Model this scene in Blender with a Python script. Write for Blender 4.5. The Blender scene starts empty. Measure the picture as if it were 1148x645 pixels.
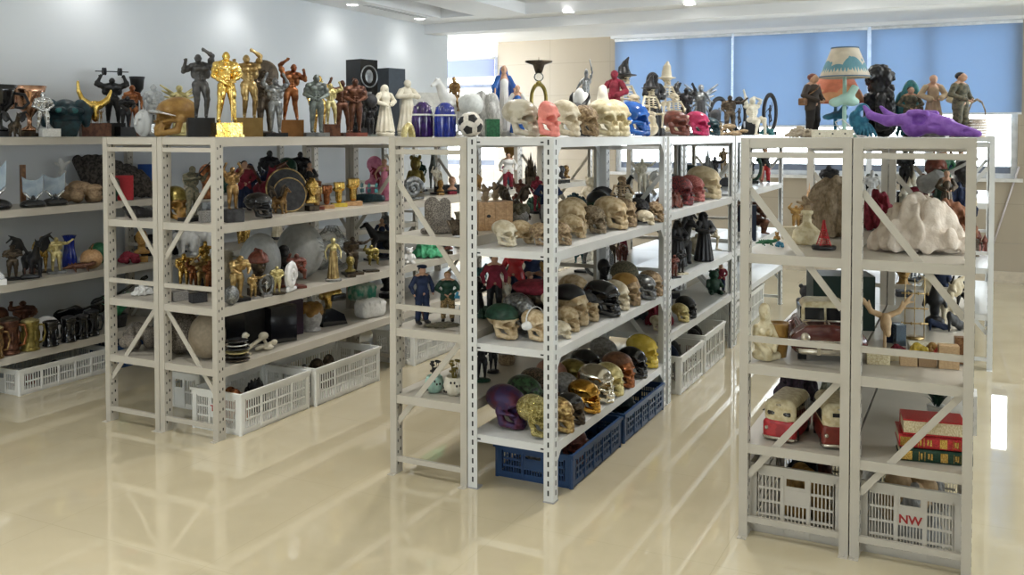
import bpy, bmesh, math, random
import numpy as np
from mathutils import Vector, Matrix

random.seed(7)
SC = bpy.context.scene
COL = SC.collection
PI = math.pi

# ------------------------------------------------------------------ camera
CAM_R = (0.895446624, 0.445168250, -0.000756355)
CAM_U = (-0.01237558, 0.02659152, 0.99956978)
CAM_F = (-0.44499684, 0.89505202, -0.02932050)
FPX, CX, CY, EYE = 1043.33, 575.267, 181.182, 1.5141
cam_d = bpy.data.cameras.new('camera')
cam = bpy.data.objects.new('camera', cam_d)
COL.objects.link(cam)
mm = Matrix.Identity(4)
for i in range(3):
    mm[i][0] = CAM_R[i]; mm[i][1] = CAM_U[i]; mm[i][2] = -CAM_F[i]
mm[2][3] = EYE
cam.matrix_world = mm
cam_d.sensor_fit = 'HORIZONTAL'
cam_d.sensor_width = 36.0
cam_d.lens = FPX / 1148 * 36
cam_d.shift_x = (574 - CX) / 1148
cam_d.shift_y = (CY - 322.5) / 1148
cam_d.clip_end = 200
SC.camera = cam

# ------------------------------------------------------------------ world, exposure
SC.view_settings.view_transform = 'Standard'
SC.view_settings.look = 'None'
SC.view_settings.gamma = 1
SC.view_settings.use_curve_mapping = False
SC.view_settings.exposure = 0.88
w = bpy.data.worlds.new('overcast_sky'); SC.world = w
w.use_nodes = True
bg = w.node_tree.nodes['Background']
bg.inputs[0].default_value = (0.90, 0.95, 1.0, 1)
bg.inputs[1].default_value = 6.0

CEIL = 2.70
WY = 10.70            # window wall
LX = -5.36            # left wall
ROOM_LAMPS = [(-4.85, y) for y in (1.0, 2.6, 4.3, 5.7, 7.0, 8.15)] + [(-3.55, 8.35), (-2.35, 8.35), (-1.0, 8.35)] + \
             [(x, y) for x in (-3.2, -1.2, 1.2) for y in (-1.6, 0.6, 2.4)] + [(-2.75, 4.6), (-2.75, 6.4), (-1.3, 4.4), (-1.3, 6.4), (.75, 4.6), (.75, 6.8)]

def area(name, loc, rot, sx, sy, power, color, spread=None):
    d = bpy.data.lights.new(name, 'AREA'); d.shape = 'RECTANGLE'; d.size = sx; d.size_y = sy
    d.energy = power; d.color = color
    if spread: d.spread = spread
    o = bpy.data.objects.new(name, d); COL.objects.link(o); o.location = loc; o.rotation_euler = rot
    return o
p = area('window_daylight', (-1.85, WY + .35, 1.9), (PI / 2, 0, PI), 4.6, 1.9, 100, (1, 1, 1)); p.data.cycles.is_portal = True
# portals of unseen windows added in the right and rear walls for fill light
for nm_, lo_, ro_, sx_, sy_ in (('added_side_portal', (5.85, 5.0, 1.85), (PI / 2, 0, PI / 2), 8.0, 1.6), ('added_rear_portal', (-2.4, -3.85, 1.75), (PI / 2, 0, 0), 2.0, 1.3)):
    q_ = area(nm_, lo_, ro_, sx_, sy_, 100, (1, 1, 1)); q_.data.cycles.is_portal = True

# ------------------------------------------------------------------ helpers
def ray(px, py):
    d = [CAM_F[i] * FPX + CAM_R[i] * (px - CX) + CAM_U[i] * (CY - py) for i in range(3)]
    return Vector(d)
def at(px, py, z):
    d = ray(px, py); t = (z - EYE) / d.z
    return Vector((d.x * t, d.y * t, z))
def onx(px, x):
    d = ray(px, 154); t = x / d.x
    return Vector((x, d.y * t, 0))
def ony(px, y):
    d = ray(px, 154); t = y / d.y
    return Vector((d.x * t, y, 0))
def depth(v): return v[0] * CAM_F[0] + v[1] * CAM_F[1]

_m = {}
def M(name, col, rough=.5, metal=0., col2=None, nscale=12., bump=0., bscale=40., trans=0., ior=1.45, spec=.5, emit=0., coat=0.):
    if name in _m: return _m[name]
    m = bpy.data.materials.new(name); m.use_nodes = True
    nt = m.node_tree; b = nt.nodes['Principled BSDF']
    b.inputs['Base Color'].default_value = (*col, 1)
    b.inputs['Roughness'].default_value = rough
    b.inputs['Metallic'].default_value = metal
    b.inputs['Specular IOR Level'].default_value = spec
    b.inputs['Coat Weight'].default_value = coat
    b.inputs['Coat Roughness'].default_value = .08
    b.inputs['IOR'].default_value = ior
    if trans: b.inputs['Transmission Weight'].default_value = trans
    if emit:
        b.inputs['Emission Color'].default_value = (*col, 1); b.inputs['Emission Strength'].default_value = emit
    tc = nt.nodes.new('ShaderNodeTexCoord')
    if col2 is None: col2 = tuple(c * .86 for c in col)
    n = nt.nodes.new('ShaderNodeTexNoise'); n.inputs['Scale'].default_value = nscale; n.inputs['Detail'].default_value = 4
    nt.links.new(tc.outputs['Object'], n.inputs['Vector'])
    r = nt.nodes.new('ShaderNodeValToRGB')
    r.color_ramp.elements[0].position = .40; r.color_ramp.elements[1].position = .60
    r.color_ramp.elements[0].color = (*col2, 1); r.color_ramp.elements[1].color = (*col, 1)
    nt.links.new(n.outputs['Fac'], r.inputs['Fac']); nt.links.new(r.outputs['Color'], b.inputs['Base Color'])
    if bump:
        n2 = nt.nodes.new('ShaderNodeTexNoise'); n2.inputs['Scale'].default_value = bscale; n2.inputs['Detail'].default_value = 3
        nt.links.new(tc.outputs['Object'], n2.inputs['Vector'])
        bp = nt.nodes.new('ShaderNodeBump'); bp.inputs['Strength'].default_value = bump; bp.inputs['Distance'].default_value = .02
        nt.links.new(n2.outputs['Fac'], bp.inputs['Height']); nt.links.new(bp.outputs['Normal'], b.inputs['Normal'])
    _m[name] = m
    return m

class MB:
    """collects shapes into one mesh; every add takes a material slot index"""
    def __init__(s): s.bm = bmesh.new()
    def face(s, vs, mi=0):
        f = s.bm.faces.new([s.bm.verts.new(v) for v in vs]); f.material_index = mi; return f
    def box(s, lo, hi, mi=0, rot=None, piv=None):
        x0, y0, z0 = lo; x1, y1, z1 = hi
        c = [Vector(q) for q in ((x0, y0, z0), (x1, y0, z0), (x1, y1, z0), (x0, y1, z0), (x0, y0, z1), (x1, y0, z1), (x1, y1, z1), (x0, y1, z1))]
        if rot is not None:
            pv = Vector(piv) if piv is not None else (c[0] + c[6]) / 2
            c = [rot @ (q - pv) + pv for q in c]
        v = [s.bm.verts.new(q) for q in c]
        for f in ((0, 3, 2, 1), (4, 5, 6, 7), (0, 1, 5, 4), (1, 2, 6, 5), (2, 3, 7, 6), (3, 0, 4, 7)):
            s.bm.faces.new([v[i] for i in f]).material_index = mi
        return s
    def bar(s, a, b, wx, wy, mi=0, up=(0, 0, 1)):
        a, b = Vector(a), Vector(b); d = (b - a).normalized(); u = Vector(up)
        if abs(d.dot(u)) > .99: u = Vector((1, 0, 0))
        x = d.cross(u).normalized(); y = x.cross(d)
        v = []
        for q in (a, b):
            for i, j in ((-1, -1), (1, -1), (1, 1), (-1, 1)): v.append(s.bm.verts.new(q + x * wx / 2 * i + y * wy / 2 * j))
        for f in ((3, 2, 1, 0), (4, 5, 6, 7), (0, 1, 5, 4), (1, 2, 6, 5), (2, 3, 7, 6), (3, 0, 4, 7)):
            s.bm.faces.new([v[i] for i in f]).material_index = mi
        return s
    def prism(s, poly, a, b, axis='z', mi=0):
        def P(p, t):
            return {'z': (p[0], p[1], t), 'y': (p[0], t, p[1]), 'x': (t, p[0], p[1])}[axis]
        n = len(poly)
        A = [s.bm.verts.new(P(p, a)) for p in poly]; B = [s.bm.verts.new(P(p, b)) for p in poly]
        fs = [s.bm.faces.new(A[::-1]), s.bm.faces.new(B)]
        for i in range(n): fs.append(s.bm.faces.new((A[i], A[(i + 1) % n], B[(i + 1) % n], B[i])))
        for f in fs: f.material_index = mi
        return s
    def tube(s, pts, r, n=8, mi=0, closed=False):
        pts = [Vector(p) for p in pts]; N = len(pts)
        rs = r if isinstance(r, (list, tuple)) else [r] * N
        rings = []; prev = None
        for i, p in enumerate(pts):
            if closed: d = pts[(i + 1) % N] - pts[i - 1]
            else: d = pts[min(i + 1, N - 1)] - pts[max(i - 1, 0)]
            d.normalize()
            if prev is None:
                u = Vector((0, 0, 1)) if abs(d.z) < .9 else Vector((1, 0, 0))
                x = d.cross(u).normalized()
            else:
                x = (prev - d * prev.dot(d)).normalized()
            prev = x; y = d.cross(x)
            rings.append([s.bm.verts.new(p + (x * math.cos(2 * PI * k / n) + y * math.sin(2 * PI * k / n)) * rs[i]) for k in range(n)])
        for i in range(N if closed else N - 1):
            A, B = rings[i], rings[(i + 1) % N]
            for k in range(n):
                f = s.bm.faces.new((A[k], A[(k + 1) % n], B[(k + 1) % n], B[k])); f.material_index = mi; f.smooth = True
        if not closed:
            s.bm.faces.new(rings[0][::-1]).material_index = mi; s.bm.faces.new(rings[-1]).material_index = mi
        return s
    def lathe(s, prof, n=24, c=(0, 0, 0), mi=0, sx=1., sy=1.):
        rings = []
        for r, z in prof:
            if r < 1e-5: rings.append([s.bm.verts.new((c[0], c[1], c[2] + z))])
            else: rings.append([s.bm.verts.new((c[0] + r * sx * math.cos(2 * PI * k / n), c[1] + r * sy * math.sin(2 * PI * k / n), c[2] + z)) for k in range(n)])
        for A, B in zip(rings, rings[1:]):
            for k in range(n):
                a, a2 = A[k % len(A)], A[(k + 1) % len(A)]; b, b2 = B[k % len(B)], B[(k + 1) % len(B)]
                vs = []
                for q in (a, a2, b2, b):
                    if q not in vs: vs.append(q)
                if len(vs) > 2:
                    f = s.bm.faces.new(vs); f.material_index = mi; f.smooth = True
        return s
    def ball(s, c, r, n=12, mi=0, sc=(1, 1, 1)):
        m = Matrix.Translation(c) @ Matrix.Diagonal((sc[0] * r, sc[1] * r, sc[2] * r, 1))
        g = bmesh.ops.create_uvsphere(s.bm, u_segments=n, v_segments=max(6, n * 2 // 3), radius=1, matrix=m)
        for v in g['verts']:
            for f in v.link_faces: f.material_index = mi; f.smooth = True
        return s
    def mesh(s, name, bevel=0., smooth=False):
        bm = s.bm
        if bevel:
            es = [e for e in bm.edges if len(e.link_faces) == 2 and e.calc_face_angle(0) > .6]
            bmesh.ops.bevel(bm, geom=es, offset=bevel, segments=2, affect='EDGES', profile=.5, clamp_overlap=True)
        bmesh.ops.recalc_face_normals(bm, faces=bm.faces)
        if smooth:
            for f in bm.faces: f.smooth = True
        me = bpy.data.meshes.new(name); bm.to_mesh(me); bm.free()
        return me

def link(name, me, mats, parent=None, loc=None, rotz=0., scale=None):
    if not isinstance(mats, (list, tuple)): mats = [mats]
    while len(me.materials) < len(mats): me.materials.append(mats[len(me.materials)])
    o = bpy.data.objects.new(name, me)
    for i, m in enumerate(mats):
        if me.materials[i] is not m:
            o.material_slots[i].link = 'OBJECT'; o.material_slots[i].material = m
    COL.objects.link(o)
    if parent is not None: o.parent = parent
    if loc is not None: o.location = loc
    if rotz: o.rotation_euler = (0, 0, rotz)
    if scale is not None: o.scale = scale
    return o
def tag(o, label, cat, group=None):
    o['label'] = label; o['category'] = cat
    if group: o['group'] = group
    return o
def thing(name, label, cat, loc=(0, 0, 0), rotz=0., group=None):
    o = bpy.data.objects.new(name, None); COL.objects.link(o)
    o.empty_display_size = .05
    o.location = loc; o.rotation_euler = (0, 0, rotz)
    return tag(o, label, cat, group)
def struct(name, me, mats):
    o = link(name, me, mats); o['kind'] = 'structure'; return o

# ------------------------------------------------------------------ room materials
def nodes_mat(name):
    m = bpy.data.materials.new(name); m.use_nodes = True
    return m, m.node_tree, m.node_tree.nodes['Principled BSDF']
def floor_mat():
    m, nt, b = nodes_mat('polished_beige_tile')
    tc = nt.nodes.new('ShaderNodeTexCoord')
    br = nt.nodes.new('ShaderNodeTexBrick')
    br.offset = 0; br.inputs['Scale'].default_value = 1; br.inputs['Brick Width'].default_value = .8; br.inputs['Row Height'].default_value = .8
    br.inputs['Mortar Size'].default_value = .0016
    nt.links.new(tc.outputs['Object'], br.inputs['Vector'])
    n = nt.nodes.new('ShaderNodeTexNoise'); n.inputs['Scale'].default_value = 1.6; n.inputs['Detail'].default_value = 6; n.inputs['Distortion'].default_value = 1.2
    nt.links.new(tc.outputs['Object'], n.inputs['Vector'])
    r = nt.nodes.new('ShaderNodeValToRGB')
    r.color_ramp.elements[0].position = .3; r.color_ramp.elements[1].position = .7
    r.color_ramp.elements[0].color = (.57, .495, .33, 1); r.color_ramp.elements[1].color = (.65, .57, .395, 1)
    nt.links.new(n.outputs['Fac'], r.inputs['Fac'])
    nt.links.new(r.outputs['Color'], br.inputs['Color1']); nt.links.new(r.outputs['Color'], br.inputs['Color2'])
    br.inputs['Mortar'].default_value = (.55, .48, .32, 1)
    nt.links.new(br.outputs['Color'], b.inputs['Base Color'])
    b.inputs['Roughness'].default_value = .02; b.inputs['Specular IOR Level'].default_value = .80; b.inputs['Coat Weight'].default_value = .5; b.inputs['Coat Roughness'].default_value = .015; b.inputs['Coat IOR'].default_value = 1.5
    return m
def stone_mat():
    m, nt, b = nodes_mat('beige_stone_wall')
    tc = nt.nodes.new('ShaderNodeTexCoord')
    mp = nt.nodes.new('ShaderNodeMapping'); mp.inputs['Rotation'].default_value = (PI / 2, 0, 0)
    nt.links.new(tc.outputs['Object'], mp.inputs['Vector'])
    br = nt.nodes.new('ShaderNodeTexBrick'); br.offset = 0
    br.inputs['Scale'].default_value = 1; br.inputs['Brick Width'].default_value = .8; br.inputs['Row Height'].default_value = .4; br.inputs['Mortar Size'].default_value = .004
    br.inputs['Color1'].default_value = (.44, .375, .285, 1); br.inputs['Color2'].default_value = (.425, .36, .27, 1); br.inputs['Mortar'].default_value = (.36, .31, .23, 1)
    nt.links.new(mp.outputs['Vector'], br.inputs['Vector']); nt.links.new(br.outputs['Color'], b.inputs['Base Color'])
    b.inputs['Roughness'].default_value = .3
    return m
def blind_mat(name, col, tcol, wgt=.6):
    m, nt, b = nodes_mat(name)
    out = nt.nodes['Material Output']
    d = nt.nodes.new('ShaderNodeBsdfDiffuse'); t = nt.nodes.new('ShaderNodeBsdfTranslucent'); mx = nt.nodes.new('ShaderNodeMixShader')
    d.inputs[0].default_value = (*col, 1); t.inputs[0].default_value = (*tcol, 1); mx.inputs[0].default_value = wgt
    wv = nt.nodes.new('ShaderNodeTexWave'); wv.inputs['Scale'].default_value = 120
    nt.links.new(d.outputs[0], mx.inputs[1]); nt.links.new(t.outputs[0], mx.inputs[2]); nt.links.new(mx.outputs[0], out.inputs[0])
    return m
def glass_mat():
    m, nt, b = nodes_mat('window_glass')
    out = nt.nodes['Material Output']
    t = nt.nodes.new('ShaderNodeBsdfTransparent'); g = nt.nodes.new('ShaderNodeBsdfGlossy'); mx = nt.nodes.new('ShaderNodeMixShader')
    t.inputs[0].default_value = (.96, .98, .98, 1); g.inputs['Roughness'].default_value = .02
    fr = nt.nodes.new('ShaderNodeFresnel'); fr.inputs[0].default_value = 1.25
    nt.links.new(fr.outputs[0], mx.inputs[0]); nt.links.new(t.outputs[0], mx.inputs[1]); nt.links.new(g.outputs[0], mx.inputs[2]); nt.links.new(mx.outputs[0], out.inputs[0])
    return m
def clear_mat(name, col=(.95, .97, .98), f=1.3, mixd=.12, rough=.05):
    m, nt, b = nodes_mat(name)
    out = nt.nodes['Material Output']
    t = nt.nodes.new('ShaderNodeBsdfTransparent'); g = nt.nodes.new('ShaderNodeBsdfGlossy'); mx = nt.nodes.new('ShaderNodeMixShader')
    t.inputs[0].default_value = (*col, 1); g.inputs['Roughness'].default_value = rough
    fr = nt.nodes.new('ShaderNodeFresnel'); fr.inputs[0].default_value = f
    d = nt.nodes.new('ShaderNodeBsdfDiffuse'); d.inputs[0].default_value = (.8, .82, .82, 1); mx2 = nt.nodes.new('ShaderNodeMixShader'); mx2.inputs[0].default_value = mixd
    nt.links.new(fr.outputs[0], mx.inputs[0]); nt.links.new(t.outputs[0], mx.inputs[1]); nt.links.new(g.outputs[0], mx.inputs[2])
    nt.links.new(mx.outputs[0], mx2.inputs[1]); nt.links.new(d.outputs[0], mx2.inputs[2]); nt.links.new(mx2.outputs[0], out.inputs[0])
    return m
FLOOR = floor_mat(); STONE = stone_mat(); GLASS = glass_mat()
WALLP = M('wall_paint', (.70, .73, .75), .75, col2=(.68, .71, .735), nscale=1.5)
CEILP = M('ceiling_paint', (.84, .85, .86), .8, col2=(.82, .83, .84), nscale=2)
FRAMEP = M('white_window_frame', (.80, .82, .84), .4)
RAILP = M('grey_window_rail', (.20, .23, .30), .5)

# ------------------------------------------------------------------ room shell
X0, X1, Y0 = -8.6, 5.6, -3.6
struct('floor', MB().box((X0, Y0, -.1), (X1, WY + .3, 0)).mesh('floor'), FLOOR)
struct('wall_left', MB().box((LX - .16, Y0, 0), (LX, 9.12, CEIL)).mesh('wall_left'), WALLP)
def holed(axis, u0, u1, p0, p1, h0, h1, z0, z1):  # wall with an opening cut for an added window
    b = MB(); bx = (lambda a, c, e, f: b.box((a, p0, e), (c, p1, f))) if axis == 'x' else (lambda a, c, e, f: b.box((p0, a, e), (p1, c, f)))
    bx(u0, h0, 0, 2.9); bx(h1, u1, 0, 2.9); bx(h0, h1, 0, z0); bx(h0, h1, z1, 2.9)
    return b
struct('wall_back', holed('x', X0, X1, Y0 - .2, Y0, -3.4, -1.4, 1.1, 2.4).mesh('wall_back'), WALLP)
struct('wall_right', holed('y', Y0 - .2, WY + .3, X1, X1 + .2, 1.0, 9.0, 1.05, 2.65).mesh('wall_right'), WALLP)
struct('wall_far_left', MB().box((X0 - .2, 9.12, 0), (X0, WY + .3, 2.9)).mesh('wall_far_left'), WALLP)
# ceiling: lower slab with two recessed trays, closed above
def holes_slab(x0, x1, y0, y1, z0, z1, holes):
    b = MB(); ys = sorted({y0, y1, *[h[2] for h in holes], *[h[3] for h in holes]})
    for ya, yb in zip(ys, ys[1:]):
        xs = x0
        for h in sorted(h for h in holes if h[2] <= ya and h[3] >= yb):
            if h[0] > xs: b.box((xs, ya, z0), (h[0], yb, z1))
            xs = h[1]
        if xs < x1: b.box((xs, ya, z0), (x1, yb, z1))
    return b
trayR = (-4.0, 3.2, 2.2, 8.32); trayL = (-4.9, -4.5, 1.2, 8.2)
me = holes_slab(LX - .16, X1, Y0, 8.62, CEIL, CEIL + .11, [trayR, trayL]).mesh('ceiling')
struct('ceiling', me, CEILP)
struct('ceiling_upper', MB().box((X0, Y0, CEIL + .11), (X1, 8.62, CEIL + .2)).mesh('ceiling_upper'), CEILP)
struct('ceiling_far', MB().box((X0 - .2, 8.62, CEIL + .0), (X1, WY + .3, CEIL + .2)).mesh('ceiling_far'), CEILP)
struct('trim_beam', MB().box((LX, 8.62, CEIL - .10), (X1, 8.86, CEIL)).mesh('trim_beam', .004), CEILP)
struct('trim_tray', MB().box((-3.6, 2.2, CEIL + .055), (3.2, 2.24, CEIL + .11)).box((-3.6, 7.9, CEIL + .055), (3.2, 8.05, CEIL + .11)).mesh('trim_tray'), CEILP)

def wx(px): return ony(px, WY).x
def wz(py):                                    # height on the window wall for a picture row
    d = ray(800, py); return EYE + d.z * WY / d.y
xa, xb, xc, xd, xe, xf = wx(502), wx(558), wx(690), wx(822), wx(974), wx(1141)
SILL = 1.06
def wallseg(name, x0, x1, z0, z1, m=STONE): struct(name, MB().box((x0, WY, z0), (x1, WY + .24, z1)).mesh(name), m)
xl = xa - .9
wallseg('wall_window_a', X0, xl, 0, CEIL); wallseg('wall_window_b', xb, xc, 0, CEIL); wallseg('wall_window_c', xf, X1, 0, CEIL)
wallseg('wall_window_d', xl, xb, 0, SILL); wallseg('wall_window_e', xc, xf, 0, SILL)
struct('baseboard_far', MB().box((X0, WY - .02, 0), (X1, WY, .11)).mesh('baseboard_far', .003), M('baseboard_stone', (.62, .54, .42), .3))
struct('trim_wall_band', MB().box((xf - .15, WY - .012, .36), (X1, WY, .40)).mesh('trim_wall_band'), STONE)
struct('trim_sill', MB().box((xc - .05, WY - .06, SILL - .035), (xf + .05, WY + .1, SILL)).mesh('trim_sill', .004), M('sill_stone', (.80, .78, .74), .3))
struct('trim_blind_box', MB().box((xc - .03, WY - .10, CEIL - .035), (xf + .1, WY - .0, CEIL)).mesh('trim_blind_box'), CEILP)
# windows: frame > glass pane
def window(n, x0, x1, muls, z0, z1, rails):
    b = MB()
    b.box((x0, WY + .03, z0), (x1, WY + .11, z0 + .05)).box((x0, WY + .03, z1 - .06), (x1, WY + .11, z1))
    for x in [x0 + .03] + muls + [x1 - .03]: b.box((x - .03, WY + .03, z0 + .05), (x + .03, WY + .11, z1 - .06))
    for r, hh in rails: b.box((x0 + .03, WY + .04, r), (x1 - .03, WY + .10, r + hh), 1)
    f = struct('window_%d' % n, b.mesh('window_frame'), [FRAMEP, RAILP])
    g = link('window_pane', MB().box((x0 + .02, WY + .065, z0 + .02), (x1 - .02, WY + .071, z1 - .02)).mesh('pane'), GLASS, f)
xs2 = [xc + (xf - xc) * k / 6 for k in range(1, 6)]
window(1, xc, xf, [xd, xe, wx(763), wx(908), wx(1040)], SILL, CEIL - .02, [(SILL + .05, .07)])
window(2, xl, xb, [xl + .3], SILL, CEIL - .02, [(SILL + .05, .07), (2.12, .05)])
def added_window(n, axis, u0, u1, p, z0, z1, k):
    b = MB(); bx = (lambda a, c, e, f: b.box((a, p, e), (c, p + .06, f))) if axis == 'x' else (lambda a, c, e, f: b.box((p, a, e), (p + .06, c, f)))
    bx(u0, u1, z0, z0 + .05); bx(u0, u1, z1 - .05, z1)
    for i in range(k + 1): c = u0 + (u1 - u0 - .05) * i / k; bx(c, c + .05, z0 + .05, z1 - .05)
    f = struct('window_%d' % n, b.mesh('window_frame'), FRAMEP)
    g = MB().box((u0, p + .026, z0), (u1, p + .032, z1)) if axis == 'x' else MB().box((p + .026, u0, z0), (p + .032, u1, z1))
    link('window_pane', g.mesh('pane'), GLASS, f)
added_window(3, 'y', 1.0, 9.0, X1 + .06, 1.05, 2.65, 6); added_window(4, 'x', -3.4, -1.4, Y0 - .12, 1.1, 2.4, 2)  # unseen windows, put in to let sky fill light into the hall
# roller blinds
BLUE = blind_mat('blue_blind_fabric', (.42, .50, .62), (.27, .36, .475), .55)
PERI = blind_mat('periwinkle_blind_fabric', (.42, .45, .62), (.36, .40, .56), .55)
def blind(x0, x1, z0, z1, mat, label, yoff=.05):
    t = thing('roller_blind', label, 'blind', ((x0 + x1) / 2, WY - yoff, z0))
    hw = (x1 - x0) / 2
    link('blind_fabric', MB().box((-hw, -.0012, .012), (hw, .0012, z1 - z0 - .02)).mesh('fabric'), mat, t)
    link('bottom_bar', MB().box((-hw, -.008, 0), (hw, .008, .022)).mesh('bar', .003), FRAMEP, t)
    link('roller', MB().tube([(-hw, 0, z1 - z0 - .02), (hw, 0, z1 - z0 - .02)], .018, 12).mesh('roller'), FRAMEP, t)
    return t
blind(xc + .01, xd - .012, 1.62, CEIL - .035, BLUE, 'long blue roller blind nearest the beige wall, behind the figurines in witch hats')
blind(xd + .012, xe - .02, 1.59, CEIL - .035, BLUE, 'wide blue roller blind between two bright seams, behind the white shaded lamp')
blind(xe + .02, xf + .03, 1.71, CEIL - .035, BLUE, 'blue roller blind at the right end of the windows, above the bearded figurine')
blind(xl + .02, xb - .02, 2.24, wz(53), PERI, 'small periwinkle roller blind in the far window left of the beige wall')
# the slanting rod on the beige wall
a = at(1112, 282, 0.3); 
pa = ony(1143, WY - .03); pb = ony(1115, WY - .03)
za = EYE + ray(1143, 187).z * (WY - .03) / ray(1143, 187).y; zb = EYE + ray(1115, 275).z * (WY - .03) / ray(1115, 275).y
tag(link('wall_rod', MB().tube([(pa.x, WY - .012, za), (pb.x, WY - .012, max(zb, .13))], .009, 8).mesh('wall_rod'), M('pale_rod', (.72, .66, .66), .4)), 'thin pale rod slanting across the beige wall beside the window', 'rod')

# ceiling lamps
LAMPM = M('lamp_diffuser', (1., .97, .92), .4, emit=14.)
ring = MB().lathe([(.050, -.001), (.062, -.006), (.066, -.001)], 24); ringm = ring.mesh('downlight_rim')
disc = MB().lathe([(0, -.003), (.05, -.003), (.052, -.0005)], 24).mesh('downlight_disc')
ORD = ('nearest the rear wall', 'second from the rear wall', 'third from the rear wall', 'fourth from the rear wall', 'just before the rack ends', 'above the first rack bays', 'above the rack middles', 'above the far racks', 'last before the beam')
VIS = {5: 'recessed ceiling downlight close to the white left wall', 4: 'second recessed downlight along the white left wall', 6: 'recessed downlight next to the tray edge above the candlestick',
       7: 'recessed downlight in the ceiling strip above the pointed hats', 8: 'recessed downlight in the ceiling strip above the lamp'}
for i, (x, y) in enumerate(ROOM_LAMPS):
    inR = trayR[0] < x < trayR[1] and trayR[2] < y < trayR[3]
    z = CEIL + .11 if inR else CEIL
    if trayL[0] < x < trayL[1] and trayL[2] < y < trayL[3]: x = -5.12
    t = thing('ceiling_downlight', VIS.get(i) or 'recessed downlight %s, %s' % ('over the left wall shelves' if x < -4.5 else 'over the aisle left of the skull rack' if x < -2 else 'over the aisle right of the skull rack' if x < 0 else 'right of the lamp rack', ORD[int((y + 2) / 1.4)]), 'light', (x, y, z), 0, 'ceiling downlights')
    link('rim', ringm, FRAMEP, t); link('diffuser', disc, LAMPM, t)
    d = bpy.data.lights.new('downlight_beam', 'SPOT'); d.energy = 3 if x < -4.5 else 9 if y > 8 else 40 if y > 3 else 8 if x > 0 else 18 if x > -2 else 36; d.spot_size = 2.3; d.spot_blend = .7; d.shadow_soft_size = .05; d.color = (1., .975, .94)
    l = bpy.data.objects.new('downlight_beam', d); COL.objects.link(l); l.parent = t; l.location = (0, 0, -.02)
# slotted air grille beside the small tray
v = MB().box((-.05, -.55, -.008), (.05, .55, -.002))
for k in range(16): v.box((-.04, -.5 + k * .064, -.0095), (.04, -.47 + k * .064, -.008), 1)
t = link('air_grille', v.mesh('air_grille'), [CEILP, M('grille_grey', (.45, .46, .47), .6)], None, (-5.0, 7.55, CEIL)); tag(t, 'narrow slotted air grille in the ceiling by the left wall', 'vent')
# ------------------------------------------------------------------ racks
RACKP = M('rack_cream_enamel', (.535, .50, .43), .35, col2=(.51, .475, .405), nscale=5)
RACKG = M('rack_pale_enamel', (.70, .71, .70), .33, col2=(.66, .67, .66), nscale=5)
SLOTM = M('slot_shadow_hole', (.03, .03, .03), .9)
LEV = (.355, .655, 1.07, 1.5)
PW, PD = .032, .052
def post_mesh(slot, h=1.5):
    b = MB()
    if slot == 'angle':
        t = .004; w = .044
        b.prism([(0, 0), (w, 0), (w, t), (t, t), (t, w), (0, w)], 0, h)
        for k in range(37):
            z = .03 + k * .04
            b.box((w * .45, -.0006, z), (w * .62, .0004, z + .022), 1); b.box((-.0006, w * .45, z), (.0004, w * .62, z + .022), 1)
    else:
        t = .003; w = PW / 2; d = PD
        b.prism([(-w, 0), (w, 0), (w, d), (w * .45, d), (w * .45, d - t), (w - t, d - t), (w - t, t), (-w + t, t), (-w + t, d - t), (-w * .45, d - t), (-w * .45, d), (-w, d)], 0, h)
        for sx in (-w, w):
            for k in range(29):
                z = .04 + k * .05
                b.box((sx - .0007, .012, z), (sx + .0007, .017, z + .012), 1); b.box((sx - .0007, .031, z + .008), (sx + .0007, .038, z + .022), 1)
    return b.mesh('post')
PM = post_mesh('std'); PMF = PM.copy(); PMF.transform(Matrix.Diagonal((1, -1, 1, 1))); PMF.flip_normals()
PA = [post_mesh('angle')]
for fx, fy in ((-1, 1), (1, -1), (-1, -1)):
    q = PA[0].copy(); q.transform(Matrix.Diagonal((fx, fy, 1, 1)))
    if fx * fy < 0: q.flip_normals()
    PA.append(q)
FOOT = MB().box((-.0162, -.026, 0), (.0162, .004, .003)).box((-.004, -.018, .003), (.004, -.010, .007)).mesh('foot_plate')
def shelf_mesh(w, l, rim=.045, holes=False):
    b = MB()
    b.box((-w / 2, 0, -.004), (w / 2, l, 0))
    b.box((-w / 2, 0, -rim), (-w / 2 + .028, l, -.004)); b.box((w / 2 - .028, 0, -rim), (w / 2, l, -.004))
    b.box((-w / 2 + .028, 0, -rim * .8), (w / 2 - .028, .02, -.004)); b.box((-w / 2 + .028, l - .02, -rim * .8), (w / 2 - .028, l, -.004))
    if holes:
        for x in (-w / 2 + .035, w / 2 - .055):
            b.box((x, -.0006, -rim * .55), (x + .018, .001, -rim * .4), 1)
    else:
        for y in (.02, l - .03):
            for x in (-w / 2, w / 2):
                b.box((x - .0007, y, -rim * .7), (x + .0007, y + .008, -rim * .5), 1)
    return b.mesh('shelf')
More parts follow.
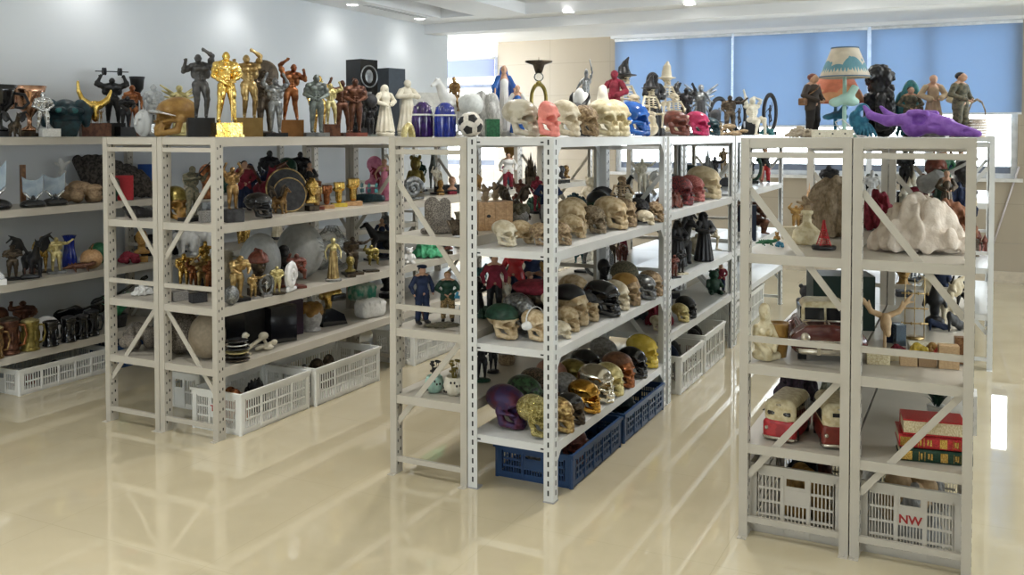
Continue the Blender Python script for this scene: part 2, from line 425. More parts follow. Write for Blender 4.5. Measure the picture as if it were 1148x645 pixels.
def rack(label, x0, x1, ys, mirror=False, mat=None, bays=None, levels=None, group='white storage racks'):
    """a braced boltless rack; ys are the front edges of its frames, mirror swaps the way the braces lean"""
    mat = mat or RACKP
    y0 = ys[0]; xm = (x0 + x1) / 2; hw = (x1 - x0) / 2
    t = thing('storage_rack', label, 'rack', (xm, y0, 0), 0, group)
    for k, y in enumerate(ys):
        dy = y - y0; last = k == len(ys) - 1
        off = 0 if k == 0 else (-PD if last else -PD / 2)
        for sx in (-1, 1):
            cx = sx * (hw - PW / 2 - .001)
            pst = link('post', PM if not last else PMF, [mat, SLOTM], t, (cx, dy + off if not last else dy, 0))
            link('foot_plate', FOOT, mat, pst, (0, 0 if not last else .022, 0))
        yc = dy + off + (.012 if not last else PD - .012)
        a = hw - PW
        for z in (.068, .75, 1.437):
            link('crossbar', MB().box((-a, -.008, -.011), (a, .008, .011)).mesh('crossbar'), mat, t, (0, yc, z))
        s = -1 if mirror else 1
        yb = yc + .006
        for (za, zb) in ((1.31, .885), (.23, .63)):
            link('brace', MB().bar((-s * a, 0, za), (s * a, 0, zb), .006, .024).mesh('brace'), mat, t, (0, yb, 0))
    for k in range(len(ys) - 1):
        lv = levels[k] if levels else LEV
        ya = ys[k] - y0 + (.004 if k == 0 else .002); yb = ys[k + 1] - y0 - (.004 if k == len(ys) - 2 else .002)
        me = shelf_mesh((x1 - x0) - .006, yb - ya)
        for z in lv:
            # shelves stand between the posts' webs, their front beams hooked on
            link('shelf', me, [mat, SLOTM], t, (0, ya, z - (.001 if z > 1.4 else 0)))
    return t
def angle_rack(label, x0, x1, ya, yb, levels, group='white storage racks'):
    xm = (x0 + x1) / 2; hw = (x1 - x0) / 2; L = yb - ya
    t = thing('storage_rack', label, 'rack', (xm, ya, 0), 0, group)
    for (i, sx, sy) in ((0, -1, 0), (1, 1, 0), (2, -1, 1), (3, 1, 1)):
        pst = link('post', PA[i], [RACKG, SLOTM], t, (sx * hw, sy * L, 0))
        c = 1 if sx < 0 else -1; d = 1 if sy == 0 else -1
        fo = link('foot_cap', MB().box((min(0, c * .046) - .001, min(0, d * .046) - .001, 0), (max(0, c * .046) + .001, max(0, d * .046) + .001, .006)).mesh('foot_cap'), M('grey_plastic', (.35, .35, .36), .5), pst)
    me = shelf_mesh(x1 - x0 - .012, L - .012, .04, True)
    for z in levels:
        s = link('shelf', me, [RACKG, SLOTM], t, (0, .006, z))
        for sx in (-1, 1):
            for sy in (0, 1):
                dr = 1 if sy == 0 else -1
                xx = sx * (hw - .0068); y_ = .0 if sy == 0 else L - .012
                link('gusset', MB().prism([(y_, -.085), (y_, 0), (y_ + dr * .085, 0)], -.0015, .0015, 'x').mesh('gusset'), RACKG, s, (xx, 0, -.0402))
    return t
BX, BM, BE, BY = -4.107, -3.7125, -3.318, 3.415
CXX, CM, CE, CYY = -2.327, -1.932, -1.529, 3.443
DX, DM, DE, DY = -.7846, -.390, .0045, 3.48
AX = -4.925
rack('cream storage rack along the left wall holding mugs, wings and shield trophies', AX - .40, AX, [3.05, 4.63, 6.22, 7.8], levels=[(.245, .66, 1.085, 1.5), LEV, LEV])
rack('cream rack with the brown skull on its end, back to back with the bodybuilder rack', BX, BM - .001, [BY, 5.06, 6.78, 8.4])
rack('cream rack topped with gold and bronze bodybuilder statues', BM + .001, BE, [BY, 5.06, 6.78, 8.4], True)
rack('cream rack with the soccer ball on top and dotted vases on its low shelf', CXX, CM - .001, [CYY, 5.02, 6.6, 8.4])
angle_rack('slotted angle rack full of skulls with blue crates underneath', CM + .003, CE, CYY, 4.985, (.237, .627, 1.031, 1.5))
rack('pale rack behind the skull rack, with tall white crates underneath', CM + .002, CE + .004, [5.018, 6.585], True, RACKG, levels=[(.385, .68, 1.073, 1.5)])
rack('pale rack at the far end of the skull row with dark fairy figures', CM + .002, CE + .004, [6.63, 8.45], True, RACKG, levels=[(.36, .68, 1.085, 1.5)])
rack('cream rack carrying the lamps on top and the model cars below', DX, DM - .001, [DY, 5.03, 6.55])
rack('cream rack under the purple animal skull, with stacked books on a low shelf', DM + .001, DE, [DY, 5.03, 6.55])
rack('pale rack standing behind the purple animal skull rack', -.285, .112, [6.64, 8.2], True, RACKG)

# ------------------------------------------------------------------ crates
CRW = M('white_crate_plastic', (.84, .84, .80), .4, col2=(.82, .82, .78), nscale=6)
CRG = M('greyish_crate_plastic', (.60, .57, .51), .5, col2=(.57, .54, .48), nscale=6)
CRB = M('blue_crate_plastic', (.020, .062, .165), .4, col2=(.016, .05, .14), nscale=6)
def panel(b, w, h, axis, pos, outs, cols, rows, slots, handle=True, z0=.012, corner=.034, zr=.03):
    """a lattice wall: solid corners, rim and ribs, open vertical slots; axis 'x' runs along x at y=pos"""
    t = .003
    def bx(u0, u1, v0, v1, d0=0., d1=t, mi=0):
        o = outs
        p0, p1 = sorted((pos - o * d0, pos - o * d1))
        if axis == 'x': b.box((u0, p0, v0), (u1, p1, v1), mi)
        else: b.box((p0, u0, v0), (p1, u1, v1), mi)
    x0, x1 = -w / 2, w / 2
    bx(x0 + .008, x0 + corner, z0, h - zr); bx(x1 - corner, x1 - .008, z0, h - zr)
    bx(x0 + .004, x1 - .004, h - zr, h, -.003, t); bx(x0 + corner, x1 - corner, z0, z0 + .018)
    cw = (w - 2 * corner) / cols
    for c in range(cols):
        u0 = x0 + corner + c * cw; mid = handle and cols % 2 == 1 and c == cols // 2
        if c: bx(u0 - .006, u0 + .006, z0, h - zr, -.004, t)
        zz0, zz1 = z0 + .018, h - zr
        rh = (zz1 - zz0) / rows
        for r in range(rows):
            v0 = zz0 + r * rh
            bx(u0 + .006, u0 + cw - .006, v0 + rh - .009, v0 + rh, -.001, t)
            if mid and r >= rows - 2:
                if r == rows - 2: bx(u0 + .006, u0 + cw - .006, v0, v0 + rh - .009)
                else:
                    hz = v0 + rh * .25
                    bx(u0 + .006, u0 + cw - .006, v0, hz); bx(u0 + .006, u0 + .014, hz, v0 + rh); bx(u0 + cw - .014, u0 + cw - .006, hz, v0 + rh)
                continue
            sw = (cw - .012) / slots
            for k in range(slots + 1):
                u = u0 + .006 + k * sw
                hw = sw * .18
                bx(max(u - hw, u0 + .006), min(u + hw, u0 + cw - .006), v0, v0 + rh - .009)
def crate_mesh(w, l, h, colsx, colsy, rows, sx, sy, handle=True):
    b = MB()
    b.box((-w / 2 + .006, -l / 2 + .006, 0), (w / 2 - .006, l / 2 - .006, .012))
    zr = .03 if h > .18 else .022
    for o in (-1, 1):
        panel(b, w, h, 'x', o * l / 2, o, colsx, rows, sx, handle, zr=zr)
        panel(b, l, h, 'y', o * w / 2, o, colsy, rows, sy, False, zr=zr)
    # rounded corner columns
    for ox in (-1, 1):
        for oy in (-1, 1):
            b.lathe([(.010, .0), (.010, h)], 10, (ox * (w / 2 - .008), oy * (l / 2 - .008), 0))
    # rim lip
    e = .007
    for o in (-1, 1):
        b.box((-w / 2 - e, o * l / 2 - (e if o > 0 else e), h - .012), (w / 2 + e, o * l / 2 + e, h + .002))
        b.box((o * w / 2 - e, -l / 2 + e, h - .012), (o * w / 2 + e, l / 2 - e, h + .002))
    return b.mesh('crate')
def text_mesh(s, size, depth=.0008):
    c = bpy.data.curves.new('lettering', 'FONT'); c.body = s; c.size = size; c.extrude = depth; c.align_x = 'CENTER'; c.offset = size * .025
    o = bpy.data.objects.new('lettering', c); COL.objects.link(o)
    dg = bpy.context.evaluated_depsgraph_get(); me = bpy.data.meshes.new_from_object(o.evaluated_get(dg))
    bpy.data.objects.remove(o); bpy.data.curves.remove(c)
    return me
_cm = {}
CRATES = []
def crate(label, x, y, w, l, h, mat, args, z=0., group='plastic crates on the floor', mark=None, rotz=0.):
    k = (round(w, 3), round(l, 3), round(h, 3), args)
    if k not in _cm: _cm[k] = crate_mesh(w, l, h, *args)
    o = thing('plastic_crate', label, 'crate', (x, y, z), rotz, group)
    link('basket', _cm[k], mat, o)
    if mark:
        me = text_mesh(mark, .042)
        q = link('lettering', me, M('red_paint', (.42, .03, .03), .5), o, (0, -l / 2 - .0012, h * .50)); q.rotation_euler = (PI / 2, 0, 0)
        q['label'] = 'red letters %s' % mark
    CRATES.append(o)
    return o
crate('low white crate on the floor under the mug shelf by the left wall', -5.10, 3.828, .33, .64, .15, CRW, (3, 5, 2, 5, 6))
crate('dark blue crate on the floor under the left wall rack, behind the end braces', -5.10, 4.368, .33, .40, .15, CRB, (3, 5, 2, 5, 4))
crate('white crate at the floor end of the brown skull rack', -3.93, 4.05, .31, .60, .20, CRW, (3, 4, 2, 6, 6))
crate('white crate under the bodybuilder rack, nearest the end frame', -3.445, 3.80, .33, .54, .21, CRW, (3, 4, 3, 6, 6), mark='TW')
crate('white crate under the bodybuilder rack, just behind the crate at its end', -3.43, 4.415, .33, .62, .21, CRW, (3, 4, 3, 6, 6))
crate('white crate on the floor seen between the soccer ball rack posts', -3.43, 5.47, .33, .70, .21, CRW, (3, 5, 3, 6, 6))
crate('dark blue crate under the skull rack, at the aisle corner', -1.705, 3.925, .37, .61, .145, CRB, (3, 5, 3, 7, 3))
crate('dark blue crate under the skull rack, second from the aisle corner', -1.705, 4.595, .37, .64, .145, CRB, (3, 5, 3, 7, 3))
crate('tall white crate just behind the dark blue crates', -1.695, 5.475, .36, .49, .22, CRW, (3, 4, 2, 6, 2))
crate('tall white crate behind another white one, at the far post of the pale rack', -1.695, 6.02, .36, .52, .24, CRW, (3, 4, 2, 6, 2))
crate('distant white crate under the far pale rack, the nearer of two', -1.765, 7.02, .34, .56, .25, CRW, (3, 4, 2, 6, 2))
crate('distant white crate under the far pale rack, the farther of two', -1.765, 7.70, .34, .56, .25, CRW, (3, 4, 2, 6, 2))
crate('greyish crate under the model buses, without red letters', -.587, 3.835, .352, .58, .262, CRG, (3, 4, 4, 6, 6), .0)
crate('greyish crate with red letters NW, under the stacked books', -.192, 3.835, .352, .58, .262, CRG, (3, 4, 4, 8, 6), .0, mark='NW')
# ------------------------------------------------------------------ solid modelling on a grid (smooth unions, surface nets)
class S:
    def __init__(s): s.p = []
    def _add(s, fn, lo, hi, k, sub): s.p.append((fn, np.array(lo, float), np.array(hi, float), k, sub)); return s
    def cap(s, a, b, r1, r2=None, k=.02, sub=False, mir=False):
        if r2 is None: r2 = r1
        a = np.array(a, float); b = np.array(b, float); d = b - a; L = max(d @ d, 1e-12)
        def fn(P):
            t = np.clip(((P - a) @ d) / L, 0, 1)
            return np.linalg.norm(P - a - t[..., None] * d, axis=-1) - (r1 + (r2 - r1) * t)
        m = max(r1, r2)
        s._add(fn, np.minimum(a, b) - m, np.maximum(a, b) + m, k, sub)
        if mir: s.cap(a * (-1, 1, 1), b * (-1, 1, 1), r1, r2, k, sub)
        return s
    def ell(s, c, r, k=.02, sub=False, mir=False, rot=None):
        c = np.array(c, float)
        r = np.array((r, r, r) if np.isscalar(r) else r, float)
        R = None if rot is None else np.array(Matrix.Rotation(rot[1], 3, rot[0]))
        def fn(P):
            q = P - c
            if R is not None: q = q @ R
            k0 = np.linalg.norm(q / r, axis=-1); k1 = np.linalg.norm(q / (r * r), axis=-1)
            return np.where(k1 > 1e-9, k0 * (k0 - 1) / np.maximum(k1, 1e-9), -r.min())
        m = r if R is None else np.full(3, r.max())
        s._add(fn, c - m, c + m, k, sub)
        if mir: s.ell(c * (-1, 1, 1), r, k, sub, False, None if rot is None else (rot[0], rot[1] if rot[0] == 'X' else -rot[1]))
        return s
    def box(s, c, h, r=.01, k=.005, sub=False, mir=False, rot=None):
        c = np.array(c, float); h = np.array(h, float)
        R = None if rot is None else np.array(Matrix.Rotation(rot[1], 3, rot[0]))
        def fn(P):
            q = P - c
            if R is not None: q = q @ R
            q = np.abs(q) - (h - r)
            return np.linalg.norm(np.maximum(q, 0), axis=-1) + np.minimum(q.max(-1), 0) - r
        m = h if R is None else np.full(3, np.linalg.norm(h))
        s._add(fn, c - m, c + m, k, sub)
        if mir: s.box(c * (-1, 1, 1), h, r, k, sub, False, None if rot is None else (rot[0], rot[1] if rot[0] == 'X' else -rot[1]))
        return s
    def tor(s, c, R, r, axis='z', k=.005, sc=(1, 1, 1), sub=False):
        c = np.array(c, float); sc = np.array(sc, float); ax = 'xyz'.index(axis); o = [i for i in range(3) if i != ax]
        def fn(P):
            q = (P - c) / sc
            h = np.linalg.norm(q[..., o], axis=-1) - R
            return np.sqrt(h * h + q[..., ax] ** 2) - r
        m = (np.array([R + r if i != ax else r for i in range(3)])) * sc
        return s._add(fn, c - m, c + m, k, sub)
    def path(s, pts, r, k=.01, mir=False, sub=False):
        n = len(pts); rs = r if isinstance(r, (list, tuple)) else [r] * n
        for i in range(n - 1): s.cap(pts[i], pts[i + 1], rs[i], rs[i + 1], k, sub, mir)
        return s
    def merge(s, o, loc=(0, 0, 0), sc=1., rotz=0., rotx=0.):
        loc = np.array(loc, float); R = np.array(Matrix.Rotation(rotz, 3, 'Z') @ Matrix.Rotation(rotx, 3, 'X'))
        for fn, lo, hi, k, sub in o.p:
            def g(P, fn=fn): return fn(((P - loc) @ R) / sc) * sc
            cs = np.array([[(lo, hi)[(i >> j) & 1][j] for j in range(3)] for i in range(8)]) @ R.T * sc + loc
            s._add(g, cs.min(0), cs.max(0), k * sc, sub)
        return s
    def mesh(s, name, res, disp=None, smooth=True):
        un = [q for q in s.p if not q[4]]
        lo = np.min([q[1] for q in un], 0) - 2.5 * res; hi = np.max([q[2] for q in un], 0) + 2.5 * res
        n = np.ceil((hi - lo) / res).astype(int) + 1
        ax = [lo[i] + np.arange(n[i]) * res for i in range(3)]
        D = np.full(n, 1e3)
        for fn, l, h, k, sub in s.p:
            m = k + 3 * res
            i0 = np.clip(np.floor((l - m - lo) / res).astype(int), 0, n - 1); i1 = np.clip(np.ceil((h + m - lo) / res).astype(int) + 1, 1, n)
            if (i1 <= i0).any(): continue
            sl = tuple(slice(a, b) for a, b in zip(i0, i1))
            P = np.stack(np.meshgrid(*[ax[i][sl[i]] for i in range(3)], indexing='ij'), -1)
            d = fn(P); e = D[sl]
            if sub:
                hh = np.clip(.5 - .5 * (e + d) / k, 0, 1); D[sl] = e + (-d - e) * hh + k * hh * (1 - hh)
            else:
                hh = np.clip(.5 + .5 * (e - d) / k, 0, 1); D[sl] = np.where(e > 500, np.minimum(e, d), e + (d - e) * hh - k * hh * (1 - hh))
        if disp is not None:
            P = np.stack(np.meshgrid(*ax, indexing='ij'), -1); D = np.where(D < 500, D + disp(P), D)
        I = D < 0
        c = [I[a:n[0] - 1 + a, b:n[1] - 1 + b, d:n[2] - 1 + d] for a in (0, 1) for b in (0, 1) for d in (0, 1)]
        sm = sum(x.astype(np.int8) for x in c); mask = (sm > 0) & (sm < 8)
        cells = np.argwhere(mask); N = len(cells)
        idx = np.full(mask.shape, -1); idx[mask] = np.arange(N)
        acc = np.zeros((N, 3)); cnt = np.zeros(N)
        for axis in range(3):
            o = [i for i in range(3) if i != axis]
            for a in (0, 1):
                for b in (0, 1):
                    p = cells.copy(); p[:, o[0]] += a; p[:, o[1]] += b
                    q = p.copy(); q[:, axis] += 1
                    d0 = D[tuple(p.T)]; d1 = D[tuple(q.T)]; x = (d0 < 0) != (d1 < 0)
                    t = np.where(x, d0 / np.where(x, d0 - d1, 1), 0)
                    pt = p.astype(float); pt[:, axis] += t
                    acc += pt * x[:, None]; cnt += x
        V = acc / cnt[:, None] * res + lo
        Q = []
        for axis in range(3):
            o = [(axis + 1) % 3, (axis + 2) % 3]
            sl0 = [slice(None)] * 3; sl1 = [slice(None)] * 3; sl0[axis] = slice(0, -1); sl1[axis] = slice(1, None)
            A = I[tuple(sl0)]; B = I[tuple(sl1)]
            e = np.argwhere(A != B)
            e = e[(e[:, o[0]] > 0) & (e[:, o[1]] > 0) & (e[:, o[0]] < n[o[0]] - 1) & (e[:, o[1]] < n[o[1]] - 1)]
            def id_(da, db):
                p = e.copy(); p[:, o[0]] -= da; p[:, o[1]] -= db; return idx[tuple(p.T)]
            q = np.stack([id_(1, 1), id_(0, 1), id_(0, 0), id_(1, 0)], 1)
            fl = A[tuple(e.T)]
            q = np.where(fl[:, None], q, q[:, ::-1]); Q.append(q)
        Q = np.concatenate(Q); Q = Q[(Q >= 0).all(1)]
        me = bpy.data.meshes.new(name)
        me.vertices.add(N); me.vertices.foreach_set('co', V.ravel())
        me.loops.add(len(Q) * 4); me.loops.foreach_set('vertex_index', Q.ravel().astype(np.int32))
        me.polygons.add(len(Q)); me.polygons.foreach_set('loop_start', np.arange(0, len(Q) * 4, 4, dtype=np.int32))
        me.polygons.foreach_set('use_smooth', np.full(len(Q), smooth))
        me.update(calc_edges=True); me.validate()
        return me

# ------------------------------------------------------------------ materials of the things
GOLD = M('gold_metal', (.83, .58, .20), .24, 1., (.52, .33, .08), 9, .12)
GOLDB = M('bright_gold_metal', (.90, .66, .22), .2, 1., (.62, .38, .07), 7, .1)
PALEG = M('pale_gold', (.70, .62, .32), .35, .7, (.5, .42, .18), 9, .1)
BRONZE = M('bronze_metal', (.38, .24, .10), .32, .9, (.16, .09, .04), 9, .1)
LBRONZE = M('light_bronze', (.55, .40, .18), .3, .9, (.30, .20, .08), 9, .1)
DBRONZE = M('dark_bronze', (.10, .075, .05), .35, .6, (.04, .03, .022), 9, .1)
COPPER = M('copper_metal', (.42, .17, .07), .3, .85, (.18, .06, .025), 9, .1)
RCOPPER = M('bright_copper', (.80, .48, .32), .22, 1., (.5, .27, .16), 6, .05)
DCOPPER = M('dark_copper', (.16, .07, .04), .35, .5, (.07, .03, .02), 9, .1)
PEWTER = M('pewter_metal', (.30, .31, .31), .35, .8, (.13, .135, .14), 9, .1)
DPEWTER = M('dark_pewter', (.10, .10, .10), .42, .5, (.045, .045, .045), 9, .1)
SILVER = M('silver_metal', (.75, .75, .74), .22, 1., (.55, .55, .54), 6, .08)
CHROME = M('chrome_metal', (.82, .83, .84), .1, 1., (.7, .7, .7), 6)
BLACK = M('black_resin', (.014, .014, .016), .38, 0, (.008, .008, .009), 8)
BLACKG = M('black_gloss', (.010, .010, .012), .12, 0, (.006, .006, .007), 8, coat=.5)
CHAR = M('charcoal_resin', (.045, .045, .048), .55, 0, (.02, .02, .022), 8, .2)
BONE = M('bone_resin', (.62, .50, .32), .5, 0, (.40, .28, .14), 7, .12, 30)
PBONE = M('pale_bone_resin', (.72, .65, .50), .45, 0, (.52, .44, .29), 6, .1, 30)
DBONE = M('aged_bone_resin', (.42, .31, .18), .5, 0, (.20, .13, .07), 9, .2, 30)
CREAM = M('cream_resin', (.74, .66, .45), .4, 0, (.55, .45, .25), 7, .1)
IVORY = M('ivory_plaster', (.76, .72, .60), .5, 0, (.66, .61, .48), 6, .06)
WHITE = M('white_plaster', (.78, .78, .76), .5, 0, (.68, .68, .66), 6, .05)
WHITEG = M('white_gloss', (.82, .82, .82), .2, 0, (.76, .76, .76), 4)
WOODB = M('brown_wood', (.24, .12, .05), .4, 0, (.14, .06, .025), 14)
WOODL = M('light_wood', (.55, .34, .17), .45, 0, (.42, .24, .11), 14)
KRAFT = M('tan_board', (.52, .36, .20), .7, 0, (.45, .30, .16), 10)
RUST = M('red_brown_resin', (.20, .06, .04), .3, 0, (.10, .03, .02), 8, .1)
RED = M('red_paint_gloss', (.50, .03, .035), .3, 0, (.32, .015, .02), 8)
CRIM = M('crimson_cloth', (.24, .02, .04), .8, 0, (.14, .01, .02), 10, .2)
MAG = M('magenta_gloss', (.55, .04, .14), .3, 0, (.40, .02, .09), 6)
CORAL = M('coral_pink_resin', (.80, .27, .22), .45, 0, (.66, .20, .16), 6)
PINK = M('pink_cloth', (.70, .25, .36), .6, 0, (.55, .16, .27), 8)
BLUE_R = M('blue_gloss_resin', (.015, .11, .42), .25, 0, (.01, .07, .30), 6, coat=.3)
BLUE_V = M('cobalt_gloss', (.012, .035, .33), .18, 0, (.008, .02, .2), 5, coat=.5)
NAVY = M('navy_cloth', (.012, .025, .075), .7, 0, (.006, .014, .04), 9, .1)
PURPLE = M('purple_gloss', (.045, .012, .14), .15, 0, (.02, .006, .07), 5, coat=.6)
PURPLED = M('dark_purple_glitter', (.045, .028, .095), .28, .3, (.10, .02, .045), 5, .25, 60)
VIOLET = M('violet_resin', (.30, .13, .55), .42, 0, (.22, .08, .44), 6, .05)
TEAL = M('teal_resin', (.045, .22, .23), .35, 0, (.015, .09, .10), 7, .1)
DTEAL = M('dark_teal', (.012, .045, .058), .4, 0, (.006, .02, .028), 7, .1)
MINT = M('mint_plaster', (.46, .70, .62), .45, 0, (.38, .60, .54), 6)
AQUA = M('aqua_resin', (.05, .25, .38), .35, 0, (.02, .14, .24), 7)
GREEN = M('green_paint', (.03, .16, .07), .5, 0, (.015, .09, .04), 9)
LGREEN = M('light_green_satin', (.10, .48, .24), .5, 0, (.06, .33, .16), 7)
DGREEN = M('dark_green', (.012, .055, .03), .5, 0, (.006, .03, .016), 9)
OLIVE = M('olive_camouflage', (.15, .13, .08), .7, 0, (.055, .055, .035), 22, .1)
GREYST = M('grey_stone', (.33, .32, .30), .7, 0, (.2, .19, .175), 12, .3)
SPECK = M('speckled_stone', (.36, .32, .27), .6, 0, (.10, .085, .07), 38, .5, 60)
SKIN = M('painted_skin', (.55, .33, .22), .5, 0, (.48, .27, .17), 6)
OCHRE = M('ochre_resin', (.36, .21, .055), .45, 0, (.25, .13, .03), 5, .08)
YELL = M('yellow_gloss', (.72, .55, .09), .25, 0, (.58, .42, .05), 6, coat=.3)
OLGOLD = M('olive_gold', (.30, .24, .07), .3, .6, (.17, .13, .03), 7, .1)
FROST = clear_mat('frosted_glass', (.90, .92, .93), 1.5, .45, .25)
CLEAR = clear_mat('clear_plastic_film', (.96, .97, .97), 1.3, .10, .08)
FOIL = M('crumpled_gold_foil', (.62, .55, .25), .22, 1., (.36, .30, .10), 14, .9, 22)
FUR = M('grey_fur', (.13, .115, .10), .9, 0, (.035, .03, .028), 14, .8, 45)
LINEN = M('cream_cloth', (.74, .65, .55), .85, 0, (.63, .53, .43), 6, .25, 18)
GREYC = M('grey_cloth', (.40, .40, .39), .85, 0, (.30, .30, .29), 7, .3, 18)
PATINA = M('green_grey_patina', (.19, .22, .20), .45, .4, (.09, .10, .095), 9, .1)

# ------------------------------------------------------------------ skulls
def skull_S(jaw=True):
    s = S()
    s.ell((0, .10, .66), (.34, .43, .34), .05).ell((0, -.16, .62), (.28, .24, .27), .08)
    s.ell((0, -.26, .40), (.22, .17, .26), .07)
    s.cap((.10, -.37, .60), (.24, -.30, .585), .055, .045, .04, mir=True)
    s.cap((.20, -.34, .37), (.31, -.06, .40), .055, .035, .04, mir=True)
    s.ell((0, -.34, .25), (.15, .11, .10), .05)
    s.ell((.30, -.02, .42), (.05, .09, .10), .05, mir=True)
    s.ell((.148, -.42, .475), (.112, .30, .105), .012, True, True)
    s.ell((.042, -.45, .335), (.045, .13, .08), .012, True, True)
    s.ell((.36, -.16, .53), (.075, .13, .14), .05, True, True)
    s.ell((.24, -.22, .245), (.06, .09, .07), .03, True, True)
    if jaw:
        s.path([(.27, -.02, .36), (.245, -.08, .13), (.13, -.34, .065), (0, -.40, .06)], [.075, .085, .072, .075], .03, True)
        s.ell((0, -.41, .05), (.09, .06, .055), .03)
    for i in range(5):
        a = .12 + i * .27
        x, y = .155 * math.sin(a), -.28 - .165 * math.cos(a)
        s.cap((x, y - .012, .165), (x * 1.02, y, .225), .026, .03, .003, mir=True)
        if jaw: s.cap((x, y - .004, .075), (x, y - .004, .132), .028, .024, .003, mir=True)
    return s
def carve(amp, fr): return lambda P: amp * (np.sin(P[..., 0] * fr + 1.3 * np.sin(P[..., 2] * fr * .6)) * np.sin(P[..., 1] * fr) * np.sin(P[..., 2] * fr + .5))
SKULL = skull_S(); SKULL_UP = skull_S(False)

# ------------------------------------------------------------------ figures
def hand(s, w, d, r):
    w = np.array(w, float); d = np.array(d, float); d = d / (np.linalg.norm(d) + 1e-9)
    s.ell(w + d * r * .9, (r * 1.05, r * .9, r * 1.25), .008)
    o = np.cross(d, (0, 1, .2)); o = o / (np.linalg.norm(o) + 1e-9)
    for i in (-1.2, -.4, .4, 1.2): s.cap(w + d * r * 1.6 + o * r * .5 * i, w + d * r * 2.3 + o * r * .55 * i + np.array((0, -r * .5, 0)), r * .36, r * .28, .004)
    s.cap(w + d * r * .6 + o * r * .8, w + d * r * 1.5 + o * r * 1.5, r * .36, r * .28, .004)
def head(s, h, r=.062, hair=0., turn=0.):
    h = np.array(h, float); c, n = math.cos(turn), math.sin(turn)
    f = np.array((-n * -1, -c, 0)); x = np.array((c, n * 1, 0))
    s.ell(h, (r * .80, r * .92, r * 1.05), .012).ell(h + f * r * .35 + np.array((0, 0, -r * .5)), (r * .55, r * .5, r * .55), .02)
    s.cap(h + f * r * .88 + np.array((0, 0, r * .12)), h + f * r * 1.08 - np.array((0, 0, r * .18)), r * .13, r * .17, .01)
    s.cap(h + f * r * .82 + x * r * .4 + np.array((0, 0, r * .2)), h + f * r * .82 - x * r * .4 + np.array((0, 0, r * .2)), r * .14, None, .01)
    s.ell(h + f * r * .86 - np.array((0, 0, r * .62)), (r * .24, r * .2, r * .09), .01)
    for q in (-1, 1):
        s.ell(h + x * q * r * .8, (r * .14, r * .2, r * .28), .006)
        s.ell(h + f * r * .95 + x * q * r * .34 + np.array((0, 0, r * .05)), r * .15, .008, True)
    if hair: s.ell(h + np.array((0, 0, r * .25)) - f * r * .18, (r * (.85 + hair), r * (.9 + hair), r * (.9 + hair)), .01)
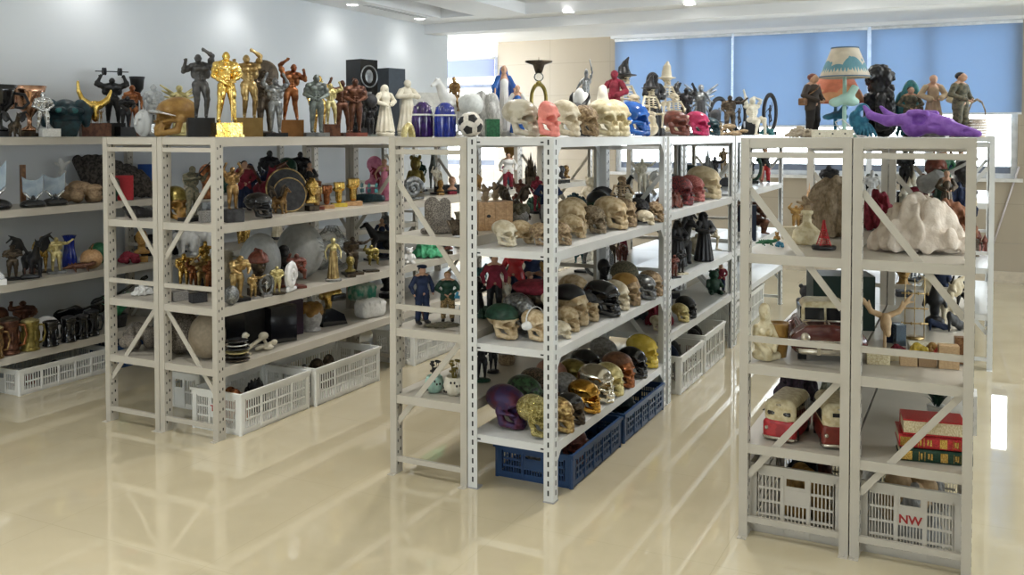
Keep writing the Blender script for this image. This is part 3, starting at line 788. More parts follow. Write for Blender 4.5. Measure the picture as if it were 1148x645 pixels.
def fig(P=None, b=1., muscle=True, legs=True, hair=0., female=False, turn=0.):
    """a standing nude or muscled figure of height 1 facing -y; P moves joints"""
    J = dict(head=(0, -.012, .935), sh=(.120 * b ** .5, .01, .805), elL=None, wrL=None, elR=None, wrR=None,
             hip=(.058, 0, .52), knL=(.07, -.012, .285), anL=(.075, .015, .045), knR=(-.07, -.012, .285), anR=(-.075, .015, .045), ft=(0, -1, 0), tw=0.)
    J.update(P or {})
    s = S(); sh = np.array(J['sh'])
    sL = sh; sR = sh * (-1, 1, 1)
    lean = np.array(J.get('lean', (0, 0, 0)), float)
    def T(v, t): return np.array(v, float) + lean * t
    b2 = b if muscle else b * .9
    s.ell(T((0, 0, .745), .8), (.104 * b2, .076 * b2 ** .5, .105), .03).ell(T((0, 0, .63), .3), ((.080 if not female else .066) * b2 ** .7, .060, .09), .03)
    s.ell((0, .005, .535), ((.088 if not female else .098), .070, .065), .03)
    s.cap(T((.03, .012, .865), 1), T((.105 * b, .012, .825), 1), .024 * b, .03 * b, .02, mir=False).cap(T((-.03, .012, .865), 1), T((-.105 * b, .012, .825), 1), .024 * b, .03 * b, .02)
    s.cap(T((0, .005, .82), 1), np.array(J['head']) - np.array((0, -.01, .03)), .036 * b ** .6, .033 * b ** .5, .012)
    if muscle:
        for q in (-1, 1):
            s.ell(T((q * .054 * b, -.062 * b ** .5, .770), .9), (.054 * b, .034, .043), .006)
            s.ell(T((q * .088 * b, .012, .70), .7), (.040 * b, .05, .085), .02)
            for i in range(3): s.ell(T((q * .026, -.060, .695 - i * .044), .6), (.023, .020, .019), .004)
        s.ell((.045, .055, .53), (.05, .045, .055), .015, mir=True)
    elif female:
        s.ell(T((.045, -.062, .755), .9), (.036, .034, .036), .012).ell(T((-.045, -.062, .755), .9), (.036, .034, .036), .012)
        s.ell((.05, .03, .52), (.055, .055, .06), .015, mir=True)
    head(s, J['head'], .066, hair, turn)
    for q, S0, e, w in ((1, sL, J['elL'], J['wrL']), (-1, sR, J['elR'], J['wrR'])):
        S0 = S0 + lean
        if e is None: e = (q * (.155 * b ** .6), .02, .665)
        if w is None: w = (q * (.16 * b ** .6), -.02, .53)
        e = np.array(e, float); w = np.array(w, float)
        r = .040 * b if muscle else .028
        s.ell(S0, (r * 1.30, r * 1.22, r * 1.25), .010)
        s.cap(S0, e, r * .95, r * .72, .012)
        if muscle:
            m = S0 * .48 + e * .52; s.ell(m + np.array((0, -.008, .008)), r * 1.18, .008)
            s.ell(e * .68 + w * .32, r * .86, .012)
        s.cap(e, w, r * .72, r * .52, .01)
        hand(s, w, w - e, r * .52)
    if legs:
        for q, kn, an in ((1, J['knL'], J['anL']), (-1, J['knR'], J['anR'])):
            hp = np.array(J['hip']) * (q, 1, 1); kn = np.array(kn, float); an = np.array(an, float)
            r = .058 * b ** .7 if muscle else .048
            s.cap(hp, kn, r * 1.08, r * .70, .02)
            if muscle: s.ell(hp * .55 + kn * .45 + np.array((q * .008, -.022, 0)), (r * .92, r * .80, r * 1.6), .012)
            s.cap(kn, an, r * .70, r * .42, .012)
            s.ell(kn * .70 + an * .30 + np.array((0, .020, 0)), (r * .62, r * .66, r * 1.15), .015)
            f = np.array(J.get('ft' + ('L' if q > 0 else 'R'), J['ft']), float)
            s.cap(an - np.array((0, 0, .018)), an + f * .085 - np.array((0, 0, .026)), .026, .020, .012).ell(an - f * .02 - np.array((0, 0, .025)), .022, .01)
    return s
def robe_S(n=11, r0=.085, r1=.16, top=.80, waist=.6, hood=False):
    s = S()
    s.cap((0, .005, top - .06), (0, .005, waist), .088, r0, .03).cap((0, .005, waist), (0, .005, .05), r0, r1, .03)
    for i in range(n):
        a = i * 2 * PI / n + .2
        d = (math.cos(a), math.sin(a))
        s.cap((d[0] * r0 * .92, d[1] * r0 * .92, waist), (d[0] * r1 * .98, d[1] * r1 * .98, .03), .014, .028, .014)
    s.box((0, 0, -.12), (.4, .4, .12), .001, .002, True)
    if hood: s.ell((0, .015, .935), (.072, .078, .088), .02).cap((0, .03, .9), (0, .03, .76), .075, .11, .03).ell((0, -.075, .925), (.045, .06, .058), .01, True)
    return s
def skel(seat=False, P=None):
    """a bare skeleton of height 1, standing or sitting"""
    s = S(); J = dict(elL=(.17, 0, .66), wrL=(.13, -.1, .56), elR=(-.17, 0, .66), wrR=(-.13, -.1, .56)); J.update(P or {})
    z = .0
    s.merge(SKULL, (0, -.01, .845), .165)
    s.path([(0, .03, .86), (0, .045, .75), (0, .03, .6), (0, .03, .5)], .018)
    for i in range(5): s.tor((0, -.005, .80 - i * .042), 1, .10, 'z', .004, (.075 + .02 * math.sin(i * .7 + .4), .062 + .012 * math.sin(i * .7), .085))
    s.cap((0, -.065, .80), (0, -.07, .66), .013)
    s.ell((.045, .02, .51), (.05, .045, .05), .015, mir=True).ell((0, -.02, .52), .03, .01, True)
    s.cap((-.11, .01, .825), (.11, .01, .825), .014)
    for q, e, w in ((1, J['elL'], J['wrL']), (-1, J['elR'], J['wrR'])):
        S0 = (q * .115, .01, .82)
        s.cap(S0, e, .02, .016).ell(e, .021).cap(e, w, .015, .012); hand(s, w, np.array(w, float) - np.array(e, float), .02)
        if seat: k = (q * .09, -.20, .50); a = (q * .09, -.18, .26); hp = (q * .05, .01, .50)
        else: k = (q * .06, -.01, .27); a = (q * .06, .01, .03); hp = (q * .05, .01, .50)
        s.cap(hp, k, .024, .019).ell(k, .026).cap(k, a, .018, .014).cap(a, (a[0], a[1] - .08, a[2] - .012), .017, .013)
    if seat: s.ell((0, .05, .40), (.13, .11, .1), .02).cap((0, .05, .35), (0, .03, .24), .12, .15, .02)
    return s
def hat_mesh(cone=True, lean=.12):
    s = S()
    s.ell((0, 0, 0), (.155, .155, .018), .01)
    s.path([(0, 0, .01), (0, .01, .10), (lean * .4, .02, .19), (lean, .03, .27)] if cone else [(0, 0, .01), (0, 0, .10), (.01, 0, .2), (.03, .01, .29)], [.085, .062, .035, .012] if cone else [.085, .075, .06, .022], .01)
    return s
# ------------------------------------------------------------------ beasts
def quad(body=(.20, .30, .20), leg=.40, legr=.055, neck=((0, -.27, .62), (0, -.42, .85)), neckr=(.11, .08), hd=(0, -.50, .88), hr=.085, muz=.14, tail=((0, .30, .62), (0, .42, .40)), ears=.05, z=.58, hoof=False, mane=0., trunk=None, tusk=False, lift=None):
    s = S()
    s.ell((0, -.12, z + .02), (body[0] * 1.02, body[1] * .58, body[2] * 1.05), .06).ell((0, .06, z), (body[0] * .85, body[1] * .6, body[2] * .86), .06).ell((0, .19, z + .01), (body[0] * .95, body[1] * .5, body[2]), .06)
    s.cap(*neck, *neckr, .06).ell(hd, (hr, hr * 1.15, hr), .03).cap(hd, (hd[0], hd[1] - muz, hd[2] - muz * .45), hr * .72, hr * .5, .03)
    for q in (-1, 1):
        f0 = (q * body[0] * .62, -.22, z - .02); lf = lift == q
        kn = (q * body[0] * .62, -.24 if not lf else -.40, leg * .52 if not lf else leg * .8); an = (q * body[0] * .62, -.235 if not lf else -.36, .03 if not lf else leg * .35)
        s.path([f0, kn, an], [legr * 1.5, legr * .9, legr * .7], .02).cap(an, (an[0], an[1] - .04, an[2]), legr * .8, legr * .7, .01)
        h0 = (q * body[0] * .58, .22, z - .02); st = (q * body[0] * .62, .17, leg * .78); hk = (q * body[0] * .62, .29, leg * .42); ha = (q * body[0] * .62, .265, .03)
        s.path([h0, st, hk, ha], [legr * 2., legr * 1.35, legr * .75, legr * .7], .02).cap(ha, (ha[0], ha[1] - .05, .025), legr * .8, legr * .65, .01)
        s.cap((hd[0] + q * hr * .6, hd[1] + hr * .35, hd[2] + hr * .6), (hd[0] + q * hr * 1.0, hd[1] + hr * .5, hd[2] + hr * .6 + ears), hr * .32, hr * .12, .01)
        if tusk: s.path([(q * hr * .5, hd[1] - muz * .6, hd[2] - hr * .5), (q * hr * .6, hd[1] - muz * 1.5, hd[2] - hr * .9), (q * hr * .5, hd[1] - muz * 2.1, hd[2] - hr * .5)], [.02, .015, .006], .005)
        if trunk: s.ell((q * hr * 1.25, hd[1] + .06, hd[2] + .0), (.03, .10, .13), .01)
    s.cap(*tail, .03, .014, .02)
    if mane: s.ell((0, neck[0][1] - .04, neck[1][2] - .08), (mane, mane * .9, mane * 1.15), .03).ell((0, hd[1] + .05, hd[2] + .02), (mane * .85, mane * .55, mane * .95), .03)
    if trunk: s.path(trunk, [.06, .05, .04, .03][:len(trunk)], .02)
    s.box((0, 0, -.1), (1, 1, .1), .001, .002, True)
    return s

# ------------------------------------------------------------------ kinds: parts built once, placed many times
KB = {}; KC = {}
def kind(fn): KB[fn.__name__] = fn; return fn
def norm(parts):
    """scale all parts of a kind together so that it stands on z=0 and is 1 tall"""
    lo = min(v.co.z for p in parts for v in p[1].vertices); hi = max(v.co.z for p in parts for v in p[1].vertices)
    f = 1 / (hi - lo); done = set()
    for p in parts:
        if p[1].name in done: continue
        done.add(p[1].name); p[1].transform(Matrix.Scale(f, 4) @ Matrix.Translation((0, 0, -lo)))
    return parts
SPLIT = {'wheels': 'wheel', 'windows': 'window', 'horns': 'horn', 'wings': 'wing', 'shoes': 'shoe', 'tubes': 'tube', 'hubcaps': 'hubcap', 'sleeves': 'sleeve', 'goggles': 'goggle', 'dots': 'dot', 'sails': 'sail', 'trousers': 'trouser_leg', 'sockets': 'socket', 'shade_print': 'printed_shape', 'bearers': 'bearer', 'gilt_bands': 'gilt_band', 'bumper_and_lamps': 'bumper_trim', 'bumper_and_grille': 'bumper_trim'}
def split(part):
    if part[0] not in SPLIT: return [part]
    bm = bmesh.new(); bm.from_mesh(part[1]); bm.verts.index_update(); seen = [-1] * len(bm.verts); n = 0
    bm.verts.ensure_lookup_table()
    for v in bm.verts:
        if seen[v.index] >= 0: continue
        st_ = [v]; seen[v.index] = n
        while st_:
            q = st_.pop()
            for e in q.link_edges:
                o = e.other_vert(q)
                if seen[o.index] < 0: seen[o.index] = n; st_.append(o)
        n += 1
    if n > 1 and part[0] == 'trousers' or n > 40: n = 1
    bm.free()
    if n == 1: return [part]
    out = []
    for k in range(n):
        b2 = bmesh.new(); b2.from_mesh(part[1]); b2.verts.ensure_lookup_table()
        bmesh.ops.delete(b2, geom=[v for v in b2.verts if seen[v.index] != k], context='VERTS')
        me = bpy.data.meshes.new(SPLIT[part[0]]); b2.to_mesh(me); b2.free()
        for m in part[1].materials: me.materials.append(m)
        out.append((SPLIT[part[0]], me, part[2], None, part[0]))
    return out
PLACED = []
def put(k, name, cat, label, loc, h, rot=0., mats=None, group=None, sx=1., sy=None, args=(), roll=0., up=0.):
    """one thing of kind k, h tall; rot is measured from facing the camera, in degrees towards the right of the picture"""
    ck = (k, args)
    if ck not in KC: KC[ck] = [q for p_ in norm(KB[k](*args)) for q in split(p_)]
    parts = KC[ck]
    th = math.atan2(-loc[0], loc[1]) + math.radians(rot)
    loc = (loc[0], loc[1], loc[2] + up + .0015)
    mats = mats or {}
    if not isinstance(mats, dict): mats = {parts[0][0]: mats}
    sc = (h * sx, h * (sy or sx), h)
    if len(parts) == 1:
        m = mats.get(parts[0][0], parts[0][2])
        o = link(name, parts[0][1], m, None, loc, th, sc)
        o.rotation_euler = (0, roll, th)
        PLACED.append(o)
        return tag(o, label, cat, group)
    t = thing(name, label, cat, loc, th, group); t.scale = sc; t.rotation_euler = (0, roll, th)
    PLACED.append(t)
    made = {}
    for p in parts:
        nm, me, m = p[:3]; par = made.get(p[3]) if len(p) > 3 and p[3] else None
        o = link(nm, me, mats.get(p[4] if len(p) > 4 else nm, m), par or t)
        made[nm] = o
    return t
def px_h(n, loc): return n * depth(loc) / FPX
POSES = {
    'oneup': dict(elR=(-.25, -.01, .72), wrR=(-.22, -.09, .87), elL=(.195, .03, .985), wrL=(.075, -.02, 1.06), knL=(.10, -.05, .29), anL=(.09, .03, .045), knR=(-.05, -.03, .29), anR=(-.06, .05, .045), head=(-.03, -.03, .93), lean=(.015, .02, 0)),
    'oneupL': dict(elL=(.25, -.01, .72), wrL=(.22, -.09, .87), elR=(-.195, .03, .99), wrR=(-.075, -.03, 1.075), knR=(-.10, -.05, .29), anR=(-.12, .05, .045), knL=(.06, -.03, .29), anL=(.10, -.01, .045), head=(.045, -.04, .94)),
    'armsup': dict(elL=(.235, .0, .90), wrL=(.16, -.01, 1.05), elR=(-.235, .0, .90), wrR=(-.16, -.01, 1.05)),
    'double': dict(elL=(.28, .0, .85), wrL=(.22, -.03, 1.0), elR=(-.28, .0, .85), wrR=(-.22, -.03, 1.0), knL=(.10, -.03, .28), anL=(.11, .015, .045)),
    'front': dict(elL=(.20, .01, .66), wrL=(.045, -.13, .58), elR=(-.20, .01, .66), wrR=(-.03, -.14, .56)),
    'sword': dict(elL=(.21, .0, .68), wrL=(.035, -.14, .56), elR=(-.19, .0, .66), wrR=(.02, -.15, .52), knL=(.09, -.02, .285), anL=(.12, -.01, .045), anR=(-.12, .0, .045), knR=(-.09, -.02, .285)),
    'relax': dict(elL=(.19, .02, .66), wrL=(.17, -.05, .52), elR=(-.19, .02, .66), wrR=(-.17, -.05, .52)),
    'crossed': dict(elL=(.19, -.02, .69), wrL=(-.05, -.12, .72), elR=(-.19, -.02, .69), wrR=(.05, -.13, .70)),
    'sit': dict(elL=(.20, -.03, .70), wrL=(.12, -.20, .62), elR=(-.20, .02, .80), wrR=(-.18, -.06, .97), knL=(.11, -.24, .50), anL=(.12, -.20, .28), knR=(-.11, -.24, .50), anR=(-.12, -.19, .28)),
    'aim': dict(elL=(.14, -.12, .72), wrL=(.10, -.26, .84), elR=(-.18, -.03, .74), wrR=(-.02, -.17, .78)),
    'dance': dict(elL=(.17, -.02, .95), wrL=(.10, -.03, 1.12), elR=(-.20, .06, .74), wrR=(-.26, .12, .62), knL=(.04, -.10, .30), anL=(.05, .06, .26), knR=(-.03, .0, .28), anR=(0, .02, .045)),
    'nudesit': dict(elL=(.15, .02, .94), wrL=(.04, .03, 1.0), elR=(-.12, .02, .95), wrR=(-.16, .02, 1.13), knL=(.09, -.24, .54), anL=(.12, -.20, .24), knR=(-.02, -.24, .50), anR=(-.10, -.32, .24), lean=(0, .05, 0), head=(0, .035, .935)),
    'reach': dict(elL=(.24, -.06, .80), wrL=(.34, -.12, .90), elR=(-.17, .0, .65), wrR=(-.13, -.12, .56), knR=(-.09, -.10, .30), anR=(-.09, -.03, .045)),
    'bend': dict(lean=(0, -.10, 0), head=(0, -.15, .90), elL=(.17, -.16, .66), wrL=(.10, -.24, .60), elR=(-.17, -.16, .66), wrR=(-.10, -.24, .60)),
}
def figmesh(pose, b=1.2, res=.0115, **k): return fig(POSES[pose], b, **k).mesh('figure', res)
def plinth(kindp):
    """(mesh, height) of a base that tops out at z=0"""
    b = MB()
    if kindp == 'block': b.box((-.20, -.20, -.30), (.20, .20, 0)); h = .30
    elif kindp == 'lowblock': b.box((-.19, -.17, -.20), (.19, .17, 0)).box((-.21, -.19, -.20), (.21, .19, -.17)); h = .2
    elif kindp == 'slab': b.box((-.20, -.15, -.07), (.20, .15, 0)); h = .07
    elif kindp == 'round': b.lathe([(0, 0), (.17, 0), (.18, -.03), (.16, -.05), (.19, -.08), (0, -.08)], 24); h = .08
    elif kindp == 'rock':
        s = S().ell((0, 0, -.03), (.2, .17, .06), .03).ell((-.08, .02, -.02), (.1, .1, .06), .03).ell((.09, -.04, -.03), (.09, .1, .05), .03).box((0, 0, -.14), (.3, .3, .08), .001, .002, True)
        return s.mesh('base', .014), .06
    return b.mesh('base', .008), h
@kind
def statue(pose, base, b=1.25, extra=''):
    f = figmesh(pose, b)
    parts = [('figure', f, BRONZE)]
    if base: parts.append(('plinth' if 'block' in base else 'base', plinth(base)[0], DPEWTER))
    if extra == 'sword': parts.append(('sword', S().cap((.03, -.17, .60), (.03, -.17, .02), .016, .010).cap((-.03, -.17, .57), (.09, -.17, .57), .014).mesh('sword', .009), BRONZE))
    if extra == 'barbell':
        b_ = MB().tube([(-.30, -.02, 1.14), (.30, -.02, 1.14)], .012)
        for x in (-.16, -.12, .12, .16): b_.tube([(x - .012, -.02, 1.14), (x + .012, -.02, 1.14)], .085, 18)
        parts.append(('barbell', b_.mesh('barbell'), PEWTER))
    if extra == 'ball': parts.append(('ball', MB().ball((0, -.18, .66), .09, 18).mesh('ball'), WHITE))
    if extra == 'discup': parts.append(('shield', S().ell((0, .10, .93), (.25, .03, .25), .01).ell((0, .14, .8), (.2, .05, .3)).mesh('shield', .014), DBRONZE))
    if extra == 'globe': parts.append(('globe', MB().ball((0, 0, 1.17), .25, 24).mesh('globe'), CHAR))
    if extra == 'rifle': parts.append(('rifle', S().cap((-.05, -.10, .74), (.20, -.30, 1.12), .017, .010).box((.01, -.16, .80), (.02, .03, .05), .006).mesh('rifle', .009), BLACK))
    if extra == 'helmet': parts.append(('helmet', S().ell((0, -.005, .965), (.075, .082, .058), .01).box((0, 0, .88), (.2, .2, .05), .001, .004, True).tor((0, -.005, .935), .07, .012).mesh('helmet', .009), BLACK))
    if extra == 'cap': parts.append(('cap', S().ell((0, .0, .985), (.075, .08, .03), .01).ell((0, -.06, .968), (.06, .045, .008), .01).mesh('cap', .009), NAVY))
    return parts
@kind
def robed(hood=False, arms='front', base='round', n=11):
    P = POSES[arms]; s = fig(P, .95, False, False, .08 if not hood else 0)
    r = robe_S(n, hood=hood)
    body = [('figure', s.mesh('figure', .0115), SKIN), ('robe', r.mesh('robe', .012), WHITE)]
    sl = S()
    for q in ('L', 'R'):
        e = np.array(P['el' + q]); w_ = np.array(P['wr' + q]); q2 = 1 if q == 'L' else -1
        sl.path([(q2 * .115, .01, .80), e, e * .25 + w_ * .75], [.05, .045, .05], .02)
    body.append(('sleeves', sl.mesh('sleeves', .012), WHITE))
    if base: body.append(('base', plinth(base)[0], GREYST))
    return body
@kind
def madonna():
    s = fig(dict(elL=(.17, -.03, .68), wrL=(.20, -.12, .56), elR=(-.17, -.03, .68), wrR=(-.19, -.12, .56)), .95, False, False)
    r = robe_S(13, .078, .12)
    c = S().cap((0, .03, .92), (0, .05, .6), .075, .12, .03).cap((0, .05, .6), (0, .06, .06), .12, .15, .03).path([(.10, .02, .8), (.18, -.01, .66), (.17, .03, .3)], [.055, .055, .04], .03, True)
    c.ell((0, -.10, .55), (.085, .14, .55), .03, True).ell((0, -.07, .93), (.055, .07, .065), .02, True)
    return [('figure', s.mesh('figure', .0115), SKIN), ('gown', r.mesh('gown', .012), WHITE), ('cloak', c.mesh('cloak', .013), BLUE_R), ('base', plinth('round')[0], WHITE)]
@kind
def skeleton(seat=False, hat='cone', hold=''):
    P = dict(elR=(-.18, -.02, .66), wrR=(-.06, -.16, .62), elL=(.18, -.02, .66), wrL=(.06, -.16, .62)) if hold or seat else None
    parts = [('skeleton', skel(seat, P).mesh('skeleton', .010), PBONE)]
    if hat:
        h = hat_mesh(hat == 'cone', .09).mesh('hat', .012); h.transform(Matrix.Translation((0, 0, .98))); parts.append(('hat', h, BLACK))
    if hold == 'skull':
        m = SKULL.mesh('held_skull', .04); m.transform(Matrix.Translation((0, -.19, .54)) @ Matrix.Scale(.16, 4)); parts.append(('held_skull', m, PBONE))
    if not seat: parts.append(('base', plinth('round')[0], GREYST))
    return parts
@kind
def reaper(base='round'):
    r = robe_S(12, .09, .15, hood=True).path([(-.11, .0, .8), (-.17, -.05, .66), (-.05, -.14, .62)], [.05, .048, .05], .02, True)
    m = S().merge(SKULL, (0, -.045, .875), .115).mesh('face', .009)
    return [('robe', r.mesh('robe', .012), BLACK), ('face', m, CHAR)]
@kind
def angel(pose='relax'):
    s = fig(POSES[pose], .95, False, True, .1, True); r = robe_S(9, .08, .12, .7)
    w = S()
    for q in (-1, 1):
        for i in range(6): w.cap((q * .04, .07, .78 - i * .03), (q * (.34 - i * .035), .16, 1.02 - i * .12), .035, .018, .02)
    return [('figure', s.mesh('figure', .0115), PEWTER), ('dress', r.mesh('dress', .013), PEWTER), ('wings', w.mesh('wings', .012), PEWTER), ('base', plinth('rock')[0], DPEWTER)]
# ---- skull kinds
@kind
def skull(jaw=1, cv=0): return [('skull', (SKULL if jaw else SKULL_UP).mesh('skull', .0165, carve(.018, 34) if cv == 1 else carve(.03, 20) if cv == 2 else None), BONE)]
@kind
def skull_mask():
    s = S().merge(SKULL); s.box((0, .45, .5), (.6, .42, .7), .02, .03, True)
    return [('mask', s.mesh('mask', .02), CORAL)]
@kind
def skull_hat(t):
    m = SKULL.mesh('skull', .02); h = S()
    if t == 'helmet': h.ell((0, .06, .72), (.40, .49, .36), .02).tor((0, .06, .66), 1, .03, 'z', .02, (.41, .50, .8)).box((0, 0, .35), (1, 1, .26), .01, .03, True).ell((0, .06, .70), (.36, .45, .31), .01, True)
    if t == 'beret': h.ell((0, .08, .86), (.44, .50, .17), .03).ell((.14, .1, .86), (.36, .4, .14), .05).tor((0, .06, .78), 1, .035, 'z', .02, (.36, .44, 1))
    if t == 'cap': h.ell((0, .08, .76), (.37, .46, .30), .03).box((0, 0, .5), (1, 1, .2), .01, .02, True).ell((0, -.42, .72), (.26, .22, .03), .02)
    if t == 'bandana': h.ell((0, .09, .74), (.36, .45, .30), .03).box((0, 0, .46), (1, 1, .2), .01, .02, True).ell((.12, .52, .6), (.10, .12, .06), .03).ell((-.1, .52, .56), (.10, .12, .06), .03)
    if t == 'tophat': h.ell((0, .08, .86), (.52, .58, .04), .02).cap((0, .08, .9), (0, .08, 1.3), .32, .36, .02)
    parts = [('skull', m, BONE)]
    if t == 'phones':
        h.tor((0, .02, .70), 1, .035, 'y', .02, (.38, 1.2, .38)); h.box((0, 0, .30), (1, 1, .32), .01, .01, True)
        h.cap((.34, .0, .5), (.44, .0, .5), .15, .13, .02, mir=True)
        parts.append(('headphones', h.mesh('headphones', .022), WHITE))
    elif t == 'skull':
        k = SKULL.mesh('small_skull', .03); k.transform(Matrix.Translation((0, .06, .93)) @ Matrix.Scale(.72, 4)); parts.append(('upper_skull', k, BONE))
    else: parts.append((t if t != 'tophat' else 'hat', h.mesh('hat', .024), BLACK))
    return parts
@kind
def tusked_skull():
    s = S().merge(SKULL); g = S().path([(-.30, -.34, .56), (-.1, -.52, .60), (.2, -.50, .60), (.42, -.2, .50)], [.03, .045, .045, .02], .02)
    return [('skull', s.mesh('skull', .018), OCHRE), ('brow_band', g.mesh('brow_band', .02), SILVER)]
@kind
def horned_skull():
    h = S()
    for q in (-1, 1): h.path([(q * .25, .0, .85), (q * .46, .0, .98), (q * .58, -.08, 1.16), (q * .52, -.12, 1.3)], [.09, .075, .05, .015], .02)
    return [('skull', SKULL.mesh('skull', .02), CHAR), ('horns', h.mesh('horns', .02), BLACK)]
@kind
def dino_skull():
    s = S().cap((0, .14, .40), (0, -.40, .32), .28, .19, .06).cap((0, -.38, .26), (0, -1.02, .12), .19, .075, .06).ell((0, .20, .36), (.30, .26, .32), .06)
    s.cap((.20, -.10, .58), (.26, .16, .60), .08, .08, .05, mir=True).cap((.08, -.3, .42), (.05, -.95, .20), .06, .03, .04, mir=True)
    s.path([(.18, .25, .46), (.31, .60, .42), (.36, .95, .56), (.33, 1.12, .78)], [.15, .12, .09, .035], .04, mir=True)
    s.ell((.33, -.02, .44), (.20, .15, .135), .015, True, True).ell((.23, -.30, .30), (.07, .14, .05), .02, True, True).ell((.09, -.86, .18), (.04, .07, .03), .01, True, True)
    s.cap((.30, -.15, .10), (.09, -1.0, .05), .035, .02, .02, True, True)
    s.box((0, 0, -.4), (2, 2, .42), .001, .01, True)
    return [('skull', s.mesh('animal_skull', .02), VIOLET)]
# ---- beasts
@kind
def elephant():
    return [('body', quad((.24, .36, .26), .34, .085, ((0, -.26, .66), (0, -.36, .70)), (.16, .14), (0, -.46, .70), .145, .05, ((0, .34, .62), (0, .38, .38)), .0, .62, trunk=[(0, -.56, .66), (0, -.66, .48), (0, -.66, .28), (0, -.72, .22)], tusk=True).mesh('body', .02), WHITE)]
@kind
def lion(): return [('body', quad((.20, .36, .19), .36, .065, ((0, -.26, .64), (0, -.38, .76)), (.15, .13), (0, -.44, .78), .11, .10, mane=.19).mesh('body', .02), BLACK), ('base', MB().box((-.28, -.62, -.07), (.28, .52, 0)).mesh('base', .02), RUST)]
@kind
def dog(): return [('body', S().merge(quad((.15, .28, .16), .40, .05, muz=.12, ears=.0)).ell((.10, -.47, .86), (.03, .05, .09), .02, mir=True).mesh('body', .017), BLACK)]
@kind
def poodle():
    s = S(); random.seed(3)
    s.cap((0, .10, .10), (0, .06, .60), .20, .16, .06).cap((0, -.02, .55), (0, -.06, .82), .15, .13, .05).ell((0, -.10, .86), (.14, .15, .14), .03).cap((0, -.18, .84), (0, -.32, .79), .07, .05, .03)
    s.cap((.10, -.16, .5), (.10, -.20, .04), .07, .06, .03, mir=True).ell((.15, -.05, .80), (.06, .09, .14), .03, mir=True).ell((.15, -.12, .06), (.08, .14, .06), .03, mir=True)
    for i in range(90):
        a = random.random() * 6.28; z = .15 + random.random() * .8; r = .17 - .05 * z
        s.ell((r * 1.1 * math.cos(a), .04 + r * math.sin(a) * 1.15, z), .055, .006)
    return [('body', s.mesh('body', .015, lambda P: .012 * np.sin(P[..., 0] * 60) * np.sin(P[..., 1] * 60) * np.sin(P[..., 2] * 60)), BLACK), ('nose', MB().ball((0, -.35, .80), .03, 10).mesh('nose'), SKIN)]
@kind
def horse_rider():
    h = quad((.15, .34, .17), .42, .05, ((0, -.26, .68), (0, -.48, .98)), (.13, .075), (0, -.52, 1.0), .07, .17, ((0, .34, .66), (0, .46, .34)), .06, .60, lift=1)
    r = fig(dict(knL=(.17, -.12, .38), anL=(.19, -.02, .2), knR=(-.17, -.12, .38), anR=(-.19, -.02, .2)), 1.1).mesh('rider', .014); r.transform(Matrix.Translation((0, .04, .32)) @ Matrix.Scale(.8, 4))
    return [('horse', h.mesh('horse', .018), WHITE), ('rider', r, BRONZE), ('base', MB().box((-.2, -.5, -.06), (.2, .5, 0)).mesh('base', .015), WHITE)]
@kind
def horse(): return [('horse', quad((.15, .34, .17), .42, .05, ((0, -.26, .68), (0, -.48, .98)), (.13, .075), (0, -.52, 1.0), .07, .17, ((0, .34, .66), (0, .46, .34)), .06, .60, lift=1).mesh('horse', .018), WHITE), ('base', MB().box((-.2, -.5, -.06), (.2, .5, 0)).mesh('base', .015), WHITE)]
@kind
def dragon():
    s = quad((.16, .30, .16), .30, .05, ((0, -.22, .55), (0, -.36, .85)), (.10, .07), (0, -.42, .88), .075, .14, ((0, .30, .5), (.15, .55, .35)), .09, .46)
    s.path([(0, .3, .45), (.12, .5, .3), (.28, .5, .14), (.34, .36, .06)], [.07, .055, .035, .012], .02)
    w = S()
    for q in (-1, 1):
        w.path([(q * .1, 0, .58), (q * .28, .06, .95), (q * .52, .10, 1.08)], [.04, .03, .015], .02)
        for i in range(4): w.path([(q * (.26 + .06 * i), .06, .93 + .03 * i), (q * (.30 + .09 * i), .10, .60 + .1 * i)], [.03, .02], .05)
        w.ell((q * .30, .07, .78), (.16, .018, .19), .03)
    return [('body', s.mesh('body', .018), BLACK), ('wings', w.mesh('wings', .018), BLACK)]
@kind
def snail():
    s = S(); pts = []
    for i in range(26):
        a = i * .48; r = .40 * (1 - i / 30)
        pts.append((r * math.cos(a), -.02 - .005 * i, .5 + r * math.sin(a)))
    s.path(pts, [.15 * (1 - i / 32) for i in range(26)], .015)
    s.ell((0, .1, .5), (.42, .18, .42), .02).cap((-.35, 0, .08), (.5, 0, .08), .09, .06, .03)
    return [('shell', s.mesh('shell', .022), GREYST)]
@kind
def lizard():
    s = S().path([(-.5, 0, .14), (-.2, .05, .2), (.2, 0, .22), (.5, -.05, .25)], [.03, .10, .13, .09], .03).ell((.6, -.06, .3), (.13, .1, .1), .03)
    for x in (-.15, .3):
        for q in (-1, 1): s.path([(x, 0, .18), (x + .05, q * .18, .15), (x + .12, q * .22, .02)], [.05, .04, .035], .02)
    for i in range(7): s.ell((-.3 + i * .12, .02, .30 + .03 * math.sin(i)), (.03, .02, .05), .01)
    return [('body', s.mesh('body', .022), GREEN)]
@kind
def octopus():
    s = S()
    s.tor((0, 0, .66), .20, .10, 'y', .03, (1, 1, 1)).ell((-.30, .05, .5), (.2, .16, .26), .04).ell((.0, .05, .22), (.34, .2, .24), .05)
    for i in range(7):
        x = -.42 + i * .14; s.path([(x * .6, -.05, .3), (x * .9, -.14, .16), (x * 1.05, -.2 + .05 * (i % 2), .04), (x * 1.2, -.12, .05)], [.08, .06, .045, .02], .02)
    return [('body', s.mesh('body', .02), TEAL)]
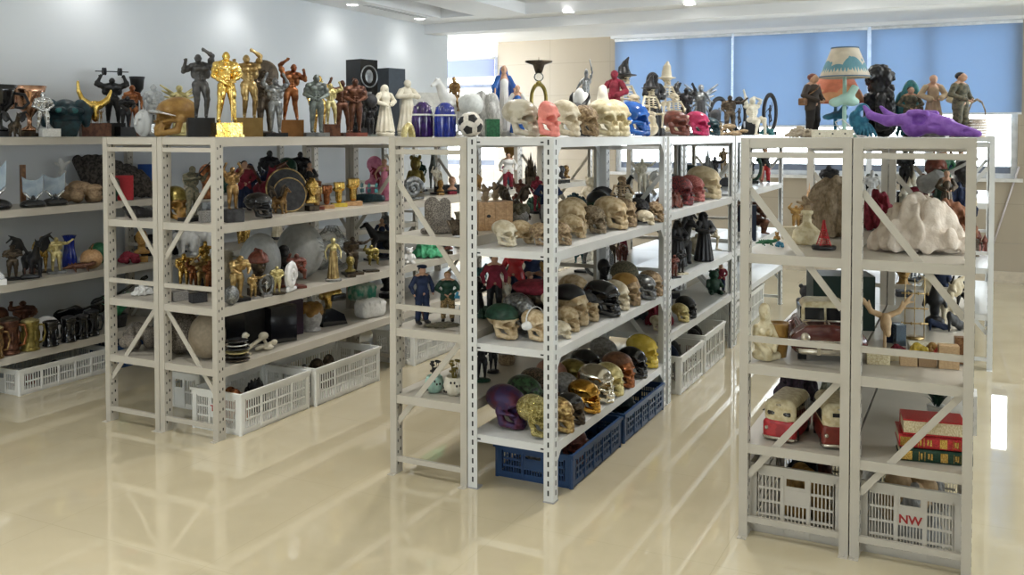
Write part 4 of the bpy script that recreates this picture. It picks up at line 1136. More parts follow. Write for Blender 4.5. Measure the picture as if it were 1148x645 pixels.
# ---- busts, masks, fists
@kind
def bust(extra='', base='block'):
    s = S(); head(s, (0, 0, .62), .30, .06); s.cap((0, .04, .42), (0, .06, .15), .15, .18, .05).ell((0, .06, .02), (.36, .19, .16), .06).box((0, 0, -.2), (1, 1, .16), .01, .02, True)
    parts = [('head', s.mesh('head', .022), WHITE)]
    if extra == 'beard': 
        q = S().ell((0, -.14, .40), (.22, .19, .25), .04)
        for i in range(9): q.cap((-.2 + i * .05, -.24, .42), (-.17 + i * .042, -.30, .12), .05, .02, .02)
        parts.append(('beard', q.mesh('beard', .022), BLACK))
    if extra == 'helmet':
        q = S().ell((0, .02, .74), (.33, .37, .30), .02).tor((0, .02, .70), 1, .03, 'z', .02, (.33, .38, 1)).box((0, 0, .5), (1, 1, .16), .01, .02, True).path([(0, -.36, .8), (0, -.2, 1.04), (0, .2, 1.06), (0, .42, .8)], [.04, .05, .05, .04], .02)
        parts.append(('helmet', q.mesh('helmet', .022), DBRONZE))
    if base: b = MB().lathe([(0, -.14), (.24, -.14), (.25, -.24), (.20, -.28), (.27, -.36), (0, -.36)], 20) if base == 'round' else MB().box((-.28, -.24, -.36), (.28, .28, -.13)); parts.append(('base', b.mesh('base', .02 if base != 'round' else 0), CHAR))
    return parts
@kind
def fist():
    s = S().cap((0, .05, .16), (0, .03, .50), .13, .14, .04).ell((0, 0, .62), (.20, .17, .17), .04)
    for i in range(4):
        x = -.15 + i * .10; s.path([(x, .06, .78), (x, -.13, .76), (x, -.18, .62), (x, -.09, .55)], [.062, .066, .062, .05], .012)
    s.path([(-.20, -.04, .56), (-.16, -.20, .54), (0, -.25, .58)], [.065, .06, .05], .015)
    return [('fist', s.mesh('fist', .02), LBRONZE), ('base', MB().box((-.30, -.24, -.10), (.30, .24, .04)).mesh('base', .015), WOODL)]
@kind
def eye_mask():
    s = S().ell((0, .06, .5), (.36, .3, .42), .04).cap((.1, -.22, .62), (.27, -.12, .62), .1, .09, .03, mir=True).path([(.3, 0, .8), (.44, .0, .62), (.42, 0, .3)], [.12, .12, .08], .04, mir=True)
    for i in range(9): s.cap((-.24 + i * .06, -.22, .34), (-.18 + i * .045, -.24, .02), .06, .03, .02)
    g = S().ell((.14, -.27, .63), (.10, .05, .07), .01, mir=True)
    return [('head', s.mesh('head', .022), DTEAL), ('goggles', g.mesh('goggles', .018), TEAL)]
@kind
def glass_face():
    s = S().ell((0, .1, .5), (.30, .22, .5), .04).ell((0, -.08, .5), (.22, .16, .40), .05).cap((0, -.22, .62), (0, -.30, .46), .04, .06, .03).ell((.1, -.20, .60), (.06, .05, .04), .02, True, True)
    return [('face', s.mesh('face', .022), FROST)]
# ---- vessels and lathe work
def L(prof, n=28, name='body', **k): return MB().lathe(prof, n, **k).mesh(name)
@kind
def mug(lid=True):
    b = MB().lathe([(0, 0), (.30, 0), (.31, .04), (.27, .08), (.26, .5), (.275, .84), (.29, .88), (.29, .92), (.26, .92), (.25, .7), (0, .7)], 22)
    for z in (.14, .76): b.tube([(.275 * math.cos(a), .275 * math.sin(a), z) for a in np.linspace(0, 2 * PI, 20, False)], .016, 6, closed=True)
    for i in range(6):
        a = i * PI / 3; b.ball((.25 * math.cos(a), .25 * math.sin(a), .45), .09, 8, sc=(.7, .7, 2.2))
    parts = [('body', b.mesh('body'), BRONZE), ('handle', MB().tube([(.26, 0, .78), (.42, 0, .76), (.47, 0, .5), (.40, 0, .24), (.27, 0, .2)], .035, 8).mesh('handle'), BRONZE)]
    if lid: parts.append(('lid', L([(0, 1.02), (.1, 1.01), (.26, .96), (.30, .93), (0, .93)], 22, 'lid'), PEWTER))
    return parts
@kind
def vase(): return [('body', L([(0, 0), (.19, 0), (.22, .04), (.22, .3), (.16, .55), (.15, .86), (.2, .97), (.22, 1), (.18, 1), (.13, .85), (0, .8)]), BLUE_V)]
@kind
def dome_jar():
    b = MB().lathe([(0, 0), (.36, 0), (.37, .05), (.37, .52), (.36, .70), (.30, .86), (.17, .97), (0, 1)], 36)
    for i in range(20):
        a = i * PI / 10; b.tube([(.372 * math.cos(a), .372 * math.sin(a), .03), (.372 * math.cos(a), .372 * math.sin(a), .52), (.30 * math.cos(a), .30 * math.sin(a), .86)], .022, 5)
    return [('body', b.mesh('body'), PURPLE), ('band', L([(.385, .60), (.39, .61), (.385, .645), (.37, .645), (.37, .60), (.385, .60)], 32, 'band'), WHITE)]
@kind
def ball(): return [('ball', MB().ball((0, 0, .5), .5, 32).mesh('ball'), WHITE)]
@kind
def ball_on_stand():
    return [('ball', MB().ball((0, 0, .72), .28, 28).mesh('ball'), WHITE), ('stand', MB().lathe([(0, 0), (.17, 0), (.16, .04), (.06, .10), (.05, .40), (.13, .47), (0, .47)], 20).mesh('stand'), WHITE)]
@kind
def soccer_ball():
    g = (1 + 5 ** .5) / 2
    ico = [Vector(v).normalized() for a in (-1, 1) for b in (-g, g) for v in ((0, a, b), (a, b, 0), (b, 0, a))]
    bm = bmesh.new(); bmesh.ops.create_icosphere(bm, subdivisions=6, radius=.5)
    R = Matrix.Rotation(.5, 3, 'X') @ Matrix.Rotation(.35, 3, 'Z'); vs = [R @ v for v in ico]
    for f in bm.faces:
        d = f.calc_center_median().normalized(); f.smooth = True
        ds = sorted((-(d.dot(v)), i) for i, v in enumerate(vs)); c = vs[ds[0][1]]
        nb = [v for v in vs if .3 < v.dot(c) < .6]
        f.material_index = 1 if max((d - c * d.dot(c)).dot((n - c * n.dot(c)).normalized()) for n in nb) < .335 else 0
    for v in bm.verts: v.co.z += .5
    me = bpy.data.meshes.new('soccer_ball'); bm.to_mesh(me); bm.free()
    me.materials.append(M('ball_white', (.78, .74, .66), .4)); me.materials.append(BLACK)
    return [('ball', me, [me.materials[0], BLACK])]
@kind
def candlestick():
    r = MB().tube([(.11 * math.cos(a), 0, .47 + .19 * math.sin(a)) for a in np.linspace(0, 2 * PI, 28, False)], .028, 8, closed=True)
    r.lathe([(0, 0), (.20, 0), (.20, .02), (.1, .06), (.05, .12), (.035, .2), (.04, .28), (0, .28)], 24).lathe([(0, .66), (.05, .66), (.03, .70), (0, .70)], 16)
    t = MB().lathe([(0, .80), (.05, .80), (.09, .90), (.20, .93), (.205, .95), (.0, .95)], 24).tube([(0, 0, .95), (0, 0, 1.0)], [.008, .003], 6)
    return [('stem', r.mesh('stem'), OLGOLD), ('glass_knop', MB().ball((0, 0, .75), .075, 12, sc=(1, 1, .8)).mesh('glass_knop'), CLEAR), ('pan', t.mesh('pan'), DBRONZE)]
@kind
def torch(): return [('stem', L([(0, 0), (.14, 0), (.15, .03), (.03, .08), (.03, .7), (.06, .72), (.13, .80), (.15, .95), (.17, 1), (.12, 1), (0, .85)], 18), BLACK)]
@kind
def table_lamp(variant=0):
    n = 40; zb, rb, rt = ((.66, .255, .132), (.575, .36, .205))[variant]; zt = 1.0; zs = zt - zb
    me = MB().lathe([(rb, zb), (rb + .002, zb + .012), (rt + .004, zt - .012), (rt, zt), (rt - .006, zt), (rb - .008, zb + .008), (rb, zb)], n).mesh('lamp_shade')
    bd = MB()
    for z, r in ((zb + .012, rb + .002), (zt - .008, rt + .004)): bd.tube([(r * math.cos(a), r * math.sin(a), z) for a in np.linspace(0, 2 * PI, n, False)], .008, 6, closed=True)
    hill = MB()
    def conept(a, z): r = (rb + (rt - rb) * (z - zb) / zs) * 1.012 + .002; return (r * math.cos(a), r * math.sin(a), z)
    for a0, wd, ht in ((-1.9, .5, .08), (-1.15, .62, .15), (-.2, .6, .10), (.8, .5, .07), (1.7, .6, .12), (2.7, .5, .09), (3.6, .55, .12)):
        m = 10; pts = [(a0 + wd * (2 * i / m - 1), zb + .05 + ht * 3.4 * zs * math.sqrt(max(0, 1 - (2 * i / m - 1) ** 2))) for i in range(m + 1)]
        for (a, z), (a2, z2) in zip(pts, pts[1:]): hill.face([conept(a, zb + .025), conept(a2, zb + .025), conept(a2, z2 + .001), conept(a, z + .001)])
    for a0, z0 in ((-1.3, .62), (-2.3, .45), (-.5, .55)):
        m = 10; hill.face([conept(a0 + .08 * math.cos(t), zb + zs * z0 + .02 * math.sin(t)) for t in np.linspace(0, 2 * PI, m, False)])
    hill.bm.verts.ensure_lookup_table(); bmesh.ops.remove_doubles(hill.bm, verts=hill.bm.verts, dist=.0008)
    st = MB().lathe([(0, 0), (.13, 0), (.13, .02), (.05, .05), (.022, .10), (.020, zb + .1), (0, zb + .1)], 20)
    z = zb * .62
    clo = S().ell((0, -.02, z), (.11, .07, .05), .03).ell((-.09, -.03, z - .02), (.07, .06, .05), .03).ell((.08, -.03, z - .015), (.07, .06, .05), .03).ell((.02, -.04, z + .03), (.08, .06, .05), .03).box((.08, -.05, z + .10), (.04, .035, .07), .02, .02, rot=('Y', .5))
    cord = MB().tube([(.02, .0, .05), (-.06, -.10, .10), (-.09, -.13, .17), (-.02, -.14, .20), (.05, -.12, .13), (.12, -.1, .02), (.22, -.02, .01)], .007, 6)
    if variant == 0: P_ = [('lamp_shade', me, M('parchment_shade', (.62, .55, .44), .6)), ('shade_trim', bd.mesh('shade_trim'), M('shade_slate_trim', (.10, .16, .24), .6)), ('shade_print', hill.mesh('shade_print'), M('shade_teal_print', (.12, .28, .34), .6))]
    else: P_ = [('lamp_shade', me, M('coral_shade', (.66, .20, .11), .6)), ('shade_trim', bd.mesh('shade_trim'), M('coral_trim', (.58, .20, .12), .6)), ('shade_print', hill.mesh('shade_print'), M('shade_tan_print', (.62, .30, .14), .6))]
    P_ += [('stem', st.mesh('stem'), MINT), ('cloud_ornament', clo.mesh('cloud_ornament', .014), MINT), ('cord', cord.mesh('cord'), WHITE)]
    return P_
@kind
def pot_flower():
    b = MB().lathe([(0, 0), (.20, 0), (.32, .12), (.36, .28), (.30, .46), (.26, .50), (.24, .48), (0, .42)], 22)
    d = MB()
    for i in range(16):
        a = i * 2.4; z = .12 + (i % 4) * .09; r = .33 + .03 * math.sin(z * 6); d.ball((r * math.cos(a), r * math.sin(a), z), .035, 8)
    f = S(); random.seed(5)
    for i in range(9):
        a = random.random() * 6.28; r = random.random() * .22; h = .62 + random.random() * .3
        f.cap((r * .4 * math.cos(a), r * .4 * math.sin(a), .42), (r * math.cos(a), r * math.sin(a), h), .018, .014, .01)
        for j in range(5): f.ell((r * math.cos(a) + .05 * math.cos(j * 1.26), r * math.sin(a) + .05 * math.sin(j * 1.26), h + .02), .035, .01)
    return [('pot', b.mesh('pot'), IVORY), ('dots', d.mesh('dots'), BLACK), ('flowers', f.mesh('flowers', .018), OLGOLD)]
@kind
def potted_plant():
    b = MB().lathe([(0, 0), (.18, 0), (.24, .3), (.25, .32), (.21, .32), (0, .28)], 20); l = MB(); random.seed(8)
    for i in range(60):
        a = random.random() * 6.28; e = .5 + random.random() * .9; ln = .35 + random.random() * .35
        o = Vector((.06 * math.cos(a), .06 * math.sin(a), .3 + random.random() * .12)); d = Vector((math.cos(a) * math.cos(e), math.sin(a) * math.cos(e), math.sin(e))); sd = Vector((-math.sin(a), math.cos(a), 0)) * .035
        p = [o, o + d * ln * .5 + Vector((0, 0, .02)), o + d * ln - Vector((0, 0, .05))]
        l.face([p[0] - sd * .4, p[0] + sd * .4, p[1] + sd, p[1] - sd]); l.face([p[1] - sd, p[1] + sd, p[2]])
    return [('pot', b.mesh('pot'), CHAR), ('leaves', l.mesh('leaves'), GREEN)]
@kind
def apple():
    s = S().ell((0, 0, .40), (.42, .42, .40), .02).ell((0, 0, .80), (.10, .10, .10), .06, True)
    return [('apple', s.mesh('apple', .025), WOODL), ('stalk', MB().tube([(0, 0, .7), (.02, 0, .85), (.08, 0, 1.0)], [.03, .025, .03], 8).mesh('stalk'), WOODB)]
@kind
def trophy_cup():
    return [('cup', L([(0, 0), (.16, 0), (.17, .05), (.05, .12), (.05, .3), (.12, .4), (.28, .6), (.31, .85), (.36, 1), (.33, 1), (.27, .82), (0, .6)]), RCOPPER), ('handle', MB().tube([(-.30, 0, .82), (-.48, 0, .80), (-.56, 0, .62), (-.44, 0, .50), (-.30, 0, .52), (-.32, 0, .62)], .035, 8).mesh('handle'), RCOPPER), ('base', MB().box((-.22, -.2, -.12), (.22, .2, 0)).mesh('base', .015), DBRONZE)]
@kind
def shield_trophy():
    pl = MB().prism([(-.30, .50), (-.32, 1.0), (-.18, .90), (.0, .86), (.16, .90), (.30, 1.06), (.28, .52), (.0, .30)], -.02, .02, 'y')
    tb = MB()
    for q in (-1, 1): tb.tube([(q * .26, -.02, .48), (q * .06, -.05, .24)], .036, 10)
    return [('plaque', pl.mesh('plaque', .008), M('ice_glass', (.42, .50, .58), .12, .3, (.30, .37, .45), 4)), ('tubes', tb.mesh('tubes'), CHROME), ('base', S().ell((0, 0, .08), (.40, .26, .18), .03).cap((0, 0, .1), (0, 0, .34), .10, .05, .04).box((0, 0, -.2), (1, 1, .2), .01, .01, True).mesh('base', .025), BLACKG)]
@kind
def horn_trophy():
    pts = [(-.62, 0, 1.0), (-.60, 0, .80), (-.46, 0, .58), (-.2, 0, .46), (0, 0, .44), (.2, 0, .46), (.46, 0, .58), (.60, 0, .80)]
    s = S().path(pts, [.055, .075, .09, .10, .11, .10, .09, .05], .02).cap((0, 0, .44), (0, 0, .2), .12, .16, .04)
    c = S()
    for i in range(5):
        a = i * 1.26; c.merge(fig(POSES['armsup'], 1.1), (.22 * math.cos(a), .16 * math.sin(a), .0), .34, a)
    return [('horn', s.mesh('horn', .022), GOLDB), ('bearers', c.mesh('bearers', .014), BRONZE), ('base', MB().box((-.55, -.3, -.32), (.55, .3, -.02)).box((-.5, -.27, -.02), (.5, .27, .01)).mesh('base', .02), DCOPPER)]
@kind
def castle():
    b = MB().box((-.3, -.2, 0), (.3, .2, .25))
    for x, y, h in ((-.26, -.15, .5), (.26, -.15, .45), (-.12, 0, .7), (.12, .05, .62), (0, .0, .85), (-.26, .15, .4), (.26, .15, .55)): b.lathe([(0, 0), (.08, 0), (.075, h * .75), (.1, h * .76), (.1, h * .8), (0, h + .15)], 12, (x, y, 0))
    return [('castle', b.mesh('castle'), SILVER)]
@kind
def globe_wreath():
    b = MB().tube([(.30 * math.cos(a), 0, .55 + .44 * math.sin(a)) for a in np.linspace(0, 2 * PI, 36, False)], .06, 10, closed=True)
    f = figmesh('dance', .9, .016, muscle=False, female=True); f.transform(Matrix.Translation((0, 0, .2)) @ Matrix.Scale(.55, 4))
    return [('ring', b.mesh('ring'), BLACK), ('figure', f, PEWTER), ('base', MB().box((-.2, -.12, 0), (.2, .12, .10)).mesh('base', .01), BLACK)]
@kind
def plate(): return [('plate', MB().lathe([(0, 0), (.3, .0), (.5, .06), (.5, .08), (.3, .03), (0, .02)], 32).mesh('plate'), WHITEG)]
@kind
def hoop():
    b = MB().tube([(.45 * math.cos(a), 0, .5 + .45 * math.sin(a)) for a in np.linspace(0, 2 * PI, 30, False)], .03, 8, closed=True)
    for i in range(4): a = i * PI / 4; b.tube([(-.44 * math.cos(a), 0, .5 - .44 * math.sin(a)), (.44 * math.cos(a), 0, .5 + .44 * math.sin(a))], .014, 6)
    return [('wheel', b.mesh('wheel'), DBRONZE)]
@kind
def round_shield():
    b = MB().lathe([(0, .06), (.1, .055), (.35, .03), (.46, .0), (.5, .01), (.5, .03), (.46, .03), (0, .09)], 36)
    me = b.mesh('shield'); me.transform(Matrix.Rotation(PI / 2 - .2, 4, 'X')); 
    r = MB().tube([(.49 * math.cos(a), .49 * math.sin(a), .02) for a in np.linspace(0, 2 * PI, 36, False)], .022, 6, closed=True).mesh('rim'); r.transform(Matrix.Rotation(PI / 2 - .2, 4, 'X'))
    return [('plate', me, CHAR), ('rim', r, LBRONZE)]
# ---- boxes, books, cloth
@kind
def carton(wd=.5, dp=.4):
    return [('carton', MB().box((-wd / 2, -dp / 2, 0), (wd / 2, dp / 2, 1)).mesh('carton', .006), BLACK)]
@kind
def emblem_box(wd=.5, dp=.4):
    em = MB().lathe([(.13, 0), (.15, 0), (.15, .004), (.13, .004), (.13, 0)], 28).ball((0, 0, .0), .07, 12, sc=(1, 1.3, .06)).box((-.04, -.30, 0), (.04, -.2, .004)).mesh('emblem')
    em.transform(Matrix.Translation((0, -dp / 2 - .001, .78)) @ Matrix.Rotation(PI / 2, 4, 'X'))
    return [('carton', MB().box((-wd / 2, -dp / 2, 0), (wd / 2, dp / 2, 1)).mesh('carton', .006), BLACKG), ('emblem', em, PEWTER)]
@kind
def book(bands=False):
    c = MB().box((-.5, -.36, 0), (.5, .36, .016)).box((-.5, -.36, .144), (.5, .36, .16)).prism([(-.36, .0), (-.385, .03), (-.39, .08), (-.385, .13), (-.36, .16)], -.5, .5, 'x')
    parts = [('cover', c.mesh('cover'), RED), ('pages', MB().box((-.485, -.358, .016), (.485, .345, .144)).mesh('pages'), CREAM)]
    if bands:
        g = MB()
        for x0, x1 in ((-.48, -.33), (.06, .16), (.38, .48), (-.16, -.15), (-.24, -.23), (.24, .245), (.33, .335)): g.box((x0, -.394, .022), (x1, -.36, .138))
        for i, x in enumerate((-.20, .27, .30, -.10, -.06)): g.box((x - .012, -.395, .04 + .01 * (i % 2)), (x + .012, -.36, .12))
        parts.append(('gilt_bands', g.mesh('gilt_bands'), GOLD))
    return parts
@kind
def cloth_heap(seed=1, n=26):
    s = S(); random.seed(seed); s.ell((0, 0, .05), (.75, .5, .35), .1)
    for i in range(n):
        a = random.random() * 6.28; r = random.random() ** .6; x, y = .62 * r * math.cos(a), .42 * r * math.sin(a); z = .58 * (1 - r ** 2.2 * .8)
        b = a + 1.2 + random.random(); l = .12 + random.random() * .2
        s.path([(x - l * math.cos(b), y - l * math.sin(b) * .8, max(z - .1, .05)), (x, y, z), (x + l * math.cos(b), y + l * math.sin(b) * .8, max(z - .12, .05))], [.05, .10 + .05 * random.random(), .05], .04)
    s.box((0, 0, -.5), (2, 2, .5), .001, .01, True)
    fold = lambda P: .034 * np.sin(P[..., 0] * 15 + 4 * np.sin(P[..., 1] * 7 + seed) + 5 * P[..., 2]) + .026 * np.sin(P[..., 1] * 19 + 3 * np.sin(P[..., 0] * 9) - 9 * P[..., 2] + seed)
    return [('cloth', s.mesh('cloth', .021, fold), LINEN)]
@kind
def pillow():
    s = S().box((0, 0, .5), (1.0, .62, .42), .30, .05)
    for i in range(5): s.cap((-.95 + i * .45, -.6, .72 + .08 * (i % 2)), (-.75 + i * .45, .5, .88), .06, .05, .08)
    return [('pillow', s.mesh('pillow', .035), WHITE)]
@kind
def pelt():
    s = S(); random.seed(4)
    for i in range(60):
        t = random.random(); x = -.9 + 1.8 * t; top = .80 - .55 * max(0, t - .45) - .1 * random.random()
        s.path([(x - .06, .1, top), (x + .05, -.12, top * .7), (x + .16, -.26, top * .35), (x + .24, -.3, .06)], [.09, .10, .09, .04], .03)
    s.box((0, 0, -.5), (2, 2, .5), .001, .01, True)
    return [('fur', s.mesh('fur', .026), FUR)]
@kind
def rock(seed=2, n=14):
    s = S(); random.seed(seed)
    for i in range(n): s.ell((random.uniform(-.4, .4), random.uniform(-.25, .25), random.uniform(.15, .75) * (1 - .3 * random.random())), (random.uniform(.14, .3), random.uniform(.14, .25), random.uniform(.14, .28)), .03)
    s.box((0, 0, -.5), (2, 2, .5), .001, .01, True)
    return [('rock', s.mesh('rock', .024), GREYST)]
@kind
def tablets():
    b = MB()
    poly = lambda x0, x1, h: [(x0, 0), (x1, 0), (x1, h - .22)] + [((x0 + x1) / 2 + (x1 - x0) / 2 * math.cos(a), h - .22 + .22 * math.sin(a)) for a in np.linspace(.1, PI - .1, 9)] + [(x0, h - .22)]
    t1 = MB().prism(poly(-.38, .05, 1.0), -.06, .06, 'y').mesh('tablet', .015); t2 = MB().prism(poly(.04, .38, .97), -.02, .12, 'y').mesh('tablet', .015)
    r = S().ell((0, 0, .06), (.5, .2, .14), .04)
    for i in range(12): r.ell((-.45 + i * .08, -.1 + .05 * (i % 3), .08 + .03 * (i % 2)), .08, .02)
    r.box((0, 0, -.5), (2, 2, .5), .001, .01, True)
    return [('tablet', t1, SPECK), ('second_tablet', t2, SPECK), ('rubble', r.mesh('rubble', .025), SPECK)]
@kind
def drawer_box():
    b = MB().box((-.5, -.3, 0), (.5, .3, 1))
    for x in (-.33, -.02, .30): b.box((x, -.312, .08), (x + .24 if x < .2 else x + .15, -.30, .92))
    return [('box', b.mesh('box', .01), WOODL), ('knot', MB().tube([(-.22, -.305, .5), (-.22, -.318, .5)], .06, 12).mesh('knot'), BLACK)]
@kind
def pedestal_head():   # marble figure draped on a pedestal
    s = S().cap((0, 0, .1), (0, 0, .7), .26, .16, .05).ell((0, -.03, .86), (.11, .12, .13), .03).ell((0, 0, .70), (.18, .14, .08), .04).cap((0, .05, .95), (0, .1, .5), .12, .2, .04)
    for i in range(9): a = i * .7; s.cap((.24 * math.cos(a), .24 * math.sin(a), .02), (.14 * math.cos(a), .14 * math.sin(a), .7), .06, .03, .03)
    s.box((0, 0, -.5), (2, 2, .5), .001, .01, True)
    return [('figure', s.mesh('figure', .02), WHITE)]
@kind
def arch_shell():
    s = S()
    for i in range(7): s.tor((0, -.2 + i * .07, 0), .40 - .015 * abs(i - 2), .085, 'y', .02, (1, 1, 1.9))
    s.box((0, 0, -.9), (2, 2, .9), .001, .01, True)
    return [('shell', s.mesh('shell', .022), PALEG)]
# ---- model vehicles
@kind
def vintage_car():
    s = S().box((0, .1, .36), (.50, 1.15, .20), .14, .08).box((0, -.72, .40), (.42, .36, .19), .15, .10).ell((0, -1.0, .42), (.30, .16, .20), .06)
    s.cap((.46, -.85, .30), (.46, -.55, .33), .19, .18, .08, mir=True).cap((.46, .65, .30), (.46, .95, .30), .2, .17, .08, mir=True)
    for q in (-1, 1):
        for y in (-.70, .80): s.cap((q * .60, y, .19), (q * .36, y, .19), .175, .175, .02, True)
    cab = S().box((0, .28, .68), (.40, .52, .22), .16, .06)
    gl = MB()
    gl.box((-.35, -.262, .60), (-.02, -.235, .80), rot=Matrix.Rotation(-.30, 3, 'X')).box((.02, -.262, .60), (.35, -.235, .80), rot=Matrix.Rotation(-.30, 3, 'X'))
    for q in (-1, 1):
        gl.box((q * .405 - .012, -.08, .60), (q * .405 + .012, .24, .80)).box((q * .405 - .012, .28, .60), (q * .405 + .012, .62, .80))
    wh = MB(); hub = MB()
    for q in (-1, 1):
        for y in (-.70, .80): wh.tube([(q * .50, y, .16), (q * .36, y, .16)], .16, 20); hub.tube([(q * .507, y, .16), (q * .49, y, .16)], .08, 14)
    chm = MB().tube([(-.52, -1.02, .20), (-.48, -1.20, .20), (0, -1.25, .20), (.48, -1.20, .20), (.52, -1.02, .20)], .045, 8)
    for z in (.30, .36, .42): chm.tube([(-.30, -1.17 + (z - .3), z), (0, -1.21 + (z - .3), z), (.30, -1.17 + (z - .3), z)], .014, 6)
    for q in (-1, 1): chm.ball((q * .40, -1.06, .40), .085, 14); chm.box((q * .2 - .03, -1.30, .16), (q * .2 + .03, -1.24, .30))
    chm.tube([(0, -1.0, .63), (0, -.45, .62)], .012, 6).tube([(-.37, -.20, .58), (0, -.28, .585), (.37, -.20, .58)], .012, 6)
    return [('car_body', s.mesh('car_body', .03), M('maroon_enamel', (.10, .028, .022), .18, 0, (.07, .018, .015), 4, coat=.5)), ('roof', cab.mesh('roof', .03), CREAM), ('windows', gl.mesh('windows'), BLACKG), ('wheels', wh.mesh('wheels'), BLACK), ('hubcaps', hub.mesh('hubcaps'), CHROME), ('bumper_and_grille', chm.mesh('bumper_and_grille'), M('cream_chrome', (.60, .55, .45), .25, .7))]
@kind
def model_bus(v=0):
    lo = S().box((0, 0, .24), (.36, .95, .22), .10, .04); up = S().box((0, .0, .62), (.345, .93, .28), .18, .04)
    for q in (-1, 1):
        for y in (-.6, .6): lo.cap((q * .5, y, .10), (q * .28, y, .10), .14, .14, .01, True)
    g = MB()
    if v == 0:
        for q in (-1, 1): g.ball((q * .145, -.905, .60), .115, 14, sc=(1, .25, .85))
    else:
        g.box((-.15, -.945, .64), (.15, -.90, .72))
    for k in range(6):
        for q in (-1, 1): g.box((q * .345 - .008, -.72 + k * .26, .52), (q * .345 + .008, -.52 + k * .26, .74))
    w_ = MB(); t = MB()
    for q in (-1, 1):
        for y in (-.6, .6): w_.tube([(q * .36, y, .11), (q * .24, y, .11)], .12, 18)
        t.ball((q * .27, -.95, .26), .045, 10)
    t.tube([(-.36, -.80, .06), (-.30, -.97, .06), (.30, -.97, .06), (.36, -.80, .06)], .035, 8).tube([(-.05, -.96, .80), (.05, -.96, .80)], .02, 6)
    return [('lower_body', lo.mesh('lower_body', .026), RED), ('upper_body', up.mesh('upper_body', .026), CREAM), ('windows', g.mesh('windows'), BLACKG if v == 0 else BLACK), ('wheels', w_.mesh('wheels'), BLACK), ('bumper_and_lamps', t.mesh('bumper_and_lamps'), M('cream_chrome', (.60, .55, .45), .25, .7))]
@kind
def mermaid_pot():
    s = S()
    head(s, (-.12, -.05, .86), .115, .10, -.3)
    s.cap((-.10, 0, .95), (-.02, .10, .55), .10, .12, .05).cap((-.12, .02, .74), (-.12, .02, .62), .06, .07, .03).ell((-.12, 0, .52), (.20, .14, .18), .04).ell((-.20, -.13, .52), (.075, .07, .07), .02).ell((-.06, -.15, .52), (.075, .07, .07), .02)
    s.ell((-.08, 0, .26), (.23, .18, .24), .05).path([(-.28, -.02, .60), (-.33, -.08, .36), (-.20, -.20, .20), (-.08, -.22, .16)], [.07, .06, .05, .05], .02).path([(.04, -.02, .60), (.14, -.08, .38), (.04, -.2, .2)], [.07, .06, .05], .02)
    s.ell((-.12, -.2, .15), (.10, .08, .10), .02).path([(-.30, -.05, .1), (-.1, -.16, .04), (.15, -.06, .06), (.3, .05, .14)], [.09, .10, .09, .05], .03)
    s.box((0, 0, -.5), (2, 2, .5), .001, .01, True)
    p = MB().lathe([(0, .02), (.16, .02), (.19, .2), (.20, .62), (.22, .66), (.17, .66), (.15, .5), (0, .4)], 24, (.25, .06, 0))
    return [('figure', s.mesh('figure', .016), CREAM), ('pot', p.mesh('pot'), OCHRE)]
@kind
def tower():
    b = MB(); z = 0; w0 = .30
    for w1, z1 in ((.18, .34), (.10, .62), (.02, 1.0)):
        for qx in (-1, 1):
            for qy in (-1, 1): b.bar((qx * w0, qy * w0, z), (qx * w1, qy * w1, z1), .05, .05)
        for k in range(4):
            t = (k + .5) / 4; wv = w0 + (w1 - w0) * t; zz = z + (z1 - z) * t
            for a in ((-1, -1, 1, -1), (1, -1, 1, 1), (1, 1, -1, 1), (-1, 1, -1, -1)): b.bar((a[0] * wv, a[1] * wv, zz), (a[2] * wv, a[3] * wv, zz), .025, .025)
        b.box((-w1 - .04, -w1 - .04, z1 - .02), (w1 + .04, w1 + .04, z1 + .02)); w0 = w1; z = z1
    return [('tower', b.mesh('tower'), RED), ('base', L([(0, -.16), (.62, -.16), (.66, -.12), (.66, -.03), (.60, 0), (0, 0)], 36, 'base'), BLACK)]
@kind
def bell_bottle(): return [('body', L([(0, 0), (.30, 0), (.31, .06), (.26, .28), (.14, .40), (.09, .46), (.08, .62), (.12, .66), (.12, .72), (.08, .74), (0, .74)]), CREAM), ('figure', S().path([(0, 0, .72), (.02, 0, .86), (-.05, 0, 1.0)], [.08, .09, .06], .03).cap((.02, 0, .85), (.20, -.05, .96), .05, .03, .02).cap((0, 0, .85), (-.2, -.05, .92), .05, .03, .02).mesh('figure', .02), LBRONZE)]
@kind
def basket():
    b = MB()
    for i in range(7): z = i * .07 + .03; r = .40 + .08 * math.sin(i * .5); b.tube([((r + (.012 if (k + i) % 2 else -.012)) * math.cos(k * PI / 14), (r + (.012 if (k + i) % 2 else -.012)) * .75 * math.sin(k * PI / 14), z) for k in range(28)], .038, 6, closed=True)
    b.lathe([(0, 0), (.40, 0), (.40, .03), (0, .03)], 24, sy=.75)
    return [('basket', b.mesh('basket'), DBONE), ('handle', MB().tube([(-.44, 0, .42), (-.42, 0, .7), (-.25, 0, .92), (0, 0, 1.0), (.25, 0, .92), (.42, 0, .7), (.44, 0, .42)], .035, 8).mesh('handle'), DBONE)]
@kind
def bear():
    s = S().ell((0, 0, .32), (.27, .22, .32), .04).ell((0, -.03, .76), (.20, .18, .19), .04).ell((0, -.2, .71), (.09, .08, .07), .02).ell((.16, 0, .93), (.07, .04, .07), .02, mir=True).cap((.22, 0, .5), (.30, -.16, .32), .085, .075, .03, mir=True).cap((.15, -.1, .1), (.2, -.34, .08), .10, .09, .03, mir=True)
    return [('body', s.mesh('body', .022), WHITE)]
